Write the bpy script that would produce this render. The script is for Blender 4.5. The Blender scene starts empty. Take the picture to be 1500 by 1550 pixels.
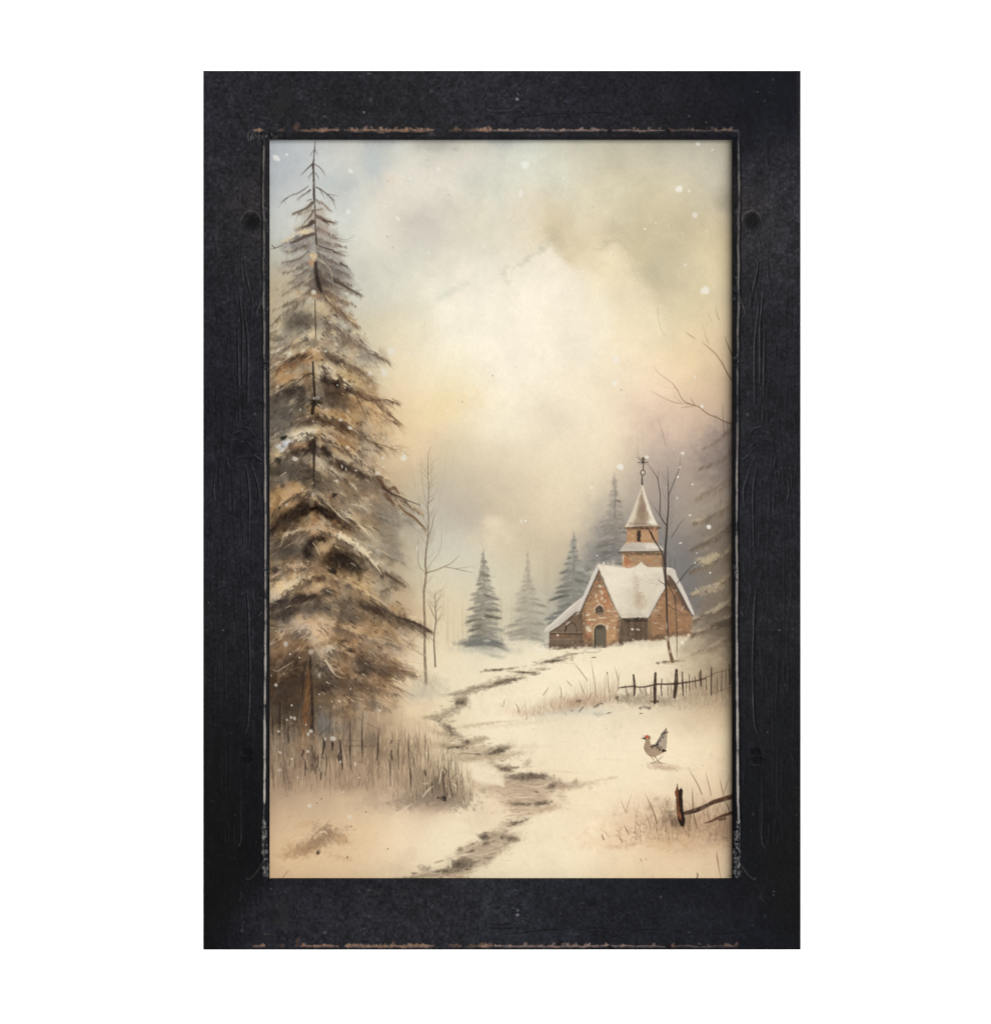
import bpy, math
import numpy as np

# ----------------------------------------------------------------------------
# Framed winter watercolour, photographed square-on before a white studio wall.
# The picture plane is X (right) / Z (up); the camera looks along +Y.
# 1 photograph pixel = 0.5 mm on the face of the frame.
# ----------------------------------------------------------------------------
U = 0.0005
ZC = 1.55
sc = bpy.context.scene

def wx(px): return (px - 750.0) * U
def wz(py): return ZC + (775.0 - py) * U

# ---- camera
DIST = 3.2
cd = bpy.data.cameras.new('camera')
cam = bpy.data.objects.new('camera', cd)
sc.collection.objects.link(cam)
cam.location = (0, -DIST, ZC)
cam.rotation_euler = (math.radians(90), 0, 0)
cd.sensor_width = 36.0
cd.lens = 36.0 * DIST / (1550 * U)
cd.clip_start = 0.05
cd.clip_end = 60
sc.camera = cam

# ---- soft room light
world = bpy.data.worlds.new('World')
sc.world = world
world.use_nodes = True
bg = world.node_tree.nodes['Background']
bg.inputs['Color'].default_value = (1.0, 1.0, 1.0, 1)
bg.inputs['Strength'].default_value = 0.38

def area(name, loc, target, sx, sy, power, col=(1, 1, 1)):
    l = bpy.data.lights.new(name, 'AREA')
    l.shape = 'RECTANGLE'; l.size = sx; l.size_y = sy; l.energy = power; l.color = col
    o = bpy.data.objects.new(name, l)
    sc.collection.objects.link(o)
    o.location = loc
    d = np.array(target, float) - np.array(loc, float)
    d /= np.linalg.norm(d)
    from mathutils import Vector
    o.rotation_euler = Vector(d).to_track_quat('-Z', 'Y').to_euler()
    return o

area('key_softbox', (2.95, -3.0, ZC + 0.55), (2.95, 0, ZC + 0.35), 5.3, 1.7, 211, (1.0, 0.998, 0.992))
area('added_wall_wash', (-1.5, 0.25, ZC + 0.2), (-0.1, 1.1, ZC), 0.5, 1.8, 32)  # unseen pair of lamps added to wash the wall white and drown the frame's shadow
area('added_wall_wash', (1.5, 0.25, ZC + 0.2), (0.1, 1.1, ZC), 0.5, 1.8, 32)

vs = sc.view_settings
sc.display_settings.display_device = 'sRGB'
vs.view_transform = 'Standard'
vs.look = 'None'
vs.exposure = 0
vs.gamma = 1
vs.use_curve_mapping = False
sc.cycles.max_bounces = 4
sc.cycles.use_denoising = True

# ---- materials
def new_mat(name):
    m = bpy.data.materials.new(name)
    m.use_nodes = True
    nt = m.node_tree
    return m, nt, nt.nodes['Principled BSDF']

def painted_mat(name, gain, rough, spec, bump, scale, strength):
    """point colours laid down by the painting engine, under a procedural tooth"""
    m, nt, b = new_mat(name)
    at = nt.nodes.new('ShaderNodeAttribute'); at.attribute_name = 'paint'
    tc = nt.nodes.new('ShaderNodeTexCoord')
    nz = nt.nodes.new('ShaderNodeTexNoise'); nz.inputs['Scale'].default_value = scale; nz.inputs['Detail'].default_value = 4
    nt.links.new(tc.outputs['Object'], nz.inputs['Vector'])
    mr = nt.nodes.new('ShaderNodeMapRange')
    mr.inputs['From Min'].default_value = .25; mr.inputs['From Max'].default_value = .75
    mr.inputs['To Min'].default_value = gain * (1 - strength); mr.inputs['To Max'].default_value = gain * (1 + strength)
    nt.links.new(nz.outputs['Fac'], mr.inputs['Value'])
    mx = nt.nodes.new('ShaderNodeVectorMath'); mx.operation = 'SCALE'
    nt.links.new(at.outputs['Color'], mx.inputs[0]); nt.links.new(mr.outputs['Result'], mx.inputs['Scale'])
    nt.links.new(mx.outputs['Vector'], b.inputs['Base Color'])
    b.inputs['Roughness'].default_value = rough
    b.inputs['Specular IOR Level'].default_value = spec
    bp = nt.nodes.new('ShaderNodeBump'); bp.inputs['Strength'].default_value = bump; bp.inputs['Distance'].default_value = 0.0004
    nt.links.new(nz.outputs['Fac'], bp.inputs['Height']); nt.links.new(bp.outputs['Normal'], b.inputs['Normal'])
    return m

M_PRINT = painted_mat('printed_paper', 0.86, .95, 0.0, .10, 900, .015)
M_FRAME = painted_mat('worn_black_paint', 0.92, .62, .07, .14, 520, .16)

m, nt, b = new_mat('bare_board')
nz = nt.nodes.new('ShaderNodeTexNoise'); nz.inputs['Scale'].default_value = 40
cr = nt.nodes.new('ShaderNodeValToRGB')
cr.color_ramp.elements[0].color = (.16, .11, .07, 1); cr.color_ramp.elements[1].color = (.26, .19, .12, 1)
nt.links.new(nz.outputs['Fac'], cr.inputs['Fac']); nt.links.new(cr.outputs['Color'], b.inputs['Base Color'])
b.inputs['Roughness'].default_value = .85
M_BOARD = m

m, nt, b = new_mat('white_wall_paint')
nz = nt.nodes.new('ShaderNodeTexNoise'); nz.inputs['Scale'].default_value = 260; nz.inputs['Detail'].default_value = 3
cr = nt.nodes.new('ShaderNodeValToRGB')
cr.color_ramp.elements[0].color = (.83, .83, .825, 1); cr.color_ramp.elements[1].color = (.87, .87, .865, 1)
nt.links.new(nz.outputs['Fac'], cr.inputs['Fac']); nt.links.new(cr.outputs['Color'], b.inputs['Base Color'])
b.inputs['Roughness'].default_value = .8
M_WALL = m

def link_mesh(name, v, f, mat, parent=None):
    me = bpy.data.meshes.new(name)
    me.from_pydata([tuple(p) for p in v], [], [tuple(q) for q in f])
    me.materials.append(mat)
    o = bpy.data.objects.new(name, me)
    sc.collection.objects.link(o)
    o.parent = parent
    return o

def box(name, x0, x1, y0, y1, z0, z1, mat, parent=None, off=(0, 0, 0)):
    v = [(x - off[0], y - off[1], z - off[2]) for x in (x0, x1) for y in (y0, y1) for z in (z0, z1)]
    f = [(0, 1, 3, 2), (4, 6, 7, 5), (0, 4, 5, 1), (2, 3, 7, 6), (0, 2, 6, 4), (1, 5, 7, 3)]
    return link_mesh(name, v, f, mat, parent)

# ---- the white wall behind
wall = box('wall', -3.5, 3.5, 1.1, 1.25, -0.6, 3.8, M_WALL)
wall['kind'] = 'structure'

# ----------------------------------------------------------------------------
# PAINTING ENGINE: the watercolour print and the worn black paint are painted
# stroke by stroke with numpy (photograph units: 1 unit = 0.5 mm) and stored as
# point colours on dense grid meshes.
# ----------------------------------------------------------------------------
rng = np.random.default_rng(7)

def _up(a, n):
    """smooth periodic upsampling of a small random grid to n x n"""
    k = a.shape[0]
    t = np.arange(n) * (k / n)
    i = np.floor(t).astype(int)
    f = t - i
    f = f * f * (3 - 2 * f)
    r = a[i % k] * (1 - f)[:, None] + a[(i + 1) % k] * f[:, None]
    return r[:, i % k] * (1 - f)[None] + r[:, (i + 1) % k] * f[None]

NS = 1536
def _field(scale):
    out = np.zeros((NS, NS), np.float32)
    amp = 1.0
    s = float(scale)
    for _ in range(4):
        k = max(2, int(round(NS / s)))
        if s < 1.5:
            break
        out += amp * _up(rng.standard_normal((k, k)).astype(np.float32), NS)
        amp *= 0.55
        s /= 2.0
    return out / out.std() * 0.5

NOISE = {s: _field(s) for s in (2, 4, 8, 16, 32, 64, 128)}

def noise(scale, h, w):
    s = min(NOISE, key=lambda q: abs(math.log(q / max(scale, 1.0))))
    f = NOISE[s]
    oy, ox = rng.integers(0, NS - 1, 2)
    yy = (np.arange(h) + oy) % NS
    xx = (np.arange(w) + ox) % NS
    return f[yy][:, xx]

def gblur(a, sig):
    r = int(3 * sig + 1)
    k = np.exp(-0.5 * (np.arange(-r, r + 1) / sig) ** 2)
    k /= k.sum()
    p = np.pad(a, r, mode='edge')
    o = np.zeros((p.shape[0], a.shape[1]), np.float32)
    for i in range(2 * r + 1):
        o += k[i] * p[:, i:i + a.shape[1]]
    q = np.zeros(a.shape, np.float32)
    for i in range(2 * r + 1):
        q += k[i] * o[i:i + a.shape[0]]
    return q

def spline(pts, n=7):
    """Catmull-Rom through the points"""
    p = np.asarray(pts, float)
    if len(p) < 3:
        return p
    p = np.vstack([2 * p[0] - p[1], p, 2 * p[-1] - p[-2]])
    out = []
    t = np.linspace(0, 1, n, endpoint=False)[:, None]
    for i in range(1, len(p) - 2):
        a, b, c, d = p[i - 1], p[i], p[i + 1], p[i + 2]
        out.append(0.5 * (2 * b + (c - a) * t + (2 * a - 5 * b + 4 * c - d) * t ** 2
                          + (3 * b - a - 3 * c + d) * t ** 3))
    out.append(p[-2][None])
    return np.vstack(out)

def rgb(c):
    return np.asarray(c, np.float32) / 255.0

class Canvas:
    def __init__(self, x0, y0, x1, y1, S, col):
        self.x0, self.y0, self.S = x0, y0, S
        self.W = int(round((x1 - x0) * S))
        self.H = int(round((y1 - y0) * S))
        self.C = np.empty((self.H, self.W, 3), np.float32)
        self.C[:] = rgb(col)
        self.Z = np.zeros((self.H, self.W), np.float32)     # relief, photo units
        self.M = {}
        self.rec = None

    def win(self, xa, ya, xb, yb):
        S = self.S
        i0 = max(0, int((xa - self.x0) * S)); i1 = min(self.W, int((xb - self.x0) * S) + 2)
        j0 = max(0, int((ya - self.y0) * S)); j1 = min(self.H, int((yb - self.y0) * S) + 2)
        if i1 <= i0 or j1 <= j0:
            return None
        X = self.x0 + (np.arange(i0, i1, dtype=np.float32) + .5) / S
        Y = self.y0 + (np.arange(j0, j1, dtype=np.float32) + .5) / S
        return slice(j0, j1), slice(i0, i1), X[None], Y[:, None]

    def put(self, js, is_, m, col, z=0.0):
        col = rgb(col)
        c = self.C[js, is_]
        m = np.clip(m, 0, 1)
        c += m[..., None] * (col - c)
        if z:
            self.Z[js, is_] += m * z
        if self.rec:
            k = self.M.setdefault(self.rec, np.zeros((self.H, self.W), np.float32))
            k[js, is_] = np.maximum(k[js, is_], m)

    def blob(self, cx, cy, rx, ry, col, a=.8, rot=0, soft=.5, n=.35, ns=None, gran=.12, z=0):
        e = (1.35 + soft * .5) * max(rx, ry) + 3
        w = self.win(cx - e, cy - e, cx + e, cy + e)
        if w is None:
            return
        js, is_, X, Y = w
        r = math.radians(rot)
        dx, dy = X - cx, Y - cy
        u = dx * math.cos(r) + dy * math.sin(r)
        v = -dx * math.sin(r) + dy * math.cos(r)
        d = np.sqrt((u / rx) ** 2 + (v / ry) ** 2)
        if ns is None:
            ns = min(rx, ry) * .9
        if n:
            d = d + n * noise(ns * self.S, *d.shape) * np.clip(d * 1.4, .25, 1)
        t = np.clip((1 + soft - d) / (2 * soft + 1e-6), 0, 1)
        m = t * t * (3 - 2 * t) * a
        if gran:
            m = m * (1 + gran * noise(2 * self.S, *d.shape) * 2)
        self.put(js, is_, m, col, z)

    def stroke(self, pts, w, col, a=.9, soft=.5, smooth=True, dry=0., z=0):
        p = spline(pts) if smooth else np.asarray(pts, float)
        n = len(p)
        if np.isscalar(w):
            w = [w, w]
        ww = np.interp(np.linspace(0, 1, n), np.linspace(0, 1, len(w)), w)
        e = max(ww) / 2 + 1.5 + soft
        win = self.win(p[:, 0].min() - e, p[:, 1].min() - e, p[:, 0].max() + e, p[:, 1].max() + e)
        if win is None:
            return
        js, is_, X, Y = win
        m = np.zeros((Y.shape[0], X.shape[1]), np.float32)
        px = 1.0 / self.S
        for k in range(n - 1):
            (ax, ay), (bx, by) = p[k], p[k + 1]
            e = max(ww[k], ww[k + 1]) / 2 + 1 + soft
            i0 = np.searchsorted(X[0], min(ax, bx) - e); i1 = np.searchsorted(X[0], max(ax, bx) + e)
            j0 = np.searchsorted(Y[:, 0], min(ay, by) - e); j1 = np.searchsorted(Y[:, 0], max(ay, by) + e)
            if i1 <= i0 or j1 <= j0:
                continue
            x = X[:, i0:i1]; y = Y[j0:j1]
            vx, vy = bx - ax, by - ay
            L = vx * vx + vy * vy + 1e-9
            t = np.clip(((x - ax) * vx + (y - ay) * vy) / L, 0, 1)
            d = np.sqrt((x - ax - t * vx) ** 2 + (y - ay - t * vy) ** 2)
            r = (ww[k] + t * (ww[k + 1] - ww[k])) / 2
            cov = np.clip((r - d) / (px + soft) + .5, 0, 1) * np.minimum(1, 2 * r / px)
            m[j0:j1, i0:i1] = np.maximum(m[j0:j1, i0:i1], cov)
        if dry:
            m = m * np.clip(1 - dry + dry * (noise(3 * self.S, *m.shape) + .6), 0, 1)
        self.put(js, is_, m * a, col, z)

    def poly(self, pts, col, a=1., soft=.8, n=0., ns=6, gran=0., z=0):
        p = np.asarray(pts, float)
        e = soft + n * 2 + 2
        win = self.win(p[:, 0].min() - e, p[:, 1].min() - e, p[:, 0].max() + e, p[:, 1].max() + e)
        if win is None:
            return
        js, is_, X, Y = win
        d = np.full((Y.shape[0], X.shape[1]), 1e9, np.float32)
        ins = np.zeros(d.shape, bool)
        for k in range(len(p)):
            (ax, ay), (bx, by) = p[k], p[(k + 1) % len(p)]
            vx, vy = bx - ax, by - ay
            t = np.clip(((X - ax) * vx + (Y - ay) * vy) / (vx * vx + vy * vy + 1e-9), 0, 1)
            d = np.minimum(d, np.hypot(X - ax - t * vx, Y - ay - t * vy))
            if ay != by:
                c = ((ay > Y) != (by > Y)) & (X < (bx - ax) * (Y - ay) / (by - ay) + ax)
                ins ^= c
        d = np.where(ins, -d, d)
        if n:
            d = d + n * noise(ns * self.S, *d.shape) * 2
        m = np.clip(.5 - d / (2 * soft), 0, 1) * a
        if gran:
            m = m * (1 + gran * noise(2 * self.S, *d.shape) * 2)
        self.put(js, is_, m, col, z)

    def at(self, x, y):
        i = int(np.clip((x - self.x0) * self.S, 0, self.W - 1))
        j = int(np.clip((y - self.y0) * self.S, 0, self.H - 1))
        return self.C[j, i] * 255

    def needles(self, path, n, L, col, a=.45, w=1.0, down=.7, along=.8, spread=.35, off=3, vary=22):
        """short hair strokes hanging off a bough"""
        p = spline(path)
        seg = np.diff(p, axis=0)
        cum = np.r_[0, np.cumsum(np.hypot(seg[:, 0], seg[:, 1]))]
        for _ in range(n):
            s = rng.random() * cum[-1]
            k = min(np.searchsorted(cum, s, 'right') - 1, len(seg) - 1)
            f = (s - cum[k]) / max(cum[k + 1] - cum[k], 1e-6)
            q = p[k] + f * seg[k] + rng.normal(0, off, 2)
            d = seg[k] / max(np.hypot(*seg[k]), 1e-6) * along + np.array([0, down]) + rng.normal(0, spread, 2)
            d /= max(np.hypot(*d), 1e-6)
            l = L * rng.uniform(.45, 1.25)
            b = q + d * l * .5 + rng.normal(0, .08 * l, 2)
            c = np.clip(np.asarray(col) + rng.normal(0, vary) * np.array([1, .97, .9]), 5, 250)
            self.stroke([q, b, q + d * l], [w, w * .8, w * .3], c, a * rng.uniform(.5, 1.2), .4)

    def hatch(self, mask, n, L, dirf, dv=24, a=.35, w=1.1, bias=0, tint=(1, .97, .9)):
        """many small strokes, each a little lighter or darker than what lies under it"""
        ys, xs = np.nonzero(mask > .5)
        if not len(ys):
            return
        for q in rng.integers(0, len(ys), n):
            x = self.x0 + (xs[q] + rng.random()) / self.S
            y = self.y0 + (ys[q] + rng.random()) / self.S
            dx, dy = dirf(x, y)
            l = L * rng.uniform(.4, 1.4)
            h = math.hypot(dx, dy) + 1e-6
            dx, dy = dx / h * l, dy / h * l
            c = np.clip(self.at(x, y) + (rng.normal(0, dv) + bias) * np.asarray(tint), 6, 250)
            j = rng.normal(0, .12 * l, 2)
            self.stroke([(x, y), (x + dx * .5 + j[0], y + dy * .5 + j[1]), (x + dx, y + dy)],
                        [w, w, w * .4], c, a, .5)

    def field(self, pts, step=8):
        """smooth colour ground through scattered colour samples (thin linear RBF)"""
        P = np.array([(x, y) for x, y, *_ in pts], float)
        V = np.array([c for _, _, *c in pts], float)
        r = np.hypot(P[:, None, 0] - P[None, :, 0], P[:, None, 1] - P[None, :, 1])
        A = np.block([[-r + 2.0 * np.eye(len(P)), np.ones((len(P), 1))],
                      [np.ones((1, len(P))), np.zeros((1, 1))]])
        B = np.vstack([V, np.zeros((1, 3))])
        wgt = np.linalg.solve(A, B)
        gx = np.arange(self.x0 - step, self.x0 + self.W / self.S + 2 * step, step)
        gy = np.arange(self.y0 - step, self.y0 + self.H / self.S + 2 * step, step)
        G = np.stack(np.meshgrid(gx, gy), -1)
        rr = np.hypot(G[..., None, 0] - P[:, 0], G[..., None, 1] - P[:, 1])
        F = -rr @ wgt[:-1] + wgt[-1]
        F = np.stack([gblur(F[..., k].astype(np.float32), 1.2) for k in range(3)], -1)
        X = self.x0 + (np.arange(self.W) + .5) / self.S
        Y = self.y0 + (np.arange(self.H) + .5) / self.S
        # a little warping so that the washes run like water
        wx = noise(128, self.H, self.W) * 14 + noise(32, self.H, self.W) * 4
        wy = noise(128, self.H, self.W) * 14 + noise(32, self.H, self.W) * 4
        tx = np.clip((X[None] + wx - gx[0]) / step, 0, len(gx) - 1.01)
        ty = np.clip((Y[:, None] + wy - gy[0]) / step, 0, len(gy) - 1.01)
        i = tx.astype(int); j = ty.astype(int)
        fx = (tx - i)[..., None]; fy = (ty - j)[..., None]
        F = F.astype(np.float32)
        self.C[:] = np.clip(((F[j, i] * (1 - fx) + F[j, i + 1] * fx) * (1 - fy)
                             + (F[j + 1, i] * (1 - fx) + F[j + 1, i + 1] * fx) * fy) / 255, 0, 1)

def bough(pts, w, snow, sa=.6, dark=(56,46,40), da=.5, lift=1.0):
    p = spline(pts, 9)
    seg = np.diff(p, axis=0); ln = np.hypot(seg[:, 0], seg[:, 1]); cum = np.r_[0, np.cumsum(ln)]
    dark = np.asarray(dark, float); snow = np.asarray(snow, float)
    def on():
        s_ = rng.random() * cum[-1]
        k = min(np.searchsorted(cum, s_, 'right') - 1, len(seg) - 1)
        return p[k] + (s_ - cum[k]) / max(ln[k], 1e-6) * seg[k], seg[k] / max(ln[k], 1e-6), s_ / cum[-1]
    for _ in range(int(cum[-1] * 1.5)):
        q, d, u = on()
        ww = w * (1 - .55 * u)
        o = rng.random() ** 1.3
        q = q + np.array([rng.normal(0, 1), o * ww * .6])
        v = d * .75 + np.array([0, .7]) + rng.normal(0, .22, 2)
        v /= np.hypot(*v)
        l = ww * rng.uniform(.35, 1.0)
        c = dark + (np.array((150, 126, 100)) - dark) * np.clip(o * .8 + rng.normal(0, .2), 0, 1)
        PR.stroke([q, q + v * l * .5 + rng.normal(0, .6, 2), q + v * l], [rng.uniform(1., 2.2), 1.2, .3], c, da * rng.uniform(.4, 1.1), .6)
    ph, pw = rng.uniform(0, 6), rng.uniform(5, 9)
    for _ in range(int(cum[-1] * 1.35 * lift)):
        q, d, u = on()
        if math.sin(u * cum[-1] / pw + ph) + rng.normal(0, .45) < -.05:
            continue
        ww = w * (1 - .5 * u)
        q = q + np.array([rng.normal(0, 2), rng.normal(-.05, .17) * ww])
        v = d + rng.normal(0, .16, 2) + np.array([0, .08])
        l = rng.uniform(2.5, 8)
        c = np.clip(snow + rng.normal(0, 11) * np.array([1, 1.02, 1.06]), 0, 246)
        PR.stroke([q, q + v * l * .5, q + v * l], [rng.uniform(1.2, 3.2), 2, .4], c, sa * rng.uniform(.35, 1.0), .7)
PR = Canvas(408, 211, 1110, 1331, 1.0, (235, 220, 190))
BASE = []
def row(y, *items):
    for x, r, g, b in items:
        BASE.append((x, y, r, g, b))
row(212, (410,187,192,196),(455,194,197,197),(480,200,203,199),(530,211,209,199),(575,197,200,196),(620,210,208,195),(660,196,194,182),(720,212,207,190),(765,196,198,188),(800,203,205,190),(850,205,201,180),(900,195,190,168),(960,190,185,160),(1010,182,177,155),(1060,186,180,158),(1108,188,180,158))
row(240, (412,189,194,198),(450,193,197,199),(500,202,204,199),(540,213,211,199),(575,198,203,200),(620,219,215,200),(680,222,215,199),(720,222,216,200),(760,213,212,197),(800,211,212,196),(840,213,209,188),(900,200,194,170),(960,196,188,164),(1020,192,186,163),(1070,192,186,165),(1108,190,182,160))
row(285, (412,195,199,200),(450,199,202,200),(510,203,206,199),(545,205,208,200),(590,224,216,199),(650,224,217,201),(700,223,216,200),(740,214,213,197),(770,214,212,192),(800,223,217,196),(840,212,209,188),(870,213,208,183),(910,217,205,174),(960,206,195,163),(1020,208,195,164),(1070,195,186,162),(1108,195,184,158))
row(335, (412,204,207,201),(450,208,207,197),(520,207,208,199),(560,216,213,200),(600,224,216,199),(640,214,208,194),(680,219,213,192),(720,222,214,190),(760,226,218,194),(800,228,214,187),(830,222,208,176),(850,210,195,162),(890,227,210,178),(930,216,201,167),(970,203,190,156),(1020,203,188,155),(1070,204,189,155),(1108,205,188,155))
row(375, (412,199,200,187),(450,195,194,185),(520,212,209,194),(560,221,216,199),(600,221,215,198),(640,214,209,194),(680,222,216,193),(720,225,219,197),(770,229,220,196),(810,230,218,192),(850,217,200,163),(890,221,205,168),(930,215,198,161),(955,200,187,152),(1010,196,183,149),(1060,208,191,154),(1108,208,190,152))
row(410, (412,200,190,168),(540,208,206,192),(580,219,214,196),(620,214,210,192),(660,226,219,198),(700,234,226,205),(740,232,225,204),(780,238,229,207),(830,243,233,212),(870,230,213,176),(910,225,208,170),(945,218,201,163),(970,199,187,156),(1010,203,190,158),(1060,213,197,158),(1108,208,190,152))
row(450, (412,198,182,150),(560,208,205,190),(600,217,213,193),(640,230,225,202),(680,235,229,207),(720,241,234,214),(800,243,233,211),(850,243,231,205),(900,240,225,191),(940,232,215,180),(970,212,197,162),(1000,203,188,156),(1050,213,197,160),(1108,210,192,158))
row(490, (412,186,172,142),(560,214,204,175),(600,221,210,182),(640,233,224,197),(690,242,234,212),(760,244,235,213),(850,244,231,205),(910,243,228,196),(960,238,220,184),(995,228,209,172),(1015,209,195,159),(1055,217,199,160),(1108,214,194,156))
row(530, (412,180,162,130),(560,206,196,168),(600,234,218,184),(640,240,226,196),(690,242,233,207),(760,244,234,212),(850,243,230,204),(930,242,226,197),(990,238,217,184),(1040,233,210,168),(1090,225,201,162),(1108,220,196,158))
row(575, (412,170,150,120),(570,216,196,160),(600,234,213,175),(640,240,222,185),(690,240,224,187),(760,243,233,210),(850,243,230,204),(930,241,224,194),(990,236,213,182),(1040,224,197,162),(1090,208,182,148),(1108,205,178,145))
row(620, (412,150,138,120),(600,228,204,164),(630,238,216,174),(680,238,217,173),(720,242,226,193),(770,243,231,205),(820,238,225,199),(840,231,217,192),(890,240,225,196),(950,236,214,186),(1000,216,190,166),(1060,203,178,152),(1108,194,168,142))
row(660, (412,150,135,112),(600,226,201,160),(640,232,208,168),(690,238,221,187),(740,241,227,198),(790,241,229,202),(830,233,219,193),(890,239,223,195),(950,232,211,182),(1000,212,187,163),(1050,188,165,145),(1090,168,148,130),(1108,158,138,122))
row(695, (412,150,132,108),(620,226,201,163),(650,222,202,167),(700,222,206,176),(760,225,209,181),(810,232,216,187),(860,238,222,193),(920,232,214,184),(980,212,190,165),(1020,190,168,150),(1060,175,156,140),(1108,150,134,118))
row(730, (412,160,138,108),(620,212,188,152),(650,206,192,165),(700,212,197,170),(760,218,202,173),(810,226,208,178),(860,233,216,185),(910,222,205,177),(950,196,180,158),(1000,172,156,142),(1050,170,154,138),(1090,158,143,126),(1108,150,134,118))
row(765, (412,165,140,108),(620,190,176,150),(650,195,186,167),(690,195,183,163),(740,200,185,161),(780,212,196,168),(830,225,207,176),(880,222,205,176),(920,190,178,158),(1000,160,149,138),(1050,165,150,134),(1108,150,136,116))
row(800, (412,150,125,95),(610,186,174,150),(650,204,197,177),(690,198,188,168),(735,210,195,170),(760,224,206,176),(800,206,190,162),(840,209,191,162),(880,205,190,165),(920,168,160,146),(1010,148,140,132),(1050,158,145,130),(1108,140,126,106))
row(840, (412,140,118,92),(610,196,182,155),(650,206,201,181),(700,209,204,184),(745,215,205,178),(770,214,200,172),(810,205,191,164),(850,196,182,157),(890,160,154,142),(930,120,117,115),(1020,128,124,121),(1060,140,130,118),(1108,140,124,102))
row(875, (412,170,145,115),(600,190,172,142),(640,213,203,176),(700,214,206,180),(760,212,205,181),(800,204,193,166),(840,196,183,158),(880,158,152,140),(1040,120,116,112),(1065,126,118,108),(1108,138,122,100))
row(910, (412,170,145,115),(600,188,166,134),(640,220,204,174),(690,224,210,180),(750,218,207,180),(790,205,196,172),(830,190,182,161),(870,166,160,147),(1055,130,122,114),(1108,130,114,94))
row(950, (412,160,135,105),(600,190,160,125),(640,221,201,167),(690,225,207,174),(750,214,203,176),(790,204,194,168),(820,182,177,160),(1060,150,136,118),(1108,128,112,92))
row(985, (412,140,118,94),(600,196,170,138),(640,233,215,183),(690,228,212,180),(735,204,198,178),(780,224,212,184),(830,236,221,190),(880,238,224,193),(950,234,218,186),(1000,224,208,178),(1050,184,166,140),(1108,146,128,106))
row(1015, (412,120,100,80),(590,196,170,138),(640,226,208,176),(690,239,224,193),(750,241,227,196),(820,244,231,202),(900,243,230,200),(970,242,227,197),(1020,236,219,188),(1070,190,170,142),(1108,165,145,118))
row(1045, (412,110,94,78),(590,212,186,150),(640,226,206,172),(690,240,225,193),(750,243,229,198),(820,244,230,200),(900,242,228,198),(960,232,216,186),(1010,214,196,168),(1060,186,166,138),(1108,164,142,114))
row(1080, (412,104,92,78),(590,196,170,136),(630,234,211,174),(680,231,212,178),(740,244,229,199),(820,242,227,196),(870,226,212,184),(930,228,212,184),(1000,236,218,187),(1060,216,196,164),(1108,196,172,138))
row(1115, (412,120,104,86),(590,190,164,130),(630,222,197,160),(680,228,208,174),(740,243,228,198),(820,244,229,199),(900,244,228,198),(1000,241,224,193),(1060,236,217,183),(1108,218,198,164))
row(1150, (412,160,136,112),(500,150,128,104),(590,184,158,126),(630,212,186,152),(690,226,206,172),(740,236,219,187),(820,241,225,194),(900,243,226,195),(1000,242,224,193),(1060,238,219,185),(1108,222,200,166))
row(1190, (412,186,158,130),(500,182,154,126),(570,176,150,124),(630,190,166,140),(690,206,184,154),(740,232,212,180),(850,236,217,185),(950,243,226,195),(1020,238,218,185),(1070,230,208,174),(1108,218,193,158))
row(1225, (412,212,182,148),(470,205,178,146),(540,212,186,152),(600,216,190,158),(650,206,180,152),(700,236,216,184),(760,234,213,182),(850,240,221,189),(950,241,221,188),(1000,230,206,172),(1050,205,180,150),(1108,200,174,142))
row(1260, (412,220,190,152),(470,222,192,154),(540,226,198,160),(600,240,217,182),(680,244,227,195),(760,240,221,189),(850,245,228,196),(920,242,221,186),(980,226,198,162),(1040,200,170,138),(1108,198,170,138))
row(1290, (412,226,194,154),(470,228,198,158),(540,234,206,168),(600,241,218,182),(680,244,227,195),(760,242,224,192),(850,246,229,197),(920,240,218,182),(980,234,208,170),(1040,226,199,162),(1108,222,195,160))
row(1329, (412,222,189,148),(470,228,198,158),(540,230,202,164),(600,236,212,176),(680,236,216,182),(760,244,227,194),(850,245,227,194),(920,240,217,180),(980,238,213,175),(1040,242,220,184),(1108,224,200,166))
PR.field(BASE)

# ---- watercolour blooms and drying edges in the sky
def edge(pts, col, a, w=5, ragged=2.5):
    p = spline(pts, 10)
    for k in range(len(p) - 1):
        q = p[k] + rng.normal(0, ragged, 2)
        PR.blob(q[0], q[1], rng.uniform(.6, 1.5) * w, rng.uniform(.4, .9) * w, col, a * rng.uniform(.4, 1), rng.uniform(-60, 60), .8, .6, 4)
# cream cloud mass reserved against the greyer sky
PR.poly([(668,452),(690,436),(720,428),(752,427),(764,415),(766,406),(790,399),(800,388),(818,382),(827,372),(846,380),(856,392),(868,400),(905,420),(930,470),(900,560),(760,560),(690,520),(664,500),(660,470)], (244,234,212), .55, 9, 3.5, 14)
PR.poly([(764,426),(768,408),(790,401),(803,390),(818,384),(826,374),(846,381),(858,400),(880,430),(840,470),(770,460)], (244,234,212), .5, 6, 3.5, 9)
PR.poly([(686,405),(700,402),(714,410),(708,426),(694,424)], (242,233,212), .6, 4, 2, 6)
edge([(764,428),(765,408),(792,398),(802,388),(818,380),(826,370),(838,362)], (196,192,168), .22, 4, 2.6)
edge([(835,345),(838,355),(844,362)], (200,186,154), .3, 7, 5)
edge([(660,452),(672,446),(690,436),(712,430)], (222,220,200), .5, 4, 2)
PR.poly([(845,382),(880,378),(912,374),(918,366),(930,364),(943,367),(950,380),(956,398),(966,424),(985,445),(1000,470),(1003,500),(1010,520),(960,520),(900,450),(868,402)], (239,224,192), .45, 10, 3.5, 16)
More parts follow.
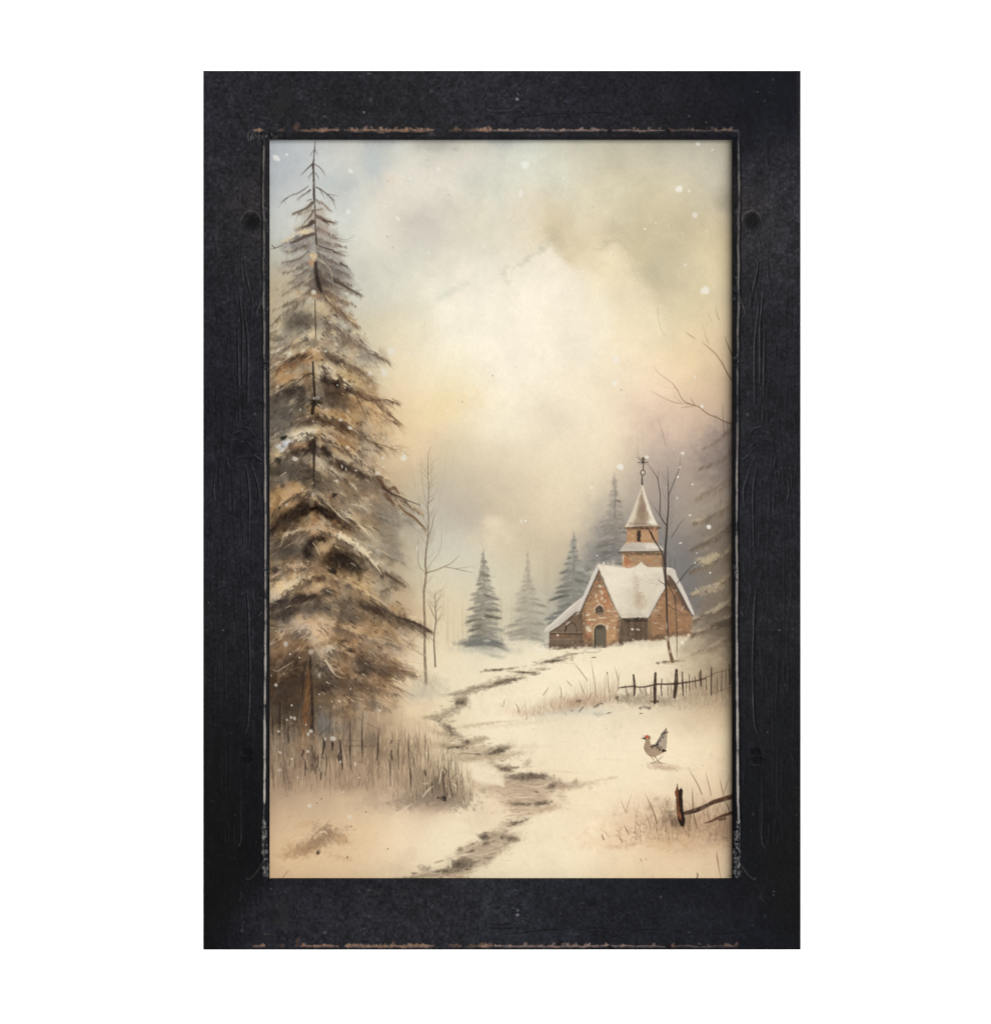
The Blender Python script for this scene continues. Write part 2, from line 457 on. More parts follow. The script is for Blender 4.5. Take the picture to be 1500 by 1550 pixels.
edge([(900,378),(914,374),(920,366),(932,363),(944,368),(950,380)], (200,187,154), .34, 3, 1.2)
PR.stroke([(944,368),(950,380),(954,396),(960,412),(968,428)], 1.6, (200,188,155), .6, 1.2)
PR.stroke([(995,465),(996,480),(999,495),(1006,508)], 1.5, (196,184,150), .7, 1.)
PR.blob(985,415,26,16,(193,180,150),.45,30,.8,.5,14)
PR.blob(1015,335,40,20,(194,180,148),.4,-20,.9,.5,18)
PR.blob(852,343,15,26,(203,188,156),.4,10,.9,.6,10)
PR.blob(955,352,36,14,(196,182,148),.4,-15,.9,.5,16)
PR.blob(1100,304,18,16,(140,132,114),.3,0,.95,.3,14)
PR.blob(755,290,10,26,(205,207,190),.4,-8,.9,.5,12)
PR.blob(568,250,14,24,(188,196,198),.45,0,.9,.5,14)
PR.blob(505,275,26,12,(192,199,198),.45,0,.9,.5,12)
PR.blob(640,350,40,26,(206,200,187),.35,-20,.9,.5,18)
PR.blob(664,219,26,8,(172,170,160),.45,0,.9,.4,10)
PR.blob(762,216,18,7,(170,176,172),.45,0,.9,.4,10)
PR.blob(578,216,20,7,(172,178,178),.4,0,.9,.4,10)
PR.blob(835,628,22,12,(221,206,182),.45,20,.9,.5,12)
PR.blob(665,615,40,16,(236,213,166),.3,-8,.9,.5,14)
PR.blob(718,602,14,12,(238,216,172),.35,0,.8,.6,8)
PR.blob(675,625,16,8,(235,210,160),.25,10,.9,.6,8)
PR.blob(590,350,20,26,(226,217,198),.4,0,.9,.5,14)
PR.blob(592,275,12,8,(226,205,182),.35,0,.9,.6,6)
# pale cloud heads above the far trees and purple-grey banks
PR.blob(750,800,26,18,(228,211,182),.65,0,.6,.5,12)
PR.blob(742,790,12,10,(232,216,188),.5,0,.6,.5,8)
PR.blob(690,778,36,16,(190,180,164),.45,0,.9,.5,14)
PR.blob(715,745,50,18,(200,186,164),.4,-10,.9,.5,18)
PR.blob(1000,720,30,50,(168,150,140),.45,0,.9,.5,18)
PR.blob(1075,690,30,40,(150,134,124),.35,0,.9,.5,18)
PR.blob(985,660,30,30,(208,184,166),.4,0,.9,.5,18)

# granulating grey blooms through the upper sky
ym = np.clip(1.2 - (np.arange(PR.H)[:, None]) / 620., 0, 1)
g1 = np.clip(noise(64, PR.H, PR.W) + .4 * noise(16, PR.H, PR.W), -1.5, 1.5) * ym
PR.C *= (1 + .028 * g1)[..., None]
g2 = np.clip(noise(64, PR.H, PR.W), 0, 1.5) * ym
PR.C += (g2 * .05)[..., None] * (rgb((205, 204, 194)) - PR.C)
PR.C = np.clip(PR.C, 0, 1)

SKY_GREY = .10 * np.clip(1.15 - (np.arange(PR.H)[:, None, None]) / 640., 0, 1)
PR.C += SKY_GREY.astype(np.float32) * (PR.C.mean(2, keepdims=True) - PR.C)
# ---- hazy woods behind the clearing
def far_spruce(name, x, top, base, prof, col, dark, a, dens=1.0, snow=(206,198,180)):
    """ragged layered fir seen through mist; prof = half width from top to base"""
    hs = len(prof)
    col, dark = np.asarray(col, float), np.asarray(dark, float)
    def hw_(f): return np.interp(f, np.linspace(0, 1, hs), prof)
    PR.rec = name
    y = top + 6
    while y < base:
        f = (y - top) / (base - top)
        c = col * (1 - f) + dark * f
        PR.blob(x + rng.normal(0, hw_(f) * .15), y, max(hw_(f) * rng.uniform(.4, .6), 1.), 5, c, a * .55, 0, .8, .5, 5)
        y += 3.5
    PR.stroke([(x + .4, top), (x - .6, top + (base - top) * .1), (x + .8, top + (base - top) * .2), (x, top + (base - top) * .4)], [.5, 1.4, 1.8, 2.2], dark, a * .85, .5, dry=.3)
    y = top + 7
    while y < base - 1:
        f = (y - top) / (base - top)
        for sd in (-1, 1):
            L = hw_(f) * rng.uniform(.55, 1.18)
            if L < 1.2:
                continue
            yy = y + rng.normal(0, 1.2)
            dr = rng.uniform(.06, .24) * L
            tone = rng.normal(0, 12)
            for k in range(int((5 + L * .9) * dens)):
                u = rng.random() ** .8
                px = x + sd * L * u * .85; py = yy + dr * u * u + rng.uniform(-1, 3)
                l = rng.uniform(.15, .34) * L + 2.5
                c = col * (1 - f) + dark * f + tone + rng.normal(0, 9)
                PR.stroke([(px, py), (px + sd * l * .55, py + l * .16), (px + sd * l, py + l * rng.uniform(.05, .5))],
                          [rng.uniform(1.2, 2.6), 1.4, .4], c, a * rng.uniform(.25, .6), .8)
            if rng.random() < .6:
                u = rng.uniform(.2, .7)
                PR.stroke([(x + sd * L * u * .5, yy - 1.5), (x + sd * L * u, yy + dr * u * u - 1.4), (x + sd * L * min(1, u * 1.4), yy + dr * u)], [.5, 1.8, .5], snow, a * .55, .8, dry=.3)
        y += rng.uniform(4.5, 8.5) * (.6 + .6 * f)
    PR.rec = None

# faint vertical trunks of the wood
for _ in range(90):
    x = rng.uniform(650, 860); h = rng.uniform(20, 75)
    b = rng.uniform(955, 985)
    PR.stroke([(x, b), (x + rng.normal(0, 1), b - h)], [rng.uniform(.8, 2.2), .5], (190, 172, 142), rng.uniform(.06, .25), 1.2)
for x, t, b in [(827,826,960),(830,845,930),(824,828,900),(758,880,970),(774,900,975),(678,905,970),(700,915,975),(672,890,940)]:
    PR.stroke([(x, b), (x + rng.normal(0, 1), t)], [1.6, .7], (176, 160, 134), .35, .8)
PR.stroke([(828,870),(833,850),(835,846)], [1,.6], (176,160,134), .4, .6)
# dark blue-grey wood behind the church
PR.blob(915,860,24,44,(112,110,110),.55,10,.8,.4,14)
PR.blob(920,832,20,34,(104,103,106),.5,8,.85,.4,10)
PR.blob(896,850,16,22,(140,136,130),.4,0,.9,.4,10)
PR.blob(905,800,22,34,(168,160,148),.4,0,.9,.5,14)
PR.blob(1040,860,24,40,(118,115,113),.55,0,.8,.4,14)
PR.blob(1046,905,18,24,(112,112,114),.5,0,.8,.4,12)
PR.blob(1015,780,16,60,(152,142,134),.4,0,.9,.4,14)
PR.blob(865,925,28,30,(160,156,146),.45,0,.8,.4,12)
PR.blob(810,955,30,16,(168,165,152),.5,0,.8,.4,10)
PR.blob(846,965,26,12,(150,150,142),.5,0,.8,.4,8)
far_spruce('painted_distant_spruce_haze', 930, 716, 884, [1,5,13,24,32,40,46], (172,160,143), (110,106,101), .66, 1.2)
far_spruce('painted_distant_spruce_tall', 799, 832, 968, [.6,2,4,8,20,24,26,32,34], (184,172,150), (152,146,130), .52, 1.1)
far_spruce('painted_distant_spruce_right', 868, 804, 970, [.6,4,9,20,27,32,34,38,42], (148,144,134), (118,116,108), .72, 1.3)
far_spruce('painted_distant_spruce', 732, 832, 979, [.8,2.4,7,10,14,20,20,24,27,33,40], (156,148,132), (118,114,103), .76, 1.3)
PR.blob(732,972,33,6,(112,114,110),.55,0,.5,.4,5)
PR.blob(740,984,44,5,(178,176,162),.5,0,.8,.4,6)
PR.blob(752,993,14,3,(164,160,146),.5,8,.7,.5,4)
for sx, sy, rx in [(738,912,5),(741,897,3),(732,935,3),(737,970,5),(728,898,3),(744,873,4),(730,880,3)]:
    PR.blob(sx, sy, rx, 1.8, (196,190,172), .6, 0, .5, .4, 3)
PR.blob(790,974,26,6,(226,216,192),.7,0,.7,.4,6)
PR.blob(826,982,20,5,(240,230,206),.8,0,.6,.4,5)
# grey snow tiers on the right hand fir by the frame
PR.rec = 'painted_edge_spruce'
for y, rx, ry, c, a in [(668,34,20,(148,132,124),.5),(706,38,22,(136,122,114),.5),(752,40,22,(146,132,120),.5),(804,42,24,(120,108,97),.5),(858,44,24,(132,118,102),.5),(912,44,26,(124,110,95),.55),(962,46,24,(118,104,88),.5),(1004,40,18,(158,140,114),.4)]:
    PR.blob(1104, y, rx, ry, c, a, -18, .9, .5, 9)
for pts, w, sc_, sa, dk, da in [
    ([(1114,636),(1096,656),(1066,676)],15,(176,160,144),.35,(108,94,88),.45),([(1114,668),(1092,692),(1058,708)],17,(172,156,138),.35,(100,87,80),.5),([(1114,708),(1090,732),(1052,752)],18,(186,168,142),.45,(108,95,85),.45),
    ([(1114,748),(1088,772),(1050,790)],18,(186,170,142),.45,(98,86,76),.5),([(1114,786),(1086,808),(1046,830)],20,(180,162,132),.4,(84,73,64),.55),([(1114,826),(1084,846),(1044,864)],19,(206,186,148),.6,(96,84,72),.5),
    ([(1114,864),(1084,884),(1046,900)],20,(198,178,144),.55,(92,80,68),.5),([(1114,902),(1084,922),(1046,938)],20,(200,182,152),.55,(86,74,63),.55),([(1114,926),(1086,942),(1044,962)],18,(196,178,150),.5,(74,63,53),.6),([(1114,958),(1086,974),(1046,988)],18,(196,178,146),.45,(94,82,68),.5)]:
    bough(pts, w * rng.uniform(.85, 1.2), np.asarray(sc_) - 12, sa * .72, dk, da * 1.1, 1.2)
PR.blob(1096,700,26,40,(112,99,94),.34,-10,.95,.5,10)
PR.blob(1098,830,24,50,(98,86,77),.36,-10,.95,.5,10)
PR.blob(1098,950,24,36,(92,80,68),.4,-10,.95,.5,10)
PR.blob(1092,1020,26,20,(128,110,90),.35,-10,.95,.5,10)
PR.blob(1094,945,14,5,(74,64,54),.6,-15,.6,.6,4)
PR.blob(1072,845,16,5,(196,178,142),.6,-15,.6,.6,4)
PR.blob(1078,890,16,5,(198,180,150),.5,-15,.6,.6,4)
PR.blob(1090,918,18,4,(190,174,148),.5,-30,.6,.6,4)
PR.stroke([(1100,640),(1104,690)], [1,2], (120,104,94), .4, 1)
PR.stroke([(1085,690),(1091,764)], [1,1.6], (120,106,94), .35, 1)
PR.stroke([(1108,803),(1085,818),(1060,824)], [2,1.4,.7], (96,84,72), .5, .6)
PR.stroke([(1088,804),(1108,806)], [.8,1.2], (90,78,68), .6, .5)
PR.stroke([(1060,848),(1042,862),(1026,884),(1023,886)], [1.4,1.2,1,.6], (72,64,58), .7, .4)
PR.stroke([(1078,814),(1062,828)], [1,.7], (80,70,62), .6, .4)
PR.rec = None
PR.hatch((np.add.outer(np.arange(PR.H), np.zeros(PR.W)) > 430) & (np.add.outer(np.arange(PR.H), np.zeros(PR.W)) < 780) & (np.add.outer(np.zeros(PR.H), np.arange(PR.W)) > 645),
         500, 14, lambda x, y: (-1, .55), 12, .3, 1.0)
# sapling right of the church
# ---- bare branches reaching in from the right edge
BR = (122, 96, 74)
PR.rec = 'painted_branch'
PR.stroke([(1109,642),(1096,638),(1085,632),(1074,628),(1065,622),(1058,616),(1048,613),(1040,611)], [2.4,2,1.8,1.6,1.4,1.3,1.1,.9], BR, .85, .4)
PR.stroke([(1048,613),(1036,608),(1029,599),(1025,590),(1020,585)], [1.3,1.2,1,.8,.6], BR, .75, .4)
PR.stroke([(1026,592),(1018,581),(1005,571),(996,564),(988,553)], [1,.9,.8,.7,.4], BR, .6, .4)
PR.stroke([(1032,611),(1020,609),(1008,604),(994,597),(984,591)], [.9,1,.8,.7,.4], BR, .6, .4)
PR.stroke([(1052,614),(1047,606),(1045,602)], [1.2,.9,.6], BR, .7, .4)
PR.stroke([(1050,615),(1040,616),(1031,617)], [.8,1,.8], BR, .6, .4)
PR.stroke([(1040,612),(1028,607),(1019,598)], [.8,.7,.5], BR, .5, .4)
PR.stroke([(1020,588),(1005,586),(1000,582)], [.6,.5,.3], BR, .35, .4)
PR.stroke([(1108,576),(1101,566),(1096,556),(1090,546),(1082,535),(1072,526),(1064,519)], [2,1.8,1.6,1.4,1.2,1,.6], BR, .8, .4)
PR.stroke([(1037,502),(1046,509),(1053,513)], [.6,1.1,.6], BR, .65, .4)
PR.stroke([(1072,520),(1067,506),(1064,494)], [.8,.7,.4], BR, .6, .4)
PR.stroke([(1096,556),(1093,545),(1092,535)], [.9,.7,.5], BR, .55, .4)
PR.stroke([(1108,538),(1102,524),(1097,511)], [1.5,1.1,.6], (104,80,60), .8, .4)
PR.stroke([(1088,484),(1084,472),(1083,458)], [1,.8,.4], BR, .6, .4)
PR.stroke([(1077,486),(1071,474)], [.8,.5], BR, .5, .4)
PR.stroke([(1096,661),(1094,632),(1094,612)], [1.2,1,.6], BR, .7, .4)
PR.stroke([(1008,675),(1001,650),(996,632)], [.9,.8,.5], BR, .5, .5)
PR.stroke([(1009,665),(1010,645)], [.7,.5], BR, .4, .5)
PR.rec = None
for _ in range(26):
    x = rng.uniform(930, 1100); y = rng.uniform(645, 830); l = rng.uniform(15, 55)
    PR.stroke([(x, y), (x + rng.normal(0, 5), y - l)], [1, .4], (140, 124, 114), rng.uniform(.1, .3), .8)

# ---- slim bare tree between the big spruce and the clearing
BT = (124, 106, 86)
PR.rec = 'painted_bare_tree'
PR.stroke([(645,1034),(644,1012),(643,990),(643,965),(643,940),(642,915),(642,895),(645,870),(644,855),(645,835),(648,810),(649,790),(648,770),(649,745),(648,720),(648,690),(652,676)],
          [5,4.4,3.8,3.4,3.4,3.2,3.2,3,2.8,2.4,2,1.8,1.5,1.3,1.1,.9,.5], BT, .85, .5, dry=.25)
PR.stroke([(644,868),(649,866),(660,863),(672,858),(682,853),(690,846),(696,839)], [2.4,2,1.6,1.3,1,.8,.5], BT, .75, .4)
PR.stroke([(674,858),(690,861),(702,864),(714,866)], [1.2,1.2,1,.6], BT, .7, .4)
PR.stroke([(690,861),(702,859),(720,857)], [.8,.8,.5], BT, .6, .4)
PR.stroke([(645,864),(653,852),(662,840),(668,826),(668,810)], [1.2,1,.8,.6,.4], BT, .5, .4)
PR.stroke([(648,812),(653,800),(656,786),(660,772)], [1.6,1.2,1,.7], BT, .7, .4)
PR.stroke([(648,800),(644,790),(636,770),(634,750)], [1.2,1,.8,.6], BT, .6, .4)
PR.stroke([(649,780),(643,750),(638,720),(637,692)], [1,.9,.7,.4], BT, .5, .4)
PR.stroke([(648,748),(652,728),(653,706),(652,690)], [1,.8,.6,.4], BT, .5, .4)
PR.stroke([(645,805),(634,792),(620,778)], [2,2,2.4], (120,92,66), .7, .6)
PR.stroke([(642,865),(634,855),(633,835),(633,818)], [1.2,1.2,1,.7], BT, .6, .4)
PR.stroke([(640,898),(638,880),(636,862)], [1,.8,.6], BT, .4, .4)
PR.stroke([(641,992),(632,987),(617,980)], [1.2,1,.6], BT, .6, .4)
for _ in range(40):
    x = 648 + rng.normal(0, 14); y = rng.uniform(700, 850); l = rng.uniform(20, 60)
    PR.stroke([(x, y), (x + rng.normal(0, 4) + (x - 648) * .25, y - l)], [.8, .3], BT, rng.uniform(.08, .28), .5)
def twigs(stem, n, L, col, a):
    p = spline(stem, 8)
    for _ in range(n):
        q = p[rng.integers(0, len(p))]; sd = rng.choice([-1, 1]); l = L * rng.uniform(.4, 1.2)
        m_ = q + np.array([sd * l * rng.uniform(.25, .5), -l * rng.uniform(.3, .6)])
        e_ = m_ + np.array([sd * l * rng.uniform(.0, .3), -l * rng.uniform(.3, .7)])
        PR.stroke([q, m_, e_], [.9, .7, .3], col, a * rng.uniform(.5, 1), .4)
        PR.stroke([m_, m_ + np.array([sd * l * .3, -l * .18])], [.6, .3], col, a * rng.uniform(.4, .9), .4)
twigs([(644,900),(645,840),(648,800),(648,740),(648,700)], 34, 26, BT, .5)
PR.rec = 'painted_sapling'
ST = (96, 82, 68)
PR.stroke([(659,1009),(658,990),(657,970),(658,955),(660,938),(659,920),(659,905),(658,895)], [2.4,2.2,2,1.8,1.6,1.2,.9,.6], ST, .8, .4)
PR.stroke([(660,938),(654,926),(650,916),(646,910)], [1.3,1.1,.9,.5], ST, .7, .4)
PR.stroke([(660,920),(664,906),(668,892)], [1,.8,.5], ST, .6, .4)
PR.stroke([(661,940),(668,930),(670,918)], [1,.8,.5], ST, .55, .4)
twigs([(659,950),(659,920),(658,900)], 14, 22, (110, 96, 80), .5)
PR.rec = None
PR.blob(645,1040,26,14,(190,182,160),.4,0,.9,.5,8)
PR.blob(640,1052,22,8,(180,176,158),.35,-10,.9,.6,6)
for _ in range(22):
    x = 645 + rng.normal(0, 9); PR.stroke([(x, 1038 + rng.normal(0, 4)), (x + rng.normal(0, 8), 1030 - rng.uniform(0, 14))], [.8, .4], (150, 136, 112), .3, .5)
# ---- the little brick church
PR.rec = 'painted_church'
DK = (72, 56, 44)
# lower tower, skirt, belfry, spire
PR.poly([(941.6,834),(1002,833),(1003.5,862),(942.4,862)], (178,134,94), 1, .8)
for k in range(46):
    PR.blob(rng.uniform(944,1002), rng.uniform(837,860), rng.uniform(1.5,5), rng.uniform(.8,2), (178+rng.normal(0,18),132+rng.normal(0,18),92+rng.normal(0,14)), .5, 0, .6, .5, 3)
PR.blob(948,851,5,8,(196,104,60),.75,0,.6,.5,4)
PR.blob(955,856,5,5,(206,128,80),.6,0,.6,.5,4)
PR.blob(943,846,1.2,6,(216,196,166),.7,0,.5,.5,2)
PR.blob(972,838,30,2.2,(92,70,54),.7,0,.7,.4,3)
PR.poly([(948.6,797.5),(995.6,796),(995.3,826),(948.6,824)], (186,138,94), 1, .8)
for k in range(40):
    PR.blob(rng.uniform(950,994), rng.uniform(800,823), rng.uniform(1.2,4), rng.uniform(.8,1.8), (190+rng.normal(0,18),140+rng.normal(0,18),94+rng.normal(0,14)), .5, 0, .6, .5, 3)
PR.blob(980,812,7,5,(208,156,104),.5,0,.6,.5,3)
PR.blob(974,817,6,3,(206,140,92),.5,0,.6,.5,3)
PR.blob(955,818,5,4,(200,130,84),.5,0,.6,.5,3)
PR.blob(972,799.5,24,2.2,(88,64,48),.8,0,.6,.4,3)
PR.poly([(964.2,803),(970,803.5),(969,819.5),(964.3,819)], (62,48,40), .95, .8, .4, 2)
PR.stroke([(963.4,803),(963.6,819)], .8, (120,88,62), .7)
PR.stroke([(970.5,805),(970,818)], .7, (204,160,112), .6)
PR.poly([(948.4,820.4),(994.6,822.4),(1000,827),(1005,832.5),(1001,834),(968,834.5),(936.5,835),(941,829)], (196,184,168), 1, .8)
PR.blob(990,828,10,3.4,(228,216,196),.85,8,.6,.5,3)
PR.blob(984,824,8,2.4,(224,212,190),.6,0,.6,.5,3)
PR.blob(955,829,12,3,(176,162,146),.5,0,.7,.5,3)
PR.blob(950,822.5,6,1.8,(204,150,104),.5,0,.7,.5,2)
PR.stroke([(936.5,835.6),(955,835.3),(985,835),(1003,834)], [1.2,1.6,1.6,1], DK, .8, .6)
PR.poly([(971.3,733),(973.8,736),(977,748),(982,764),(987.5,780),(993,791),(996.6,796),(990,797.4),(972,796),(956,798),(944.4,798.6),(950,790),(957,772),(963,755),(968,741)], (214,198,172), 1, .8)
PR.poly([(971,742),(974,755),(979,772),(984,788),(986,795),(972,795),(957,796),(962,782),(967,762)], (160,130,104), .75, 2.2, .8, 4)
PR.blob(971,776,5,14,(140,108,84),.6,0,.8,.4,5)
PR.blob(974,764,3,14,(150,120,96),.5,-8,.8,.4,4)
PR.blob(972,793,22,2.6,(146,118,94),.5,0,.7,.4,3)
PR.stroke([(972,737),(976,752),(982,770),(988,786),(992,793)], [1.5,3.5,4.5,5,4], (230,218,196), .8, .9)
PR.stroke([(969.5,741),(963,760),(955,781),(948,795)], [1.2,2.4,3,2.5], (224,211,188), .7, .9)
PR.blob(986,791,6,3.6,(234,224,202),.9,0,.6,.4,3)
PR.stroke([(970.4,737),(964,754),(957,774),(950,790),(944.4,798)], .8, (120,100,82), .55, .5)
PR.stroke([(944.4,799),(960,797.6),(975,797),(996,797.2)], [1,1.2,1.2,1], (88,68,54), .8, .6)
# finial: rod, ring and weathered star cross
FN = (62, 56, 50)
PR.stroke([(971.8,733),(971.6,720)], [2.6,1.4], FN, .9, .4)
ring = [(972.8 + 3.4*math.cos(t), 715.4 + 3.7*math.sin(t)) for t in np.linspace(0, 2*math.pi, 16)]
PR.stroke(ring, 1.3, FN, .85, .4, False)
PR.blob(973,715,2,2,(222,204,176),.7,0,.4,0)
PR.stroke([(973.4,711.5),(973.4,693)], [1.3,1.8], FN, .9, .4)
PR.stroke([(965.6,700),(980.6,699.6)], [1.2,1.2], FN, .9, .4)
for q in [((973,699),(962.6,692)),((973,699),(965,690)),((973,699),(968.6,703.4)),((973.4,699),(979,694)),((973,700),(978,703))]:
    PR.stroke(q, [1.1,.5], FN, .75, .4)
PR.blob(973.6,694.4,2,2.2,(84,72,50),.8,0,.5,.4,2)
# main snowy roof
PR.poly([(903.6,856),(905.4,853.6),(912,854.2),(925,856.4),(942,858.6),(952,860.4),(962,857.6),(968,852.6),(971,850.4),(974,854.4),(981,858.6),(1000,858.4),(1008,858.6),(1017,860),(1022,864),(1024,872),(1030,886),(1012,876),(1006,888),(996,908),(986,924),(979,935),(966,934.4),(952,936),(940.6,935.6),(934,924),(926,905),(916,880),(908,864)], (228,214,188), 1, .8)
PR.blob(930,878,28,20,(240,228,204),.75,20,.8,.3,10)
PR.blob(960,868,26,8,(238,226,202),.5,0,.8,.4,6)
PR.blob(938,918,8,15,(238,226,202),.65,-20,.7,.4,5)
PR.blob(964,898,5,20,(170,134,108),.55,-6,.9,.5,5)
PR.blob(969,910,7,10,(176,142,114),.5,-10,.9,.5,5)
PR.blob(955,905,7,18,(206,192,164),.5,0,.9,.5,6)
PR.blob(985,890,16,22,(214,200,174),.5,20,.9,.4,8)
PR.blob(962,931,17,3,(190,176,156),.6,0,.8,.4,4)
PR.blob(1003,864,12,4,(232,222,204),.6,0,.7,.4,4)
for k in range(8):
    PR.stroke([(985+rng.normal(0,8),886+rng.normal(0,10)),(996+rng.normal(0,6),878+rng.normal(0,8))],.7,(130,112,92),.35,.4)
PR.stroke([(905,855),(925,857),(942,859.4)], .7, (166,156,142), .5, .5)
# left gable wall
PR.poly([(905.8,863),(913,882),(922,903),(931,921),(938.8,935),(937,976),(918,979),(882.6,979.6),(878.4,927),(886,908),(896,884)], (186,132,88), 1, .8)
PR.poly([(905.8,863),(911,876),(915,889),(902,896),(889,914),(880,926),(886,908),(896,884)], (104,82,64), .85, 3, .8, 4)
for k in range(240):
    u = rng.random(); y = 880 + 97*u
    xl = np.interp(y, [864,927,980], [905,879,883]); xr = np.interp(y, [864,935,976], [906,938,937])
    x = rng.uniform(xl+1, xr-1)
    c = np.array([(196,138,92),(206,152,104),(176,116,74),(198,122,78),(216,176,132),(160,112,80)][rng.integers(0,6)]) + rng.normal(0,8)
    PR.blob(x, y, rng.uniform(1.3,3.2), rng.uniform(.8,1.5), c, .55, 0, .5, .4, 2)
PR.blob(918,903,4,10,(196,112,68),.6,-20,.7,.5,4)
PR.blob(918,919,6,5,(206,128,82),.6,0,.7,.5,4)
PR.blob(926,965,8,10,(212,158,102),.7,0,.7,.4,4)
PR.blob(890,961,6,7,(204,142,92),.6,0,.7,.4,4)
PR.blob(890,962,3.5,4,(198,110,72),.6,0,.7,.4,3)
PR.blob(900,890,6,14,(158,120,86),.4,25,.8,.4,5)
PR.blob(892,920,8,10,(184,140,96),.5,0,.8,.4,5)
for sx, sy, rx, ry in [(908,887,2.2,2.6),(911,897,2.4,2.6),(911.5,906,2,2),(902,902,1.4,2.4),(904,910,2,1.4),(888,931,4,1.6),(895,938,8,1.3),(912,935,7,1.2),(927,940,3,1.6),(932,925,4,1),(921,925,3,1),(889,951,4,5),(884,944,2,2),(936,954,2,2),(930,950,2,1),(893,955,2,2),(919,949,2.4,4),(906,913,1.2,1.2),(928,962,1,2)]:
    PR.blob(sx, sy, rx, ry, (230,212,182), .7, 0, .5, .5, 2)
PR.blob(892,977,7,3,(110,96,80),.8,0,.6,.5,3)
PR.blob(928,977,8,2.4,(140,112,88),.7,-8,.6,.5,3)
# round-headed window over the door
PR.blob(907,923.6,6.4,7,(84,68,56),.92,0,.3,.2,3)
PR.blob(905,924,2,4,(100,86,72),.6,20,.5,.3,2)
PR.poly([(902,928),(914,926),(914.4,931),(903.6,932)], (146,120,92), .85, 1)
PR.stroke([(899.4,926),(900.4,920),(904,916),(908.6,915.4),(912.6,918.4),(914,923)], [.9,1.2,1.3,1.4,1.3,1], (226,210,184), .85, .4)
PR.stroke([(913.4,918),(915.4,923)], .8, (84,66,52), .6)
PR.stroke([(907,917.5),(907,929)], .6, (140,122,100), .6)
PR.stroke([(901.6,924),(912.6,923.4)], .6, (140,122,100), .5)
# arched door
PR.stroke([(898.4,978),(898.4,955),(900,948.6),(904,945.4),(909,944.2),(914,945.6),(917.6,950),(919,955)], [1.8,1.8,1.8,1.8,2,1.8,1.6,1.2], (226,202,166), .8, .6)
PR.poly([(899.8,981),(899.8,954),(901.6,949),(905.4,946),(909.4,945.4),(913.6,947),(916.6,951),(917.6,956),(917.4,981)], (110,97,78), 1, .7)
for x in np.linspace(901.5, 916, 7):
    PR.stroke([(x, 951), (x + rng.normal(0,.3), 980)], .8, (80,72,60), .45, .4)
for x in np.linspace(903, 915, 5):
    PR.stroke([(x, 955), (x, 978)], .9, (142,128,104), .5, .4)
PR.stroke([(900.4,980),(900.2,956),(902,949.6),(906,946.4)], [1.6,1.4,1.2,.8], (50,42,34), .85, .5)
PR.stroke([(898.6,947),(898.4,980)], .6, (70,56,44), .6, .3)
PR.blob(908,948.6,7,2.6,(66,56,46),.6,0,.6,.3,2)
# lean-to at the left
PR.poly([(872,925),(878.6,924),(881,935),(883.4,981.6),(858,982.6),(830.8,984),(831.6,957.4),(845,949)], (122,96,74), 1, .8)
for k in range(90):
    x = rng.uniform(833,881); y = rng.uniform(930,981)
    if y < 957 - (x-832)*.78: continue
    PR.blob(x, y, rng.uniform(1.5,4), rng.uniform(.9,1.8), np.array((124,98,76))+rng.normal(0,15), .5, 0, .5, .4, 2)
PR.poly([(832,958),(882,958),(882,961),(832,960.4)], (76,58,46), .65, 1)
PR.stroke([(833,957),(850,957.2),(880,957)], 1.1, (178,152,124), .75, .4)
PR.stroke([(833,967.6),(855,967.6),(876,967)], 1., (174,146,116), .7, .4, dry=.5)
for bx in [843,856,867,874]:
    PR.stroke([(bx,969),(bx+.4,977)], .9, (164,138,112), .5, .4)
PR.blob(846,962,9,3,(150,100,66),.5,0,.6,.4,3)
PR.stroke([(855.6,957),(856,952),(859,946),(864,942.6),(869,944.6),(872,950),(872.6,957)], [1.4,2.2,2.4,1.8,1.4,1.2,1], (66,52,42), .8, .5)
PR.poly([(858,957),(858.6,951),(863,945.4),(868,946),(871,951),(871.4,957)], (124,104,82), .8, 1)
PR.stroke([(857,946),(860,943),(863,941.6)], [1.4,2,1.2], (226,212,190), .8, .5)
PR.blob(844,961.6,1.6,1.4,(230,214,190),.8,0,.5,.3,2)
PR.blob(878,932,3,5,(96,74,58),.8,0,.6,.4,3)
PR.blob(874,928.6,3,1.6,(196,180,160),.7,0,.6,.4,2)
PR.poly([(880.4,904),(884,902),(879,920),(876,925),(871,926.4),(858,938),(846,947.6),(833,955.4),(825,957),(822,955.6),(826,951),(842,936.6),(860,920)], (206,196,182), 1, .8)
PR.stroke([(880,906),(862,921),(844,937),(826,953)], [1.2,2.4,2.6,2.4], (228,216,198), .8, .8)
PR.stroke([(872,922),(858,934),(846,944)], [1.4,2,1.6], (178,164,148), .5, .8)
PR.stroke([(871.6,927),(858,938.8),(846,948.4),(833,956.4)], 1.2, (66,50,40), .8, .5)
# verge of the left gable
PR.poly([(903.4,855.4),(906,863.6),(900,877),(893,892),(885,910),(878.6,924.4),(875,926),(873.6,923.6),(879,911),(887,893),(895,873)], (206,198,186), 1, .8)
PR.stroke([(902.6,860),(894,879),(885,899),(876,921)], [1.4,2.2,2.2,2], (222,213,199), .7, .8)
PR.stroke([(906,864),(899.6,879),(892,896),(884,914),(879.4,926)], 1.3, (60,46,38), .8, .6)
PR.stroke([(906.4,864),(913,880),(921,899),(930,918),(938.6,935)], [1.6,1.6,1.6,1.8,1.6], (70,50,38), .7, .7, dry=.3)
PR.stroke([(907.6,862),(914,878),(922,897),(931,917),(938,931)], [1.2,1.6,2,2.4,2], (214,202,182), .6, .8)
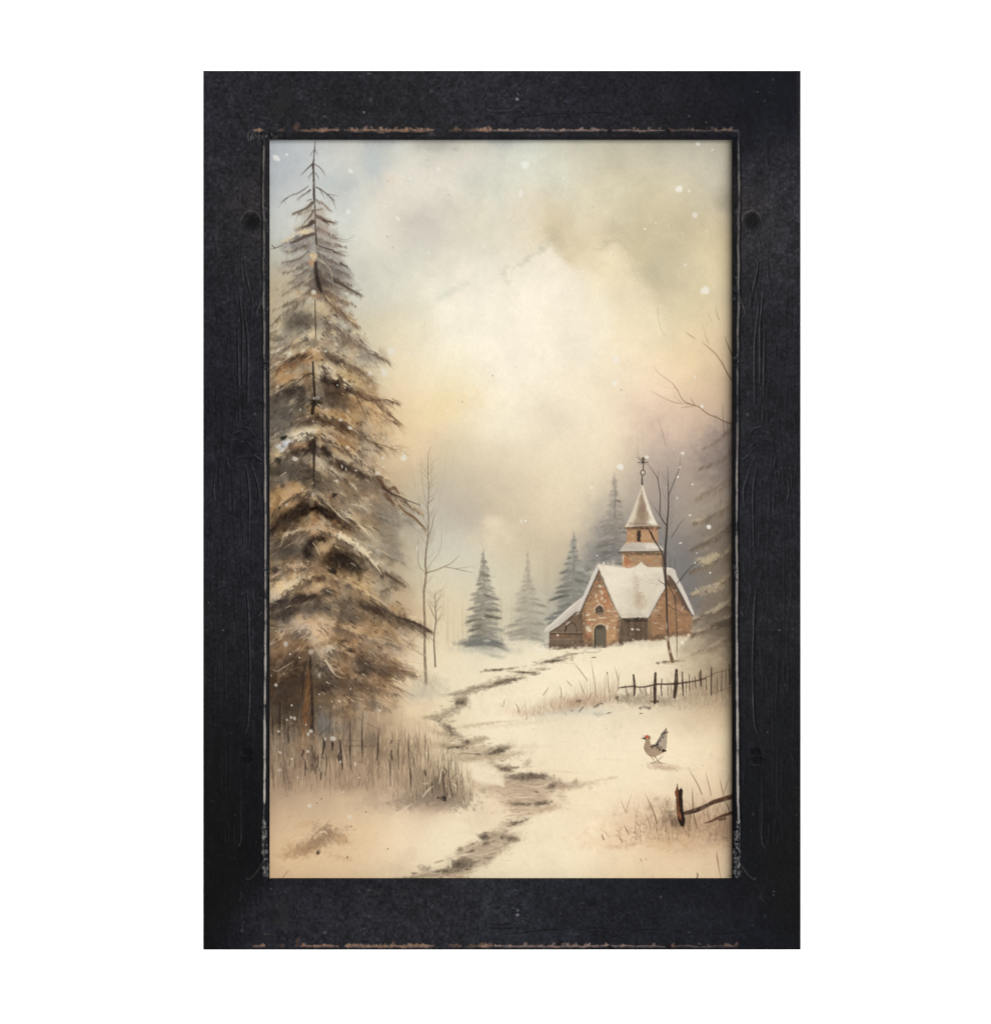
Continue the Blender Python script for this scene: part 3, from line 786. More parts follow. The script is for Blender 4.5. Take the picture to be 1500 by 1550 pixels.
# plank porch between the gables
PR.poly([(939.6,935.6),(980.6,934.6),(983,972.4),(958,973.4),(936.6,977.4),(938,952)], (110,86,66), 1, .8)
for k in range(70):
    x = rng.uniform(939,981); y = rng.uniform(938,972)
    PR.stroke([(x,y),(x+rng.normal(0,.6),y+rng.uniform(4,12))], rng.uniform(.8,1.8), np.array((112,88,66))+rng.normal(0,18), .45, .5)
PR.blob(960,938.6,21,3.2,(52,40,33),.85,-2,.5,.3,3)
for x in (951,962,969,977):
    PR.stroke([(x,940),(x+.4,971)], 1., (64,50,40), .6, .5)
PR.blob(966,956,6,9,(86,66,52),.5,0,.7,.4,4)
PR.blob(957,952.6,2.2,1.8,(226,212,190),.85,0,.5,.4,2)
PR.blob(965.4,952.8,2.8,1.5,(220,206,184),.8,12,.5,.4,2)
PR.blob(946,968,6,5,(132,110,84),.5,0,.7,.4,3)
# right gable wall
PR.poly([(1010.8,872),(1018,880),(1028,898),(1038,918),(1048,936),(1046.6,961),(1020,966),(1000,970),(981,972.4),(980.4,934.6),(990,918),(1000,899)], (168,118,78), 1, .8)
for k in range(170):
    y = rng.uniform(892,966)
    xl = np.interp(y,[872,934],[1010,982]); xr = np.interp(y,[872,936],[1012,1047])
    x = rng.uniform(xl+1,xr-1)
    c = np.array([(176,122,78),(158,108,70),(188,136,90),(146,100,68),(178,128,96)][rng.integers(0,5)])+rng.normal(0,8)
    PR.blob(x,y,rng.uniform(1.5,3.6),rng.uniform(.8,1.6),c,.5,0,.5,.4,2)
PR.poly([(1010,870),(1014,871),(1024,886),(1034,906),(1043,926),(1036,922),(1026,904),(1016,888),(1009,886)], (98,74,60), .85, 1.6, .6, 3)
PR.blob(1023,906,8,6,(122,92,72),.6,40,.7,.4,4)
PR.blob(1027,922,6,6,(178,134,106),.5,0,.7,.4,4)
PR.blob(1034,930,10,3,(120,90,68),.4,0,.7,.5,3)
PR.blob(983,952,3,18,(120,102,72),.6,0,.7,.5,4)
PR.blob(994,965,12,4,(112,86,64),.6,-6,.7,.5,4)
PR.blob(1045,950,3,14,(150,120,92),.5,0,.7,.5,4)
for x, y, w in [(1000,920,4),(1028,938.6,6),(1029,953,5),(1012,912,3),(994,943,5),(1000,951,7),(990,943,3)]:
    PR.stroke([(x-w/2,y+rng.normal(0,.4)),(x+w/2,y+rng.normal(0,.4))], 1., (226,204,170), .6, .4)
for y in (936,941.5,947.4,953,958.6):
    PR.stroke([(985,y+1),(1002,y),(1022,y-1),(1045,y-2)], .6, (120,88,62), .35, .4, dry=.6)
ring = [(998.4 + 2.2*math.cos(t), 933.4 + 2.2*math.sin(t)) for t in np.linspace(0, 2*math.pi, 10)]
PR.stroke(ring, .9, (90,64,46), .7, .4, False)
# verges of the right gable
PR.poly([(1006.8,884),(1008,889),(999,903),(990,920),(981.4,935),(977,934.6),(979,928),(990,910),(1000,893)], (206,196,180), 1, .8)
PR.stroke([(1005,889),(995,904),(986,920),(979,933)], [1.4,2,2.2,2], (224,214,198), .6, .8)
PR.stroke([(1007.6,890),(998,906),(989,922),(982,935.6)], 1.2, (74,54,42), .75, .6)
PR.poly([(1009,866),(1012,861),(1020,861.6),(1024,872),(1032,886),(1041,905),(1051,929),(1050,931),(1047,930),(1039,915),(1030,897),(1021,881),(1015,872)], (204,194,182), 1, .8)
PR.stroke([(1016,864),(1024,878),(1034,897),(1047,925)], [2,3,3,2.4], (220,210,196), .6, .9)
PR.stroke([(1022,884),(1033,904),(1044,926)], [.9,1.2,1.2], (150,136,124), .5, .6)
PR.stroke([(1014,872),(1022,885),(1031,901),(1040,919),(1048,933)], 1.3, (70,54,44), .75, .6)
PR.stroke([(1035,918),(1031,924)], 1., (220,206,184), .7, .5)
# mottling: lime, soot and damp over all the masonry
mk = PR.M['painted_church'] > .8
for k in range(520):
    x, y = rng.uniform(832, 1048), rng.uniform(800, 982)
    j, i = int(y - PR.y0), int(x - PR.x0)
    r_, g_, b_ = PR.at(x, y)
    if not mk[j, i] or r_ - b_ < 42:
        continue
    c = [(216,194,164),(96,74,58),(142,112,86),(190,148,110),(120,98,80)][rng.integers(0, 5)]
    PR.blob(x, y, rng.uniform(.8, 2.6), rng.uniform(.6, 1.4), c, rng.uniform(.18, .5), rng.uniform(-10, 10), .5, .6, 2)
for x, y, rx, ry in [(893,972,10,8),(930,974,10,4),(1000,966,16,5),(1030,962,18,5),(952,972,16,4),(858,980,24,4),(884,950,3,26),(937,955,3,20)]:
    PR.blob(x, y, rx, ry, (84,66,52), .4, 0, .9, .5, 4)
roof = [(955,926,22,9,(206,192,166),.45),(985,912,9,14,(204,190,164),.4),(962,886,9,16,(214,200,174),.35),(925,868,14,5,(222,210,186),.4),(945,905,14,20,(216,203,178),.3),(1000,872,10,8,(206,196,176),.4),(972,880,20,12,(222,210,186),.3)]
for x, y, rx, ry, c, a in roof:
    PR.blob(x, y, rx, ry, c, a, 0, .9, .5, 5)
w = np.clip(PR.M['painted_church'], 0, 1)[..., None]
PR.C += w * .30 * (PR.C.mean(2, keepdims=True) * np.array([.99, .95, .88], np.float32) - PR.C)
PR.rec = None
# drifted snow against the walls
PR.poly([(826,984),(846,982),(866,981),(884,980),(900,981),(918,980),(936,976.6),(950,973.6),(962,970.4),(974,969),(986,971.4),(1000,970),(1010,966),(1024,964),(1044,961.4),(1036,975),(1000,992),(950,1004),(880,1000),(830,992)], (238,224,194), .8, 3.2, 1.6, 5)
PR.blob(896,984,13,2.6,(236,222,196),.95,0,.4,.2,3)
PR.stroke([(884,985),(890,987.6),(904,987),(910,984)], .9, (120,104,86), .6, .5)
PR.stroke([(884,983),(896,981.4),(908,983)], .8, (110,96,80), .5, .5)
PR.blob(960,973,30,2.4,(226,214,190),.6,-5,.7,.5,3)
PR.blob(990,974,28,4,(206,194,170),.45,-6,.8,.5,5)
PR.blob(1040,972,28,8,(196,180,152),.5,-8,.8,.5,6)
PR.blob(1060,1000,36,18,(182,164,136),.45,-20,.9,.5,9)
PR.hatch((np.add.outer(np.arange(PR.H), np.zeros(PR.W)) > 752) & (np.add.outer(np.arange(PR.H), np.zeros(PR.W)) < 800) & (np.add.outer(np.zeros(PR.H), np.arange(PR.W)) > 620), 260, 10, lambda x, y: (1, -.3), 12, .3, 1.0)

# ---- bare tree standing before the church
TT = (66, 56, 50)
PR.rec = 'painted_tree_by_church'
PR.stroke([(1010.4,706),(1010.8,726),(1011.4,752),(1011.2,772),(1009.6,790),(1008.4,812),(1006.6,836),(1006.6,858),(1007.4,880),(1008.6,905),(1009.4,935),(1010.4,962)],
          [.5,.9,1.4,2,2.5,3,3.5,4,3.6,3,2.6,2.4], TT, .92, .4)
PR.stroke([(1010.4,960),(1011.4,975),(1014,988),(1017.6,1001)], [3,4,4.6,5.6], (104,78,58), .9, .5)
PR.blob(1013.6,986,1.8,2.6,(220,206,184),.7,0,.5,.4,2)
PR.blob(1010,966,1.4,5,(212,196,174),.6,0,.5,.4,2)
PR.blob(1009,948,1,5,(206,186,160),.5,0,.5,.4,2)
PR.stroke([(1011.6,752),(1015,741),(1020,729),(1024,719),(1028,708),(1029.6,691)], [1.3,1.2,1.1,1,.8,.4], TT, .8, .4)
PR.stroke([(1008,795),(1002,786),(998.6,778),(999,762),(999,748),(997,736),(995,724),(988,713),(980,702.6)], [1.8,1.7,1.6,1.4,1.3,1.1,1,.8,.5], TT, .85, .4)
PR.stroke([(995.6,726),(996.6,712)], [.9,.5], TT, .7, .4)
PR.stroke([(998,780),(990,768),(984,758)], [1,.8,.4], TT, .6, .4)
PR.stroke([(1006,856),(1002,838),(997,828),(991,819),(986,809),(980,799)], [3.6,2.6,2.2,2.4,2.6,1], TT, .85, .4)
PR.stroke([(985,806),(988,815)], [2.6,2], (52,42,36), .8, .4)
PR.stroke([(1007,880),(1003,858),(1000,846)], [2,1.6,1.2], TT, .7, .4)
PR.stroke([(1016,813),(1024,801),(1030,791),(1036,785)], [1.1,1,.8,.5], TT, .7, .4)
PR.stroke([(1006.6,885),(1000,881),(996,877)], [1.4,1,.6], TT, .8, .4)
PR.stroke([(1009,880),(1014,890),(1019,900),(1023,910)], [1.6,1.6,1.3,1], TT, .8, .4)
PR.stroke([(1022,900),(1022.6,925),(1024,950),(1024.4,975),(1024.2,995)], [1,1.2,1.3,1.1,.7], TT, .8, .4)
PR.stroke([(1022,858),(1021,844)], [.9,.6], TT, .6, .4)
PR.stroke([(1014.6,858),(1014,840)], [.9,.6], TT, .5, .4)
PR.stroke([(1024,884),(1030,876),(1040,864)], [1.2,1.2,1], TT, .7, .4)
PR.stroke([(1010,914),(1018,921),(1026,924)], [.8,1.2,1], TT, .6, .4)
twigs([(1008,860),(1009,812),(1011,775),(1011,730)], 22, 20, (92, 80, 72), .55)
PR.rec = None
PR.blob(1020,1001,14,1.6,(124,104,84),.65,-2,.7,.5,3)
PR.blob(1010,1004,10,1.6,(150,128,104),.5,6,.7,.5,3)
PR.blob(996,1003,3,1.2,(140,120,98),.6,10,.7,.5,2)
# ---- the big snow laden spruce on the left
PR.rec = 'painted_spruce'
B = PR.blob
OUT = [(477,214),(481,245),(493,268),(486,280),(512,298),(500,318),(511,338),(500,352),(520,380),(508,395),(530,420),(548,446),(520,452),(530,485),(548,500),(590,546),(556,560),(568,590),(600,640),(560,640),(610,680),(566,684),(575,720),(608,752),(640,800),(600,800),(616,850),(570,868),(612,890),(600,905),(648,955),(620,965),(636,1020),(600,1040),(604,1070),(560,1085),(520,1110),(408,1110),(408,440),(430,410),(412,395),(440,372),(411,375),(446,350),(436,325),(460,312),(422,306),(445,294),(466,280),(454,268),(470,245)]
def inside(poly):
    p = np.asarray(poly, float)
    X = PR.x0 + (np.arange(PR.W) + .5) / PR.S; Y = (PR.y0 + (np.arange(PR.H) + .5) / PR.S)[:, None]
    ins = np.zeros((PR.H, PR.W), bool)
    for k in range(len(p)):
        (ax, ay), (bx, by) = p[k], p[(k + 1) % len(p)]
        if ay != by:
            ins ^= ((ay > Y) != (by > Y)) & (X[None] < (bx - ax) * (Y - ay) / (by - ay) + ax)[0 if False else slice(None)].reshape(PR.H, PR.W)
    return ins
SPR = inside(OUT)
def sdir(x, y):
    s = 1 if x > 476 else -1
    return (s * (.9 + abs(x - 476) / 120), .75 + .3 * rng.normal())
# broad tonal washes: grey violet under layers, tan lit snow, umber hollows
for t in [
 # x, y, rx, ry, colour, alpha, rot
 (478,360,22,14,(150,142,134),.5,0),(455,368,26,9,(140,134,128),.55,-14),(500,362,18,12,(160,150,140),.5,20),
 (495,396,26,12,(128,120,114),.65,28),(450,400,22,10,(160,152,142),.5,-20),(508,418,20,10,(132,124,116),.6,34),
 (455,418,18,10,(146,136,124),.55,-24),(428,440,20,18,(192,172,142),.5,0),(500,442,20,10,(120,106,94),.6,34),
 (484,424,14,16,(84,70,60),.7,10),(480,446,20,7,(186,146,102),.65,0),(512,470,20,9,(132,104,78),.65,50),
 (458,466,12,10,(180,160,128),.5,0),(488,470,14,14,(192,164,124),.6,20),(440,482,10,16,(118,108,94),.6,15),
 (456,488,18,12,(88,78,68),.65,-15),(420,490,10,18,(198,180,146),.6,20),(500,500,22,12,(126,112,98),.55,30),
 (480,484,20,10,(120,108,94),.5,0),(440,512,16,12,(150,136,116),.5,-20),(465,508,14,6,(216,192,150),.7,-30),
 (470,520,12,6,(96,84,70),.5,-10),(530,512,24,10,(140,122,104),.55,38),(545,535,26,8,(138,120,100),.5,38),
 (492,521,13,8,(164,130,102),.45,20),(430,530,22,9,(140,116,90),.5,-20),(520,548,20,14,(168,154,132),.5,30),
 (442,548,32,10,(116,86,62),.8,-10),(480,542,14,9,(178,138,96),.7,0),(502,542,12,6,(76,58,44),.75,40),
 (424,556,18,8,(150,116,84),.6,-10),(432,576,26,9,(178,138,98),.65,-18),(500,560,26,7,(204,176,128),.7,42),
 (530,572,22,6,(196,166,118),.6,42),(536,560,20,8,(140,112,84),.6,44),(560,585,16,6,(160,128,94),.5,40),
 (488,560,9,8,(206,178,134),.6,0),(492,573,7,8,(54,42,35),.8,0),(512,580,6,6,(42,32,26),.85,0),(527,587,8,7,(40,30,25),.85,10),
 (465,575,8,14,(120,90,64),.6,0),(500,592,24,12,(84,62,46),.75,14),(520,602,26,10,(98,74,54),.65,28),
 (443,592,18,9,(68,58,50),.8,-18),(424,602,14,8,(72,64,56),.75,-18),(458,604,10,12,(58,46,38),.75,0),
 (430,622,26,16,(106,98,88),.75,-10),(480,608,10,8,(56,44,36),.8,0),(505,612,18,9,(120,92,66),.55,15),
 (545,606,26,16,(176,142,104),.6,30),(565,630,22,16,(190,156,116),.5,35),(500,626,30,6,(192,156,112),.7,18),
 (535,640,26,6,(182,146,104),.6,30),(470,634,15,6,(92,70,52),.75,-5),(500,640,22,6,(76,56,42),.7,18),
 (525,650,18,8,(92,70,52),.65,28),(550,660,22,7,(128,100,74),.55,34),(560,650,24,10,(176,142,104),.4,34),
 (420,648,14,12,(110,102,92),.6,0),(456,660,20,9,(228,204,164),.85,-20),(484,660,9,8,(214,184,140),.75,20),
 (505,662,18,8,(150,118,86),.6,25),(452,674,22,5,(158,118,84),.8,-8),(452,683,20,4.5,(64,52,44),.75,-6),
 (472,676,7,12,(52,38,31),.85,0),(491,684,10,7,(54,40,31),.85,35),(516,674,22,8,(170,132,94),.6,28),
 (545,690,24,8,(190,154,112),.6,32),(420,684,11,10,(212,190,152),.8,-20),(416,692,8,6,(216,194,156),.7,0),
 (440,714,34,20,(110,102,92),.85,-10),(424,730,18,10,(96,88,78),.6,-10),(488,707,13,8,(208,182,142),.85,42),
 (512,704,16,6,(86,64,48),.75,32),(530,710,16,6,(74,56,44),.8,20),(550,720,18,6,(94,72,54),.7,22),
 (548,704,26,5,(206,172,128),.7,34),(570,718,14,5,(200,168,122),.65,34),(540,735,40,14,(148,124,100),.75,14),
 (480,728,18,12,(92,84,72),.75,20),(500,742,22,9,(128,112,94),.6,20),(440,742,32,10,(186,152,110),.8,-14),
 (418,770,14,18,(180,148,108),.75,-20),(455,755,26,7,(176,142,104),.7,0),(478,752,14,5,(206,182,148),.7,10),
 (470,768,18,10,(40,30,25),.9,0),(442,780,26,9,(56,44,36),.85,-24),(418,798,16,8,(62,50,42),.75,-30),
 (498,778,16,10,(50,38,30),.85,28),(518,794,16,8,(62,47,37),.8,32),(538,806,16,5,(96,76,58),.65,30),
 (505,760,20,7,(146,120,94),.65,30),(540,770,30,10,(150,130,108),.65,24),(575,775,30,14,(166,148,124),.6,28),
 (610,790,24,16,(178,164,140),.5,30),(440,796,20,7,(116,94,72),.6,-10),(478,784,6,7,(154,116,82),.75,0),(508,790,6,5,(150,112,80),.7,0),
 (482,806,28,7,(182,152,120),.85,6),(448,812,18,7,(160,132,104),.6,-14),(486,815,10,5,(46,37,33),.8,0),
 (424,822,16,9,(88,76,64),.65,-20),(432,838,24,12,(112,102,90),.75,-14),(468,832,9,14,(44,37,32),.85,0),
 (486,834,12,6,(190,158,124),.6,10),(520,826,12,6,(120,104,88),.5,20),(500,848,16,12,(70,58,48),.7,0),
 (520,848,18,12,(46,38,32),.85,14),(536,858,20,8,(58,50,42),.8,10),(545,846,12,6,(70,60,50),.6,30),
 (565,810,36,18,(164,150,128),.6,26),(590,832,34,18,(182,170,146),.5,26),(595,855,30,12,(176,162,136),.4,20),
 (420,862,12,5,(62,54,48),.7,0),(450,858,26,9,(198,160,120),.85,0),(480,862,22,6,(166,136,106),.6,8),(504,865,7,4,(52,43,38),.85,20),
 (545,876,34,10,(150,130,104),.65,12),(580,880,28,10,(176,154,122),.6,22),(600,876,12,5,(92,76,62),.55,30),
 (440,884,32,9,(222,196,156),.9,-20),(470,884,24,7,(206,178,142),.75,6),(505,884,20,6,(190,158,120),.75,24),
 (424,900,18,9,(212,186,148),.85,-30),(448,894,22,6,(196,166,130),.7,-10),(486,876,8,4,(76,60,50),.75,0),(461,878,7,1.8,(70,56,46),.7,18),
 (460,904,16,5,(54,45,40),.85,-4),(426,912,18,6,(66,56,48),.8,-34),(480,904,8,4,(64,54,46),.7,0),(496,895,9,5,(80,70,62),.8,10),
 (470,920,44,12,(124,112,100),.85,6),(520,918,30,10,(122,108,92),.75,20),(430,928,24,10,(80,70,62),.8,-24),
 (452,938,18,6,(164,154,140),.6,-20),(424,946,16,7,(100,90,78),.6,-20),(515,932,26,8,(110,96,82),.6,16),
 (545,890,30,6,(194,158,112),.7,32),(575,912,22,6,(190,154,110),.7,34),(580,896,30,14,(186,162,128),.55,26),
 (560,920,20,6,(82,66,52),.8,26),(582,932,22,6,(72,58,46),.8,20),(612,944,24,5,(84,70,57),.8,16),(620,953,26,8,(128,112,96),.6,8),
 (572,920,6,5,(44,36,30),.8,0),(555,940,26,8,(146,122,96),.6,18),(590,950,28,9,(166,142,112),.6,16),
 (485,948,34,12,(208,178,142),.85,6),(440,962,34,11,(182,150,116),.75,-10),(478,966,20,10,(212,184,148),.75,0),
 (520,958,18,6,(110,88,68),.7,34),(545,968,24,8,(200,160,116),.7,20),(580,972,28,10,(190,160,124),.6,14),
 (430,984,28,12,(154,124,94),.8,-10),(455,978,12,12,(110,84,62),.6,0),(424,1004,22,9,(104,82,62),.8,-10),
 (440,996,16,6,(134,104,78),.6,-20),(500,990,20,9,(212,182,146),.8,10),(535,990,20,8,(170,138,104),.6,24),
 (531,985,8,4,(62,50,42),.75,20),(521,971,4,2.5,(78,64,50),.7,0),(558,1002,30,11,(112,88,68),.8,16),
 (590,1010,24,9,(130,104,80),.65,14),(546,1018,9,5,(72,57,46),.8,10),(585,1022,16,6,(92,74,58),.7,10),
 (515,1010,20,9,(150,122,96),.6,30),(480,1006,14,8,(160,134,104),.6,0),(530,1030,34,11,(150,118,90),.75,18),
 (575,1036,26,10,(160,130,100),.6,22),(500,1032,22,12,(92,78,64),.7,0),(450,1020,22,16,(98,76,58),.75,0),
 (424,1040,24,22,(92,73,58),.85,0),(440,1066,20,22,(108,90,74),.7,0),(500,1060,26,18,(130,112,94),.75,0),
 (540,1060,34,14,(158,134,108),.65,14),(580,1066,26,14,(196,170,138),.4,14),(490,1090,14,22,(126,121,113),.75,0),
 (520,1095,26,18,(150,132,112),.65,0),(425,1100,20,26,(116,100,84),.7,0),(445,1110,16,20,(124,110,96),.6,0),
 (550,1100,26,16,(178,154,126),.55,0)]:
    x, y, rx, ry, c, a, r = t
    if x > 540 and 640 < y < 1000 and rx > 20:
        a *= .62
    B(x, y, rx * 1.05, ry * 1.08, c, a, r, .78, .5, max(6, ry * 1.1), .12)
# dry-brush sponging of darks and lights inside the tree
m0 = gblur(SPR.astype(np.float32), 6)
lvl = np.clip((PR.y0 + np.arange(PR.H)[:, None] / PR.S - 380) / 120, 0, 1)
d1 = np.clip(noise(16, PR.H, PR.W) * 1.6 + noise(4, PR.H, PR.W) * .7 - .75, 0, 1) * m0 * lvl
d2 = np.clip(noise(16, PR.H, PR.W) * 1.6 + noise(4, PR.H, PR.W) * .7 - .85, 0, 1) * m0 * lvl
PR.C += (d1 * .34)[..., None] * (rgb((66, 52, 42)) - PR.C)
PR.C += (d2 * .34)[..., None] * (rgb((216, 192, 154)) - PR.C)
PR.hatch(SPR & (np.add.outer(np.arange(PR.H), np.zeros(PR.W)) > 170), 3600, 11, sdir, 20, .34, 1.0)
PR.hatch(SPR & (np.add.outer(np.arange(PR.H), np.zeros(PR.W)) > 330), 1800, 6, sdir, 30, .3, 1.3, -6)

# a brown glaze deepens the hollows of the tree
sh = np.clip(noise(64, PR.H, PR.W) * .8 + noise(16, PR.H, PR.W) * .9 + .35, 0, 1) * m0 * np.clip((PR.y0 + np.arange(PR.H)[:, None] / PR.S - 520) / 160, 0, 1)
PR.C -= (sh * .20)[..., None] * PR.C * np.array([.8, .9, 1.0], np.float32)
lum = PR.C.mean(2, keepdims=True)
PR.C += (m0 * lvl)[..., None] * (PR.C - .54) * .16
PR.C = np.clip(PR.C, .03, 1)
# drooping boughs: shaded hanging needles under a ragged cap of snow
for x, y, rx, ry, r, c in [(476,330,12,12,0,(150,134,120)),(490,345,12,9,30,(148,130,118)),(462,344,12,7,-20,(140,126,116)),(494,374,18,9,28,(124,114,108)),(458,372,18,8,-20,(118,110,104)),(500,402,20,10,32,(108,100,95)),(452,398,18,8,-25,(136,124,112)),(480,410,14,14,0,(84,74,66)),(508,426,20,9,32,(112,100,90)),(456,424,18,9,-25,(126,112,98)),(486,440,20,9,10,(98,84,72))]:
    B(x, y, rx, ry, c, .5, r, .85, .5, 6)
for args in [([(476,300),(488,306),(500,318)],8,(190,182,166),.25,(96,84,74),.5),([(474,312),(460,318),(444,323)],9,(196,188,172),.25,(86,76,68),.55),([(477,322),(492,330),(508,337)],10,(200,190,170),.3,(84,70,60),.55),([(474,332),(462,340),(448,346)],10,(206,194,170),.35,(86,76,68),.55),
 ([(478,342),(494,350),(510,358)],11,(196,184,164),.3,(96,86,78),.5),([(478,358),(500,366),(524,372)],11,(190,180,162),.3,(98,90,84),.5),([(473,364),(452,374),(432,380)],11,(196,184,164),.35,(92,84,78),.5),([(480,382),(502,392),(526,402)],12,(176,168,154),.3,(88,80,76),.55),([(472,392),(450,404),(430,412)],11,(196,182,158),.35,(96,88,80),.5),([(482,406),(508,420),(534,432)],13,(172,160,142),.3,(80,72,66),.55),([(472,416),(452,430),(428,444)],13,(196,178,148),.4,(94,82,70),.5),([(486,434),(512,450),(540,462)],13,(184,162,132),.35,(84,68,56),.5),([(472,436),(446,452),(414,468)],13,(204,184,150),.4,(92,78,66),.5)]:
    bough(*args)
SN, ST_, SW = (226,206,168), (202,172,132), (214,190,152)
for args in [
 ([(478,372),(500,378),(522,386)],9,(196,186,166),.3,(104,96,90),.4),([(472,352),(452,356),(430,366)],10,(224,206,170),.5,(96,90,86),.45),([(480,392),(505,404),(530,420)],12,(176,166,150),.35,(92,84,78),.45),
 ([(470,380),(450,390),(426,397)],9,(200,190,172),.35,(110,102,96),.4),([(470,404),(454,414),(436,428)],11,(190,176,152),.35,(100,92,84),.4),([(486,422),(515,432),(548,447)],12,(170,156,136),.3,(80,70,62),.5),
 ([(490,446),(510,464),(545,495)],14,ST_,.45,(92,70,54),.5),([(466,448),(440,464),(411,490)],14,(206,186,150),.5,(96,82,68),.45),([(494,482),(540,516),(590,548)],16,(180,162,136),.35,(92,78,66),.45),
 ([(472,500),(450,516),(414,534)],15,SN,.55,(90,78,66),.45),([(484,522),(525,546),(562,572)],16,(190,168,134),.4,(86,70,56),.45),([(468,530),(440,540),(410,556)],16,SW,.5,(80,60,46),.5),
 ([(482,546),(505,562),(535,586)],17,SN,.65,(44,34,28),.65),([(530,584),(560,598),(604,610)],12,(182,152,116),.35,(78,60,46),.5),([(462,566),(436,578),(410,596)],16,ST_,.5,(58,48,42),.55),([(540,592),(572,608),(606,642)],12,(176,148,116),.3,(84,64,48),.5),
 ([(480,622),(515,634),(545,652),(580,678)],17,ST_,.55,(62,48,38),.6),([(478,628),(440,642),(411,664)],15,(200,176,142),.45,(84,72,62),.5),([(478,652),(455,656),(425,676)],18,(232,212,176),.7,(56,44,36),.6),([(486,656),(520,676),(556,704),(585,726)],18,(216,186,146),.6,(58,44,36),.65),
 ([(560,712),(590,740),(640,778)],14,(190,164,130),.35,(72,56,44),.55),([(488,700),(510,716),(540,740)],16,(210,186,150),.5,(84,70,60),.5),([(474,742),(440,750),(411,780)],18,ST_,.55,(48,38,32),.65),([(482,748),(512,770),(545,796)],18,(206,180,144),.5,(46,36,30),.7),
 ([(530,760),(565,778),(605,792)],16,(184,170,146),.35,(104,92,78),.4),([(470,800),(440,806),(411,826)],18,(196,168,134),.5,(66,55,47),.55),([(482,802),(500,806),(520,818)],14,(200,172,140),.5,(56,46,40),.55),([(510,808),(540,824),(566,850),(580,872)],18,SN,.75,(46,38,32),.7),
 ([(545,820),(580,838),(615,850)],16,(188,174,150),.35,(112,102,88),.35),([(476,852),(445,856),(411,874)],18,(212,178,140),.6,(66,56,48),.55),([(560,850),(585,866),(614,886)],14,(186,164,136),.35,(78,64,54),.5),([(484,868),(520,880),(560,902),(596,928)],20,(208,176,136),.55,(84,72,62),.5),
 ([(474,874),(444,884),(411,910)],22,(232,208,170),.75,(54,44,38),.65),([(560,902),(600,928),(654,956)],16,(176,150,120),.3,(62,50,42),.65),([(480,942),(520,950),(570,968),(604,976)],22,(206,176,138),.55,(104,86,70),.45),([(474,944),(444,956),(411,974)],20,(200,170,136),.5,(96,78,64),.5),
 ([(490,976),(530,990),(580,1006),(628,1018)],24,(206,174,138),.5,(86,68,54),.6),([(468,976),(440,992),(411,1012)],20,(182,152,122),.45,(84,66,52),.55),([(488,1000),(520,1018),(560,1036),(600,1050)],24,(196,164,130),.45,(88,72,58),.5),([(500,1030),(540,1048),(590,1072)],20,(186,160,130),.3,(110,92,76),.45)]:
    bough(*args)
# boughs feathering out to the right, each an inked rib with hanging needles
N1 = (112, 92, 72)
for pts, n, L, c, a in [
 ([(490,362),(510,378),(522,384)],16,9,(120,110,100),.4),
 ([(490,398),(512,410),(530,420)],26,12,(110,100,92),.45),
 ([(500,420),(528,436),(548,446)],34,12,(112,98,86),.5),
 ([(496,450),(512,470),(528,486),(544,496)],60,16,(130,100,74),.5),
 ([(512,498),(540,520),(566,538),(590,547)],80,20,(128,108,88),.45),
 ([(505,530),(535,556),(560,572)],60,22,(134,112,90),.45),
 ([(530,580),(556,598),(575,606),(598,610)],60,22,(120,94,70),.5),
 ([(520,600),(550,618),(580,630),(604,640)],80,26,(142,112,82),.4),
 ([(520,640),(555,660),(580,676),(606,680)],70,24,(126,100,74),.42),
 ([(500,652),(545,672),(575,684)],60,20,(120,94,70),.42),
 ([(530,676),(560,696),(585,712)],60,22,(170,136,98),.4),
 ([(560,712),(582,738),(604,752)],70,18,(104,80,60),.55),
 ([(520,742),(560,758),(600,766)],80,28,(132,112,92),.38),
 ([(560,766),(600,786),(628,800)],60,24,(146,130,110),.34),
 ([(530,800),(570,820),(610,842)],80,26,(146,132,112),.32),
 ([(540,848),(575,866),(610,882)],70,22,(112,96,78),.4),
 ([(520,884),(560,902),(596,926)],80,24,(166,136,102),.4),
 ([(540,906),(585,930),(625,946),(648,954)],110,22,(88,72,58),.5),
 ([(540,950),(585,966),(618,972)],90,28,(160,132,100),.4),
 ([(540,985),(580,998),(612,1004)],90,30,(130,104,80),.42),
 ([(530,1005),(575,1016),(622,1018)],90,26,(112,88,68),.45),
 ([(520,1025),(565,1034),(600,1040)],90,34,(128,102,78),.42),
 ([(500,1036),(540,1050),(576,1060)],70,34,(138,114,90),.36)]:
    PR.needles(pts, n, L, c, a, 1.0, .55, .9, .3, 3.5)
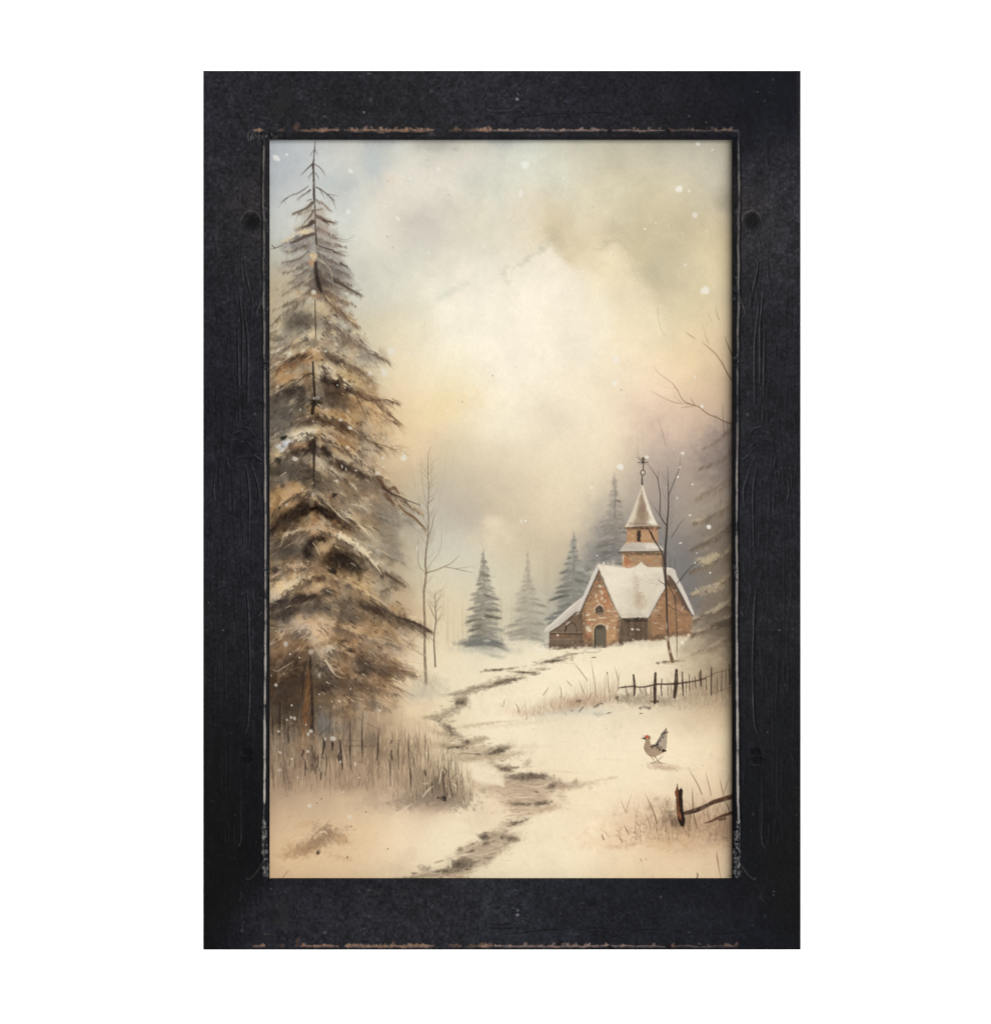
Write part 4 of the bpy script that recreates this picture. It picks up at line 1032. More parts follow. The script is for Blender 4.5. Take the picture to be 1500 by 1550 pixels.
for pts, n, L, c, a in [
 ([(462,355),(440,366),(424,372)],26,9,(110,104,98),.5),
 ([(462,384),(446,394),(426,398)],18,8,(130,122,112),.4),
 ([(468,412),(446,428),(430,440)],26,12,(140,126,108),.4),
 ([(455,452),(432,474),(412,490)],40,12,(118,100,80),.45),
 ([(462,500),(438,520),(412,536)],40,14,(126,106,84),.4),
 ([(465,536),(436,548),(410,562)],50,14,(104,80,60),.5),
 ([(450,582),(430,592),(410,602)],44,14,(66,56,48),.55),
 ([(470,632),(440,640),(412,650)],44,14,(92,76,62),.45),
 ([(470,684),(446,688),(430,694)],40,12,(70,56,46),.5),
 ([(460,768),(436,782),(412,804)],60,16,(60,48,40),.55),
 ([(468,850),(440,852),(412,862)],50,14,(70,60,52),.5),
 ([(474,902),(446,906),(418,918)],60,14,(62,52,45),.55),
 ([(460,985),(436,1000),(410,1012)],60,18,(100,78,60),.5),
 ([(462,1015),(440,1035),(414,1050)],60,24,(86,68,54),.5)]:
    PR.needles(pts, n, L, c, a, 1.0, .6, .9, .3, 3.5)
# ragged dark undersides of the snow pads
for (xa, ya, xb, yb, n, c) in [(448,688,470,682,14,(58,46,38)),(484,676,506,694,14,(50,38,31)),(506,696,556,722,26,(72,54,42)),(430,592,462,588,14,(60,50,44)),(490,574,534,590,16,(42,32,27)),
    (440,776,468,766,16,(46,36,30)),(478,764,524,794,26,(48,37,30)),(440,908,478,902,20,(56,46,40)),(410,918,436,906,12,(62,52,45)),(486,896,506,896,8,(70,60,52)),(500,838,545,860,20,(50,42,36)),(458,632,520,646,22,(76,58,44)),(440,542,470,536,10,(66,52,42)),(488,538,516,552,10,(70,54,42)),(540,912,640,948,40,(70,56,45)),(536,1000,590,1024,24,(86,68,54)),(470,1000,510,1030,14,(70,56,46))]:
    for k in range(n):
        f = rng.random()
        x = xa + f * (xb - xa) + rng.normal(0, 2); y = ya + f * (yb - ya) + rng.normal(0, 2.2)
        s_ = 1 if x > 476 else -1
        if k % 3 == 0:
            B(x, y, rng.uniform(2, 4.5), rng.uniform(1.4, 3), c, .5, rng.uniform(-30, 30), .9, .4, 4)
        l = rng.uniform(4, 11)
        PR.stroke([(x, y), (x + s_ * l * .4, y + l * .45), (x + s_ * l * .9, y + l * .75)], [rng.uniform(1.6, 3), 1.4, .4], np.array(c) + rng.normal(0, 8), .5, .8)
# reserved snow pads catching light
for (x, y, rx, ry, r, c) in [(462,350,12,4,-8,(228,208,168)),(475,388,5,6,0,(222,194,152)),(472,399,4,5,0,(186,146,106)),(504,566,9,5,46,(228,206,168)),(484,562,6,5,0,(214,190,150)),
    (438,535,6,4,-10,(228,206,158)),(480,530,6,3,0,(216,186,148)),(458,658,14,6,-24,(234,214,176)),(432,672,8,5,-40,(212,214,222)),(424,678,5,5,0,(220,214,204)),(488,702,9,5,44,(214,190,152)),
    (560,714,12,2.6,38,(216,184,138)),(530,818,14,4,22,(230,210,172)),(550,834,12,4.5,30,(228,208,170)),(566,852,9,2.6,44,(224,204,166)),(516,812,6,5,40,(232,212,176)),
    (440,884,22,4,-26,(228,204,166)),(420,902,10,6,-40,(224,198,160)),(474,800,18,3,0,(190,162,130)),(498,982,10,4,-20,(222,196,160)),(500,1008,9,3,50,(196,166,132)),(470,950,16,6,0,(216,188,152)),(440,744,14,4,-16,(196,160,118)),(450,856,14,4,0,(206,170,130)),(506,505,6,3,40,(200,176,140)),(471,506,9,3.4,-30,(224,200,158)),(450,516,8,3,-30,(206,182,144))]:
    B(x, y, rx, ry, c, .75, r, .5, .6, max(2, ry * .7), .15)
B(430,662.5,5.5,2.8,(30,38,36),.9,-18,.35,.25,3)
B(422,697,5.5,5,(48,44,38),.8,0,.5,.4,3)
B(507,749,4,3,(44,37,33),.85,20,.4,.4,3)
B(505,865,5,3.6,(48,40,36),.85,20,.4,.4,3)

# trunk and upper twigs
TK = (66, 54, 46)
PR.stroke([(477.6,213),(476.4,226),(475.4,240),(474.4,250),(475,265),(475.4,280),(475.6,295),(476.6,310),(477.4,325),(477.6,340),(478.4,355),(479.4,370)], [.8,1.4,1.8,3.4,3,3.2,3.8,3,2.2,2,2.4,2.6], TK, .88, .6, dry=.3)
PR.stroke([(478,398),(479,412),(480,420)], [5,7,5], (62,50,42), .85, 1)
PR.stroke([(480,420),(483,432),(487,442)], [5,7,3], (48,39,33), .85, 1)
PR.stroke([(477,455),(477.5,475),(478,495),(478,512)], [1.2,1.6,2,1.4], (74,58,46), .8, .5)
PR.stroke([(474,548),(475,575),(476.4,600),(473,625)], [2.4,3.2,3.4,6], (38,30,25), .85, .7)
PR.stroke([(476,566),(468,566),(458,572)], [1.4,2.4,.7], (50,38,30), .8, .5)
PR.stroke([(476,668),(475.6,690),(475.4,715),(475.6,736)], [5,4.4,2.4,1.8], (48,36,30), .8, .8)
TW = (92, 80, 70)
for pts, w in [
 ([(476.6,226),(472,232),(469.6,236)],[1,.8,.5]),([(477,227),(479.6,231),(481.4,235.4)],[1,.8,.5]),
 ([(473.6,248),(467,254),(461,260),(455,266.6)],[2.6,1.8,1.1,.4]),([(477,248.6),(483,252.6),(488.6,258.6),(493,267.6)],[1.4,1.3,1.1,.4]),
 ([(478,262),(481,267),(483.6,272)],[1.2,1,.5]),([(471.6,262),(469,268),(467.6,272)],[1,.8,.4]),([(475,258),(470,265),(464,269)],[.8,.7,.4]),
 ([(467,281.6),(460,287),(450,293),(444,294.6),(434,299.6),(424,306.6)],[1,1.8,1.6,1.5,1,.5]),([(436,299),(428,306),(421,315)],[1,.8,.4]),([(434,300),(430,305),(434,308)],[.8,.6,.3]),
 ([(470,287.6),(463,293),(455,298),(449,303.6)],[2.6,1.6,1.2,.4]),
 ([(479.6,283.6),(487,287.6),(494,293),(500,298),(506.6,303.6)],[2.2,1.7,1.5,1.4,.8]),([(496,294),(504,295),(512,297)],[1,.8,.4]),([(499,298),(505,307),(510,318)],[1,.8,.4]),([(484,286.6),(488.6,294),(491.6,301.6)],[1.1,.9,.4]),
 ([(471.6,301.6),(467.6,303),(463.6,305)],[1.6,1.2,.5]),
 ([(473,307),(467,313),(460,317),(450,320.6),(440,323.6)],[5,4.4,3.4,1.6,.4]),
 ([(474,319),(471,326),(464,334),(459,341)],[4.4,3,1.2,.4]),([(473.6,336),(468,341),(460,343.6),(451,345.6)],[7,4,2,.4]),
 ([(480.6,327.6),(486,330),(492,334),(500,336),(511,337.6)],[5,4.6,3.4,2,.5]),([(489,333),(494,337),(499.6,341.6)],[2.4,1.6,.5]),
 ([(480,318),(486,317),(489,314)],[2,2,.4]),
 ([(476,354),(462,358),(450,364),(440,368)],[5,5,5.4,2]),([(428,371.6),(418,375),(411,377)],[1,1.4,.6]),([(412,371.6),(417,376)],[1.4,1]),
 ([(480,371),(492,375.4),(503,378.6),(508,382),(516,384)],[1.4,1.8,2.4,2.6,.6]),([(506,381),(515,381),(524,380.6)],[1,.7,.3]),([(510,383),(520,386),(534,388)],[.8,.6,.3]),
 ([(500,360),(512,361),(524,363),(538,356)],[1,.9,.7,.3]),([(506,362),(520,366),(534,364)],[.8,.7,.3]),
 ([(468,379.6),(460,386.6),(450,392.6),(438,395.6),(426,396.6)],[1.4,1.3,1.2,1,.4]),([(446,394),(440,398),(434,401)],[.9,.7,.3]),
 ([(516,398),(524,404),(531,410)],[2.6,1.4,.4]),([(520,412),(528,417),(534,422.6)],[1.2,1,.4]),
 ([(506,425),(520,432),(534,440),(549,446.6)],[5,4,2.4,.4]),([(528,436),(540,440),(550,438)],[.9,.7,.3]),
 ([(466,408),(452,416),(440,418)],[2,1.4,.4])]:
    c = np.array(TW) + rng.normal(0, 8) - (14 if max(w) > 2 else 0)
    PR.stroke(pts, w, c, .82, .45)
for pts, n, L in [([(474,310),(460,317),(446,322)],16,8),([(476,326),(466,336),(458,342)],12,7),([(474,338),(462,344),(452,346)],14,8),([(482,328),(496,334),(508,337)],18,8),([(478,340),(488,350),(498,356)],16,9),([(470,290),(458,297),(450,303)],10,6),([(482,288),(496,296),(508,306)],12,6),([(476,300),(472,306),(466,312)],10,6),([(480,305),(488,318),(490,326)],14,7),([(472,318),(460,328),(448,334)],18,8)]:
    PR.needles(pts, n, L, (124,108,94), .4, .9, .5, .8, .35, 2.5)
B(470,322,10,8,(176,160,140),.35,0,.9,.5,5); B(486,322,7,10,(180,158,140),.4,0,.9,.5,5); B(490,350,10,8,(176,156,140),.4,20,.9,.5,5)
# cool grey glaze and sooty hollows, then ink and snow accents
gz = np.clip(noise(32, PR.H, PR.W) * 1.2 + .55, 0, 1.2) * m0 * lvl
PR.C += (gz * .26)[..., None] * (PR.C.mean(2, keepdims=True) * .95 - PR.C)
for x, y, rx, ry, a in [(430,624,24,12,.3),(444,714,26,14,.35),(432,838,20,10,.35),(470,920,34,8,.3),(430,1035,26,26,.4),(470,1020,20,20,.35),(500,1040,20,12,.35),(440,1000,24,10,.3),(520,850,22,12,.35),(478,735,16,14,.4),(505,610,20,10,.35),(470,836,12,14,.4),(560,1010,26,10,.3),(430,930,20,9,.35),(540,935,26,7,.3),(500,600,14,8,.35),(486,430,12,14,.3),(456,487,16,10,.3),(460,640,24,6,.3),(430,790,20,9,.3),(545,1040,24,10,.25),(425,1080,18,20,.35),(500,700,10,8,.3)]:
    B(x, y, rx, ry, (50,43,39), a, 0, .95, .5, 7)
for k in range(420):
    x = rng.normal(500, 55); y = rng.uniform(470, 1060)
    j, i = int(y - PR.y0), int(x - PR.x0)
    if 0 <= i < PR.W and SPR[j, i]:
        sd = 1 if x > 476 else -1
        l = rng.uniform(3, 10)
        c = [(44,36,32),(60,50,42),(232,214,180),(84,68,54)][rng.choice(4, p=[.35,.25,.2,.2])]
        PR.stroke([(x, y), (x + sd * l * .6, y + l * .35), (x + sd * l, y + l * .75)], [rng.uniform(.8, 2.4), 1.2, .3], c, rng.uniform(.3, .75), .5)
# inked bough ends at the right
for pts, w, c in [
 ([(524,482),(534,490),(546,496)],[2,1.2,.4],(128,98,74)),([(526,478),(536,484),(544,482)],[1,.8,.3],(140,112,86)),
 ([(562,536),(572,540),(582,545),(590,547)],[2.4,2,1.4,.5],(122,98,76)),([(572,544),(578,550),(582,556)],[.9,.7,.3],(130,106,84)),([(545,524),(558,530),(570,534)],[1.4,1.2,.6],(130,108,88)),
 ([(528,550),(548,562),(562,569),(565,568)],[1,1,.9,.4],(132,112,90)),
 ([(537,593),(548,601),(558,606),(566,605)],[4,3.6,2.6,1.6],(92,70,52)),([(540,602),(545,612),(552,626),(556,638)],[2.6,2.2,1.4,.4],(110,84,62)),
 ([(562,602),(568,606),(576,606)],[3,3.4,2],(104,80,60)),([(568,608),(574,616),(580,624),(585,634)],[1.8,2.4,1.8,.4],(116,90,68)),([(576,618),(586,626),(596,632),(606,643)],[1.4,1.3,1.2,.4],(112,86,64)),([(588,626),(598,634),(604,638)],[.9,1.2,.4],(100,78,58)),
 ([(576,605.6),(586,605),(593,608),(600,610.4)],[.5,1,1.3,1],(76,60,46)),([(560,618),(568,626),(574,632)],[1,.9,.4],(132,104,78)),([(580,634),(588,642),(594,648)],[.8,.7,.3],(140,112,84)),
 ([(540,652),(552,664),(566,670),(580,674),(596,680),(610,679)],[1,1.2,1.2,1.2,1,.4],(116,90,64)),([(550,660),(566,672),(578,680)],[.9,1,.4],(128,100,72)),([(536,650),(560,672),(575,690)],[.8,.7,.3],(130,104,78)),
 ([(571,722),(577,730),(582,738),(588,744)],[5,5.4,4,2],(92,68,50)),([(588,742),(597,739),(604,747)],[4,6,2],(94,70,52)),([(580,738),(592,747),(605,752),(618,758),(636,764.6)],[3,2.4,1.6,1.5,1],(66,52,42)),
 ([(583,748),(590,756),(597,764)],[5,6,3],(104,78,58)),([(604,764),(610,772),(618,778),(628,784),(638,794),(646,802)],[2.4,3,4,3,2.6,1.6],(112,84,58)),([(610,764),(622,770),(628,778)],[1,1,.5],(104,80,58)),
 ([(536,790),(552,797),(562,803),(568,812)],[3,2.4,1.8,.5],(124,102,80)),([(560,780),(576,790),(590,793),(606,786)],[1,1,1,.4],(140,124,104)),
 ([(572,856),(578,866),(582,880)],[2,2,.5],(72,58,47)),([(584,868),(592,874),(602,880),(612,884)],[4,4,3,.6],(86,70,56)),
 ([(560,908),(580,922),(600,934),(620,940),(638,947),(650,954),(656,958)],[1.6,2,2.4,3,2.4,2,.6],(68,55,44)),
 ([(575,965),(600,972),(626,984)],[1,.9,.4],(128,102,78)),([(600,1014),(612,1016),(628,1018)],[5,3,.5],(116,90,70)),([(590,1000),(604,1008),(618,1012)],[2,1.6,.4],(110,86,66)),
 ([(585,1030),(600,1032),(612,1040)],[1.4,1.2,.4],(110,88,68)),([(560,1040),(580,1056),(600,1070)],[1.4,1.2,.4],(124,100,78)),([(545,1040),(565,1060),(580,1066)],[1.2,1,.4],(130,104,82))]:
    PR.stroke(pts, w, c, .85, .5, dry=.2)
# scraped-out pale twigs
for pts, w in [
 ([(480,390),(490,398),(500,407),(503,415)],[1,1,.9,.7]),([(503,415),(504,425),(505.6,436)],[.8,.8,.5]),([(473,420),(462,428),(452,437)],[1.2,1.1,.6]),
 ([(493,447),(500,456),(507,464)],[.8,1.2,.6]),([(408,598),(425,590),(440,580),(452,576)],[.8,1,1,.6]),([(410,562),(420,556),(432,548)],[.6,.8,.4]),
 ([(495,672),(508,674),(518,679),(524,686)],[.8,1.2,1.2,.8]),([(528,676),(530,684),(540,688)],[1.6,1.4,.6]),([(506,700),(506,692),(501,688)],[1.2,1,.5]),
 ([(490,758),(500,766),(508,774),(516,782),(524,788)],[1.2,1.8,1.8,2,1]),([(520,782),(530,784),(536,789)],[.9,1.2,.6]),([(532,763),(542,765),(550,767),(556,773)],[1,1.4,1.2,.8]),
 ([(453,803),(440,806),(431,810),(428,818),(425,826),(417,830)],[1.2,1.4,1.2,1,1,.5]),([(455,813),(446,820),(436,826),(428,830)],[.6,.8,.9,.5]),([(474,822),(480,830),(484,840)],[1.3,1.4,1]),
 ([(540,790),(552,802),(560,812)],[2.4,2.4,.6]),([(514,808),(526,818),(540,826),(552,836),(564,850),(574,862),(578,870)],[3,5,6,5,3.6,2,.8]),([(580,834),(588,840),(594,844)],[.8,1,.4]),
 ([(552,893),(562,902),(574,908),(584,914),(592,923)],[.8,1.1,1,1,.7]),([(410,950),(430,952),(450,950)],[.6,.8,.4]),
 ([(412,1013),(420,1016),(430,1010),(440,1004),(446,1001)],[.8,1,1,.9,.5]),([(493,1000),(500,1010),(506,1020),(514,1025),(524,1027)],[3,2.6,1.8,1,.5]),
 ([(410,668),(418,666),(425,665)],[.7,.8,.6]),([(524,628),(530,634),(536,640)],[1,1.2,.6]),([(528,648),(538,652),(544,658)],[1.4,1.4,.6]),
 ([(584,964),(592,968),(600,974)],[.8,1.2,.4]),([(606,960),(614,966),(622,968)],[.8,1,.4]),([(540,1056),(546,1058),(552,1060)],[.8,1,.5]),([(558,985),(566,990),(570,996)],[.8,1,.5])]:
    PR.stroke(pts, w, (226, 208, 174), .75, .5, dry=.2)
# lower trunk, warm umber
PR.stroke([(470,985),(468,1010),(467,1035),(465,1060),(463,1085),(461,1110),(460,1132)], [3,5,8,12,16,20,23], (104,80,60), .75, 3, dry=.6)
PR.stroke([(468,1012),(466,1040),(464,1065),(462,1090),(460,1118)], [1.5,3,4,5,6], (140,92,54), .7, 2, dry=.7)
PR.stroke([(470,995),(470,1020),(472,1045),(473,1070),(473,1100),(474,1130),(474,1162)], [3,4,4,4.4,6,7,8], (46,36,30), .85, 1.4, dry=.35)
PR.stroke([(463,1000),(460,1020),(459,1040),(458,1060)], [2,3,2.4,1], (58,44,36), .75, 1)
PR.stroke([(478,1090),(480,1108),(479,1125)], [3,3.4,1.5], (134,88,52), .5, 1, dry=.4)
PR.stroke([(466,1110),(465,1130),(468,1160)], [2,3,1], (74,54,40), .6, 1, dry=.4)
for k in range(120):
    y = rng.uniform(1005, 1160); hw = np.interp(y, [1000,1130,1165], [2,11,8])
    x = np.interp(y, [985,1130,1165], [470,461,470]) + rng.uniform(-hw, hw)
    PR.stroke([(x, y), (x + rng.normal(0, 1), y + rng.uniform(4, 14))], rng.uniform(.6, 1.6), np.array([(60,44,34),(150,100,60),(112,80,54)][rng.integers(0,3)]), .4, .5)
for k in range(36):
    x = 474 + rng.normal(0, 9); y = rng.uniform(1135, 1172)
    B(x, y, rng.uniform(.8, 2), rng.uniform(1.5, 5), (54, 44, 38), .6, rng.uniform(-20, 20), .5, .5, 2)
B(462,1122,14,14,(138,106,76),.4,0,.8,.5,6)
PR.rec = None
# ---- picket stubs and dead grass at the foot of the spruce
B = PR.blob
B(530,1120,42,24,(126,107,90),.7,0,.8,.5,12)
B(440,1150,36,24,(156,131,108),.55,0,.8,.5,12)
B(500,1178,66,18,(168,142,117),.6,0,.8,.5,14)
B(590,1165,36,26,(170,146,120),.45,0,.8,.5,14)
B(490,1100,10,18,(120,118,112),.5,0,.8,.4,8)
for k in range(420):
    x = rng.uniform(409, 700); yb = rng.uniform(1120, 1196)
    l = rng.uniform(6, 34)
    PR.stroke([(x, yb), (x + rng.normal(0, 1.2), yb - l * .5), (x + rng.normal(0, 3), yb - l)], [rng.uniform(.5, 1.2), .9, .3], [(86,70,58),(112,92,76),(134,112,90)][rng.integers(0, 3)], rng.uniform(.15, .5), .5)
for k in range(420):
    x = rng.uniform(409, 660); yb = rng.uniform(1100, 1200) + (x > 590) * 14
    l = rng.uniform(8, 46)
    c = [(96,80,66),(150,126,100),(216,192,158),(222,200,166)][rng.integers(0,4)]
    PR.stroke([(x, yb), (x + rng.normal(0, 1.5), yb - l * .5), (x + rng.normal(0, 4), yb - l)], [rng.uniform(.6,1.8), 1, .4], c, rng.uniform(.12,.42), .6)
for k in range(260):      # tangled, leaning wisps
    x = rng.uniform(412, 700); yb = rng.uniform(1110, 1200); l = rng.uniform(8, 30); ln = rng.normal(0, 9)
    PR.stroke([(x, yb), (x + ln * .2, yb - l * .6), (x + ln, yb - l * rng.uniform(.6, 1))], [rng.uniform(.6, 1.4), .9, .3], [(100,82,66),(150,126,100),(218,194,160),(76,62,52)][rng.integers(0, 4)], rng.uniform(.2, .5), .5)
for k in range(60):
    B(rng.uniform(412, 660), rng.uniform(1120, 1190), rng.uniform(3, 9), rng.uniform(5, 14), [(112,94,78),(196,170,138)][k % 2], .22, rng.uniform(-10, 10), .9, .6, 5)
def picket(x, ya, yb, w, c=(52,42,36), a=.8):
    PR.stroke([(x, ya), (x + rng.normal(0,.8), ya*.6+yb*.4), (x + rng.normal(0,1.2), yb)], [w*.5, w*1.1, w*.6], c, a, .5, dry=.35)
PR.rec = 'painted_stub_fence'
for x, ya, yb, w, a in [(413,1085,1112,3,.7),(424,1062,1112,3.4,.8),(437,1100,1124,4,.6),(490,1118,1142,3.2,.85),(493,1140,1173,1.6,.8),(503,1118,1136,3.6,.85),(514.6,1120,1164,3,.9),(514,1140,1152,4,.9),(530,1092,1164,1.6,.75),(530,1128,1144,2.2,.7),(549.4,1076,1156,1.5,.75),(549,1118,1140,2,.7),(573.6,1106,1158,1.8,.75),(573,1124,1150,2.4,.6),(592,1120,1126,2,.8),(592.6,1136,1150,3,.8),(590,1150,1190,2,.6),(621,1160,1188,2.2,.7),(619,1116,1150,1.2,.45),(643,1112,1146,1,.45),(649,1130,1155,1.2,.4),(462,1150,1174,2.6,.7),(486,1170,1180,3,.8),(459,1135,1144,3,.7),(447,1150,1164,1.6,.5),(432,1150,1182,1.4,.5),(413,1155,1195,1.4,.5),(500,1160,1204,1.2,.4),(519,1046,1110,1.2,.4),(500,1070,1110,1.8,.5),(522,1085,1112,1.2,.5),(537,1080,1110,1,.4)]:
    picket(x, ya, yb, w, a=a)
PR.stroke([(514,1121),(530,1120.6),(548,1121.6)], [1.2,1,1], (88,72,58), .45, .5, dry=.3)
PR.stroke([(522,1130),(540,1129),(562,1130)], [1.6,2.2,1.2], (92,76,62), .5, .8, dry=.4)
PR.stroke([(484,1112),(496,1102),(506,1088)], [3,2,1], (92,76,62), .6, .8)
PR.stroke([(552,1094),(566,1100),(576,1104)], [1,1.2,.8], (110,90,72), .5, .6)
PR.rec = None
for x, yt, yb in [(486,1120,1140),(601,1146,1190),(606,1130,1180),(585,1140,1186),(570,1152,1190)]:
    PR.stroke([(x, yb), (x - 2, (yt + yb) / 2), (x + 1, yt)], [3, 5, 1.5], (206,182,148), .3, 1.2)
PR.stroke([(571,1066),(573,1084),(574,1096)], [1,1.4,.8], (222,202,168), .6, .5)
# grass clump where the bank meets the path
B(620,1212,60,13,(174,152,130),.5,-4,.8,.5,9)
B(633,1172,10,15,(140,118,98),.6,5,.6,.5,6)
B(663,1190,11,12,(122,106,91),.6,0,.7,.5,6)
B(680,1206,22,14,(160,140,120),.5,0,.8,.5,8)
B(636,1206,26,9,(150,130,110),.5,-14,.7,.5,6)
B(652,1222,26,6,(172,148,126),.5,0,.7,.5,6)
B(692,1196,14,12,(170,148,126),.5,0,.8,.5,6)
for t in [(640,1208,34,10,(150,130,110),.55,-8),(676,1214,36,10,(146,128,110),.6,4),(662,1196,22,14,(132,114,97),.5,0),(700,1206,16,10,(160,140,118),.5,0),(626,1186,18,16,(160,138,114),.45,0)]:
    B(*t[:5], t[5], t[6], .55, .7, 5)
PR.rec = 'painted_grass_clump'
for k in range(340):
    x = rng.uniform(598, 718); yb = rng.uniform(1180, 1216) if x > 640 else rng.uniform(1120, 1215)
    l = rng.uniform(10, 60) * (1 if x < 690 else .5)
    c = [(120,100,80),(160,134,106),(92,78,64),(190,162,130)][rng.integers(0,4)]
    PR.stroke([(x, yb), (x + rng.normal(0, 2), yb - l * .5), (x + rng.normal(1.5, 5), yb - l)], [rng.uniform(.6,1.6), 1, .3], c, rng.uniform(.12,.4), .5)
for x, ya, yb, w in [(671,1170,1204,3),(670,1168,1180,4),(663,1160,1176,1.6),(667,1160,1166,1),(644,1166,1174,3.2),(621,1163,1192,3),(623,1190,1200,1.4),(682,1182,1205,2.4),(680,1150,1190,1.2),(683,1142,1180,1),(654,1184,1200,2.6),(646,1190,1200,2),(693,1172,1196,1.2),(619,1112,1160,1.2),(644,1112,1142,1.2),(643,1138,1155,1.2),(627,1146,1160,1.6),(649,1140,1154,1.3),(603,1120,1165,2),(613,1100,1160,.8),(690,1150,1172,.8),(676,1200,1206,2)]:
    picket(x, ya, yb, w, (70,58,48), .75)
B(671,1208,4,3.4,(44,38,33),.9,20,.5,.4,3)
B(663,1207.6,2,1.4,(60,50,42),.8,0,.5,.3,2)
B(660,1186,5,9,(110,95,80),.6,0,.7,.5,4)
PR.stroke([(672,1162),(676,1168),(672,1176)], [2,2.4,1], (92,78,64), .7, .5)
PR.stroke([(680,1182),(692,1171),(699,1176)], [1,1.6,.6], (120,104,88), .6, .6)
PR.rec = None
for pts, w in [([(594,1236),(604,1230),(616,1222),(623,1217)],[.8,2.4,2.4,1]),([(640,1206),(648,1196),(656,1190)],[2,3,1]),([(668,1170),(667,1178),(664,1186)],[2,2.4,1]),([(686,1186),(690,1190),(689,1200)],[1.6,2,.8]),([(640,1186),(646,1186),(649,1184)],[1.4,2,.8])]:
    PR.stroke(pts, w, (228,210,180), .7, .7)

# ---- the trodden path winding up to the church
PR.rec = 'painted_path'
def mud(x, y, rx, ry, c, a, r=0, n=None):
    B(x, y, rx * 1.05, ry * 1.1, c, a * .85, r, .8, .5, max(4, ry * 1.3), .12)
    for k in range(n or int(rx * .8)):
        u, v = rng.normal(0, .5) * rx, rng.normal(0, .5) * ry
        t = math.radians(r)
        px, py = x + u * math.cos(t) - v * math.sin(t), y + u * math.sin(t) + v * math.cos(t)
        l = rng.uniform(3, 12) * (rx / 25 + .4)
        s = math.tan(t) * .9
        dk = rng.choice([-26, -16, 14, 26])
        PR.stroke([(px - l / 2, py - s * l / 2), (px, py + rng.normal(0, .6)), (px + l / 2, py + s * l / 2)], [.4, rng.uniform(.8, 1.8), .4], np.clip(np.array(c) + dk, 30, 240), a * rng.uniform(.3, .8), .5)
mud(738,1044,0.1,0.1,(150,135,112),0)
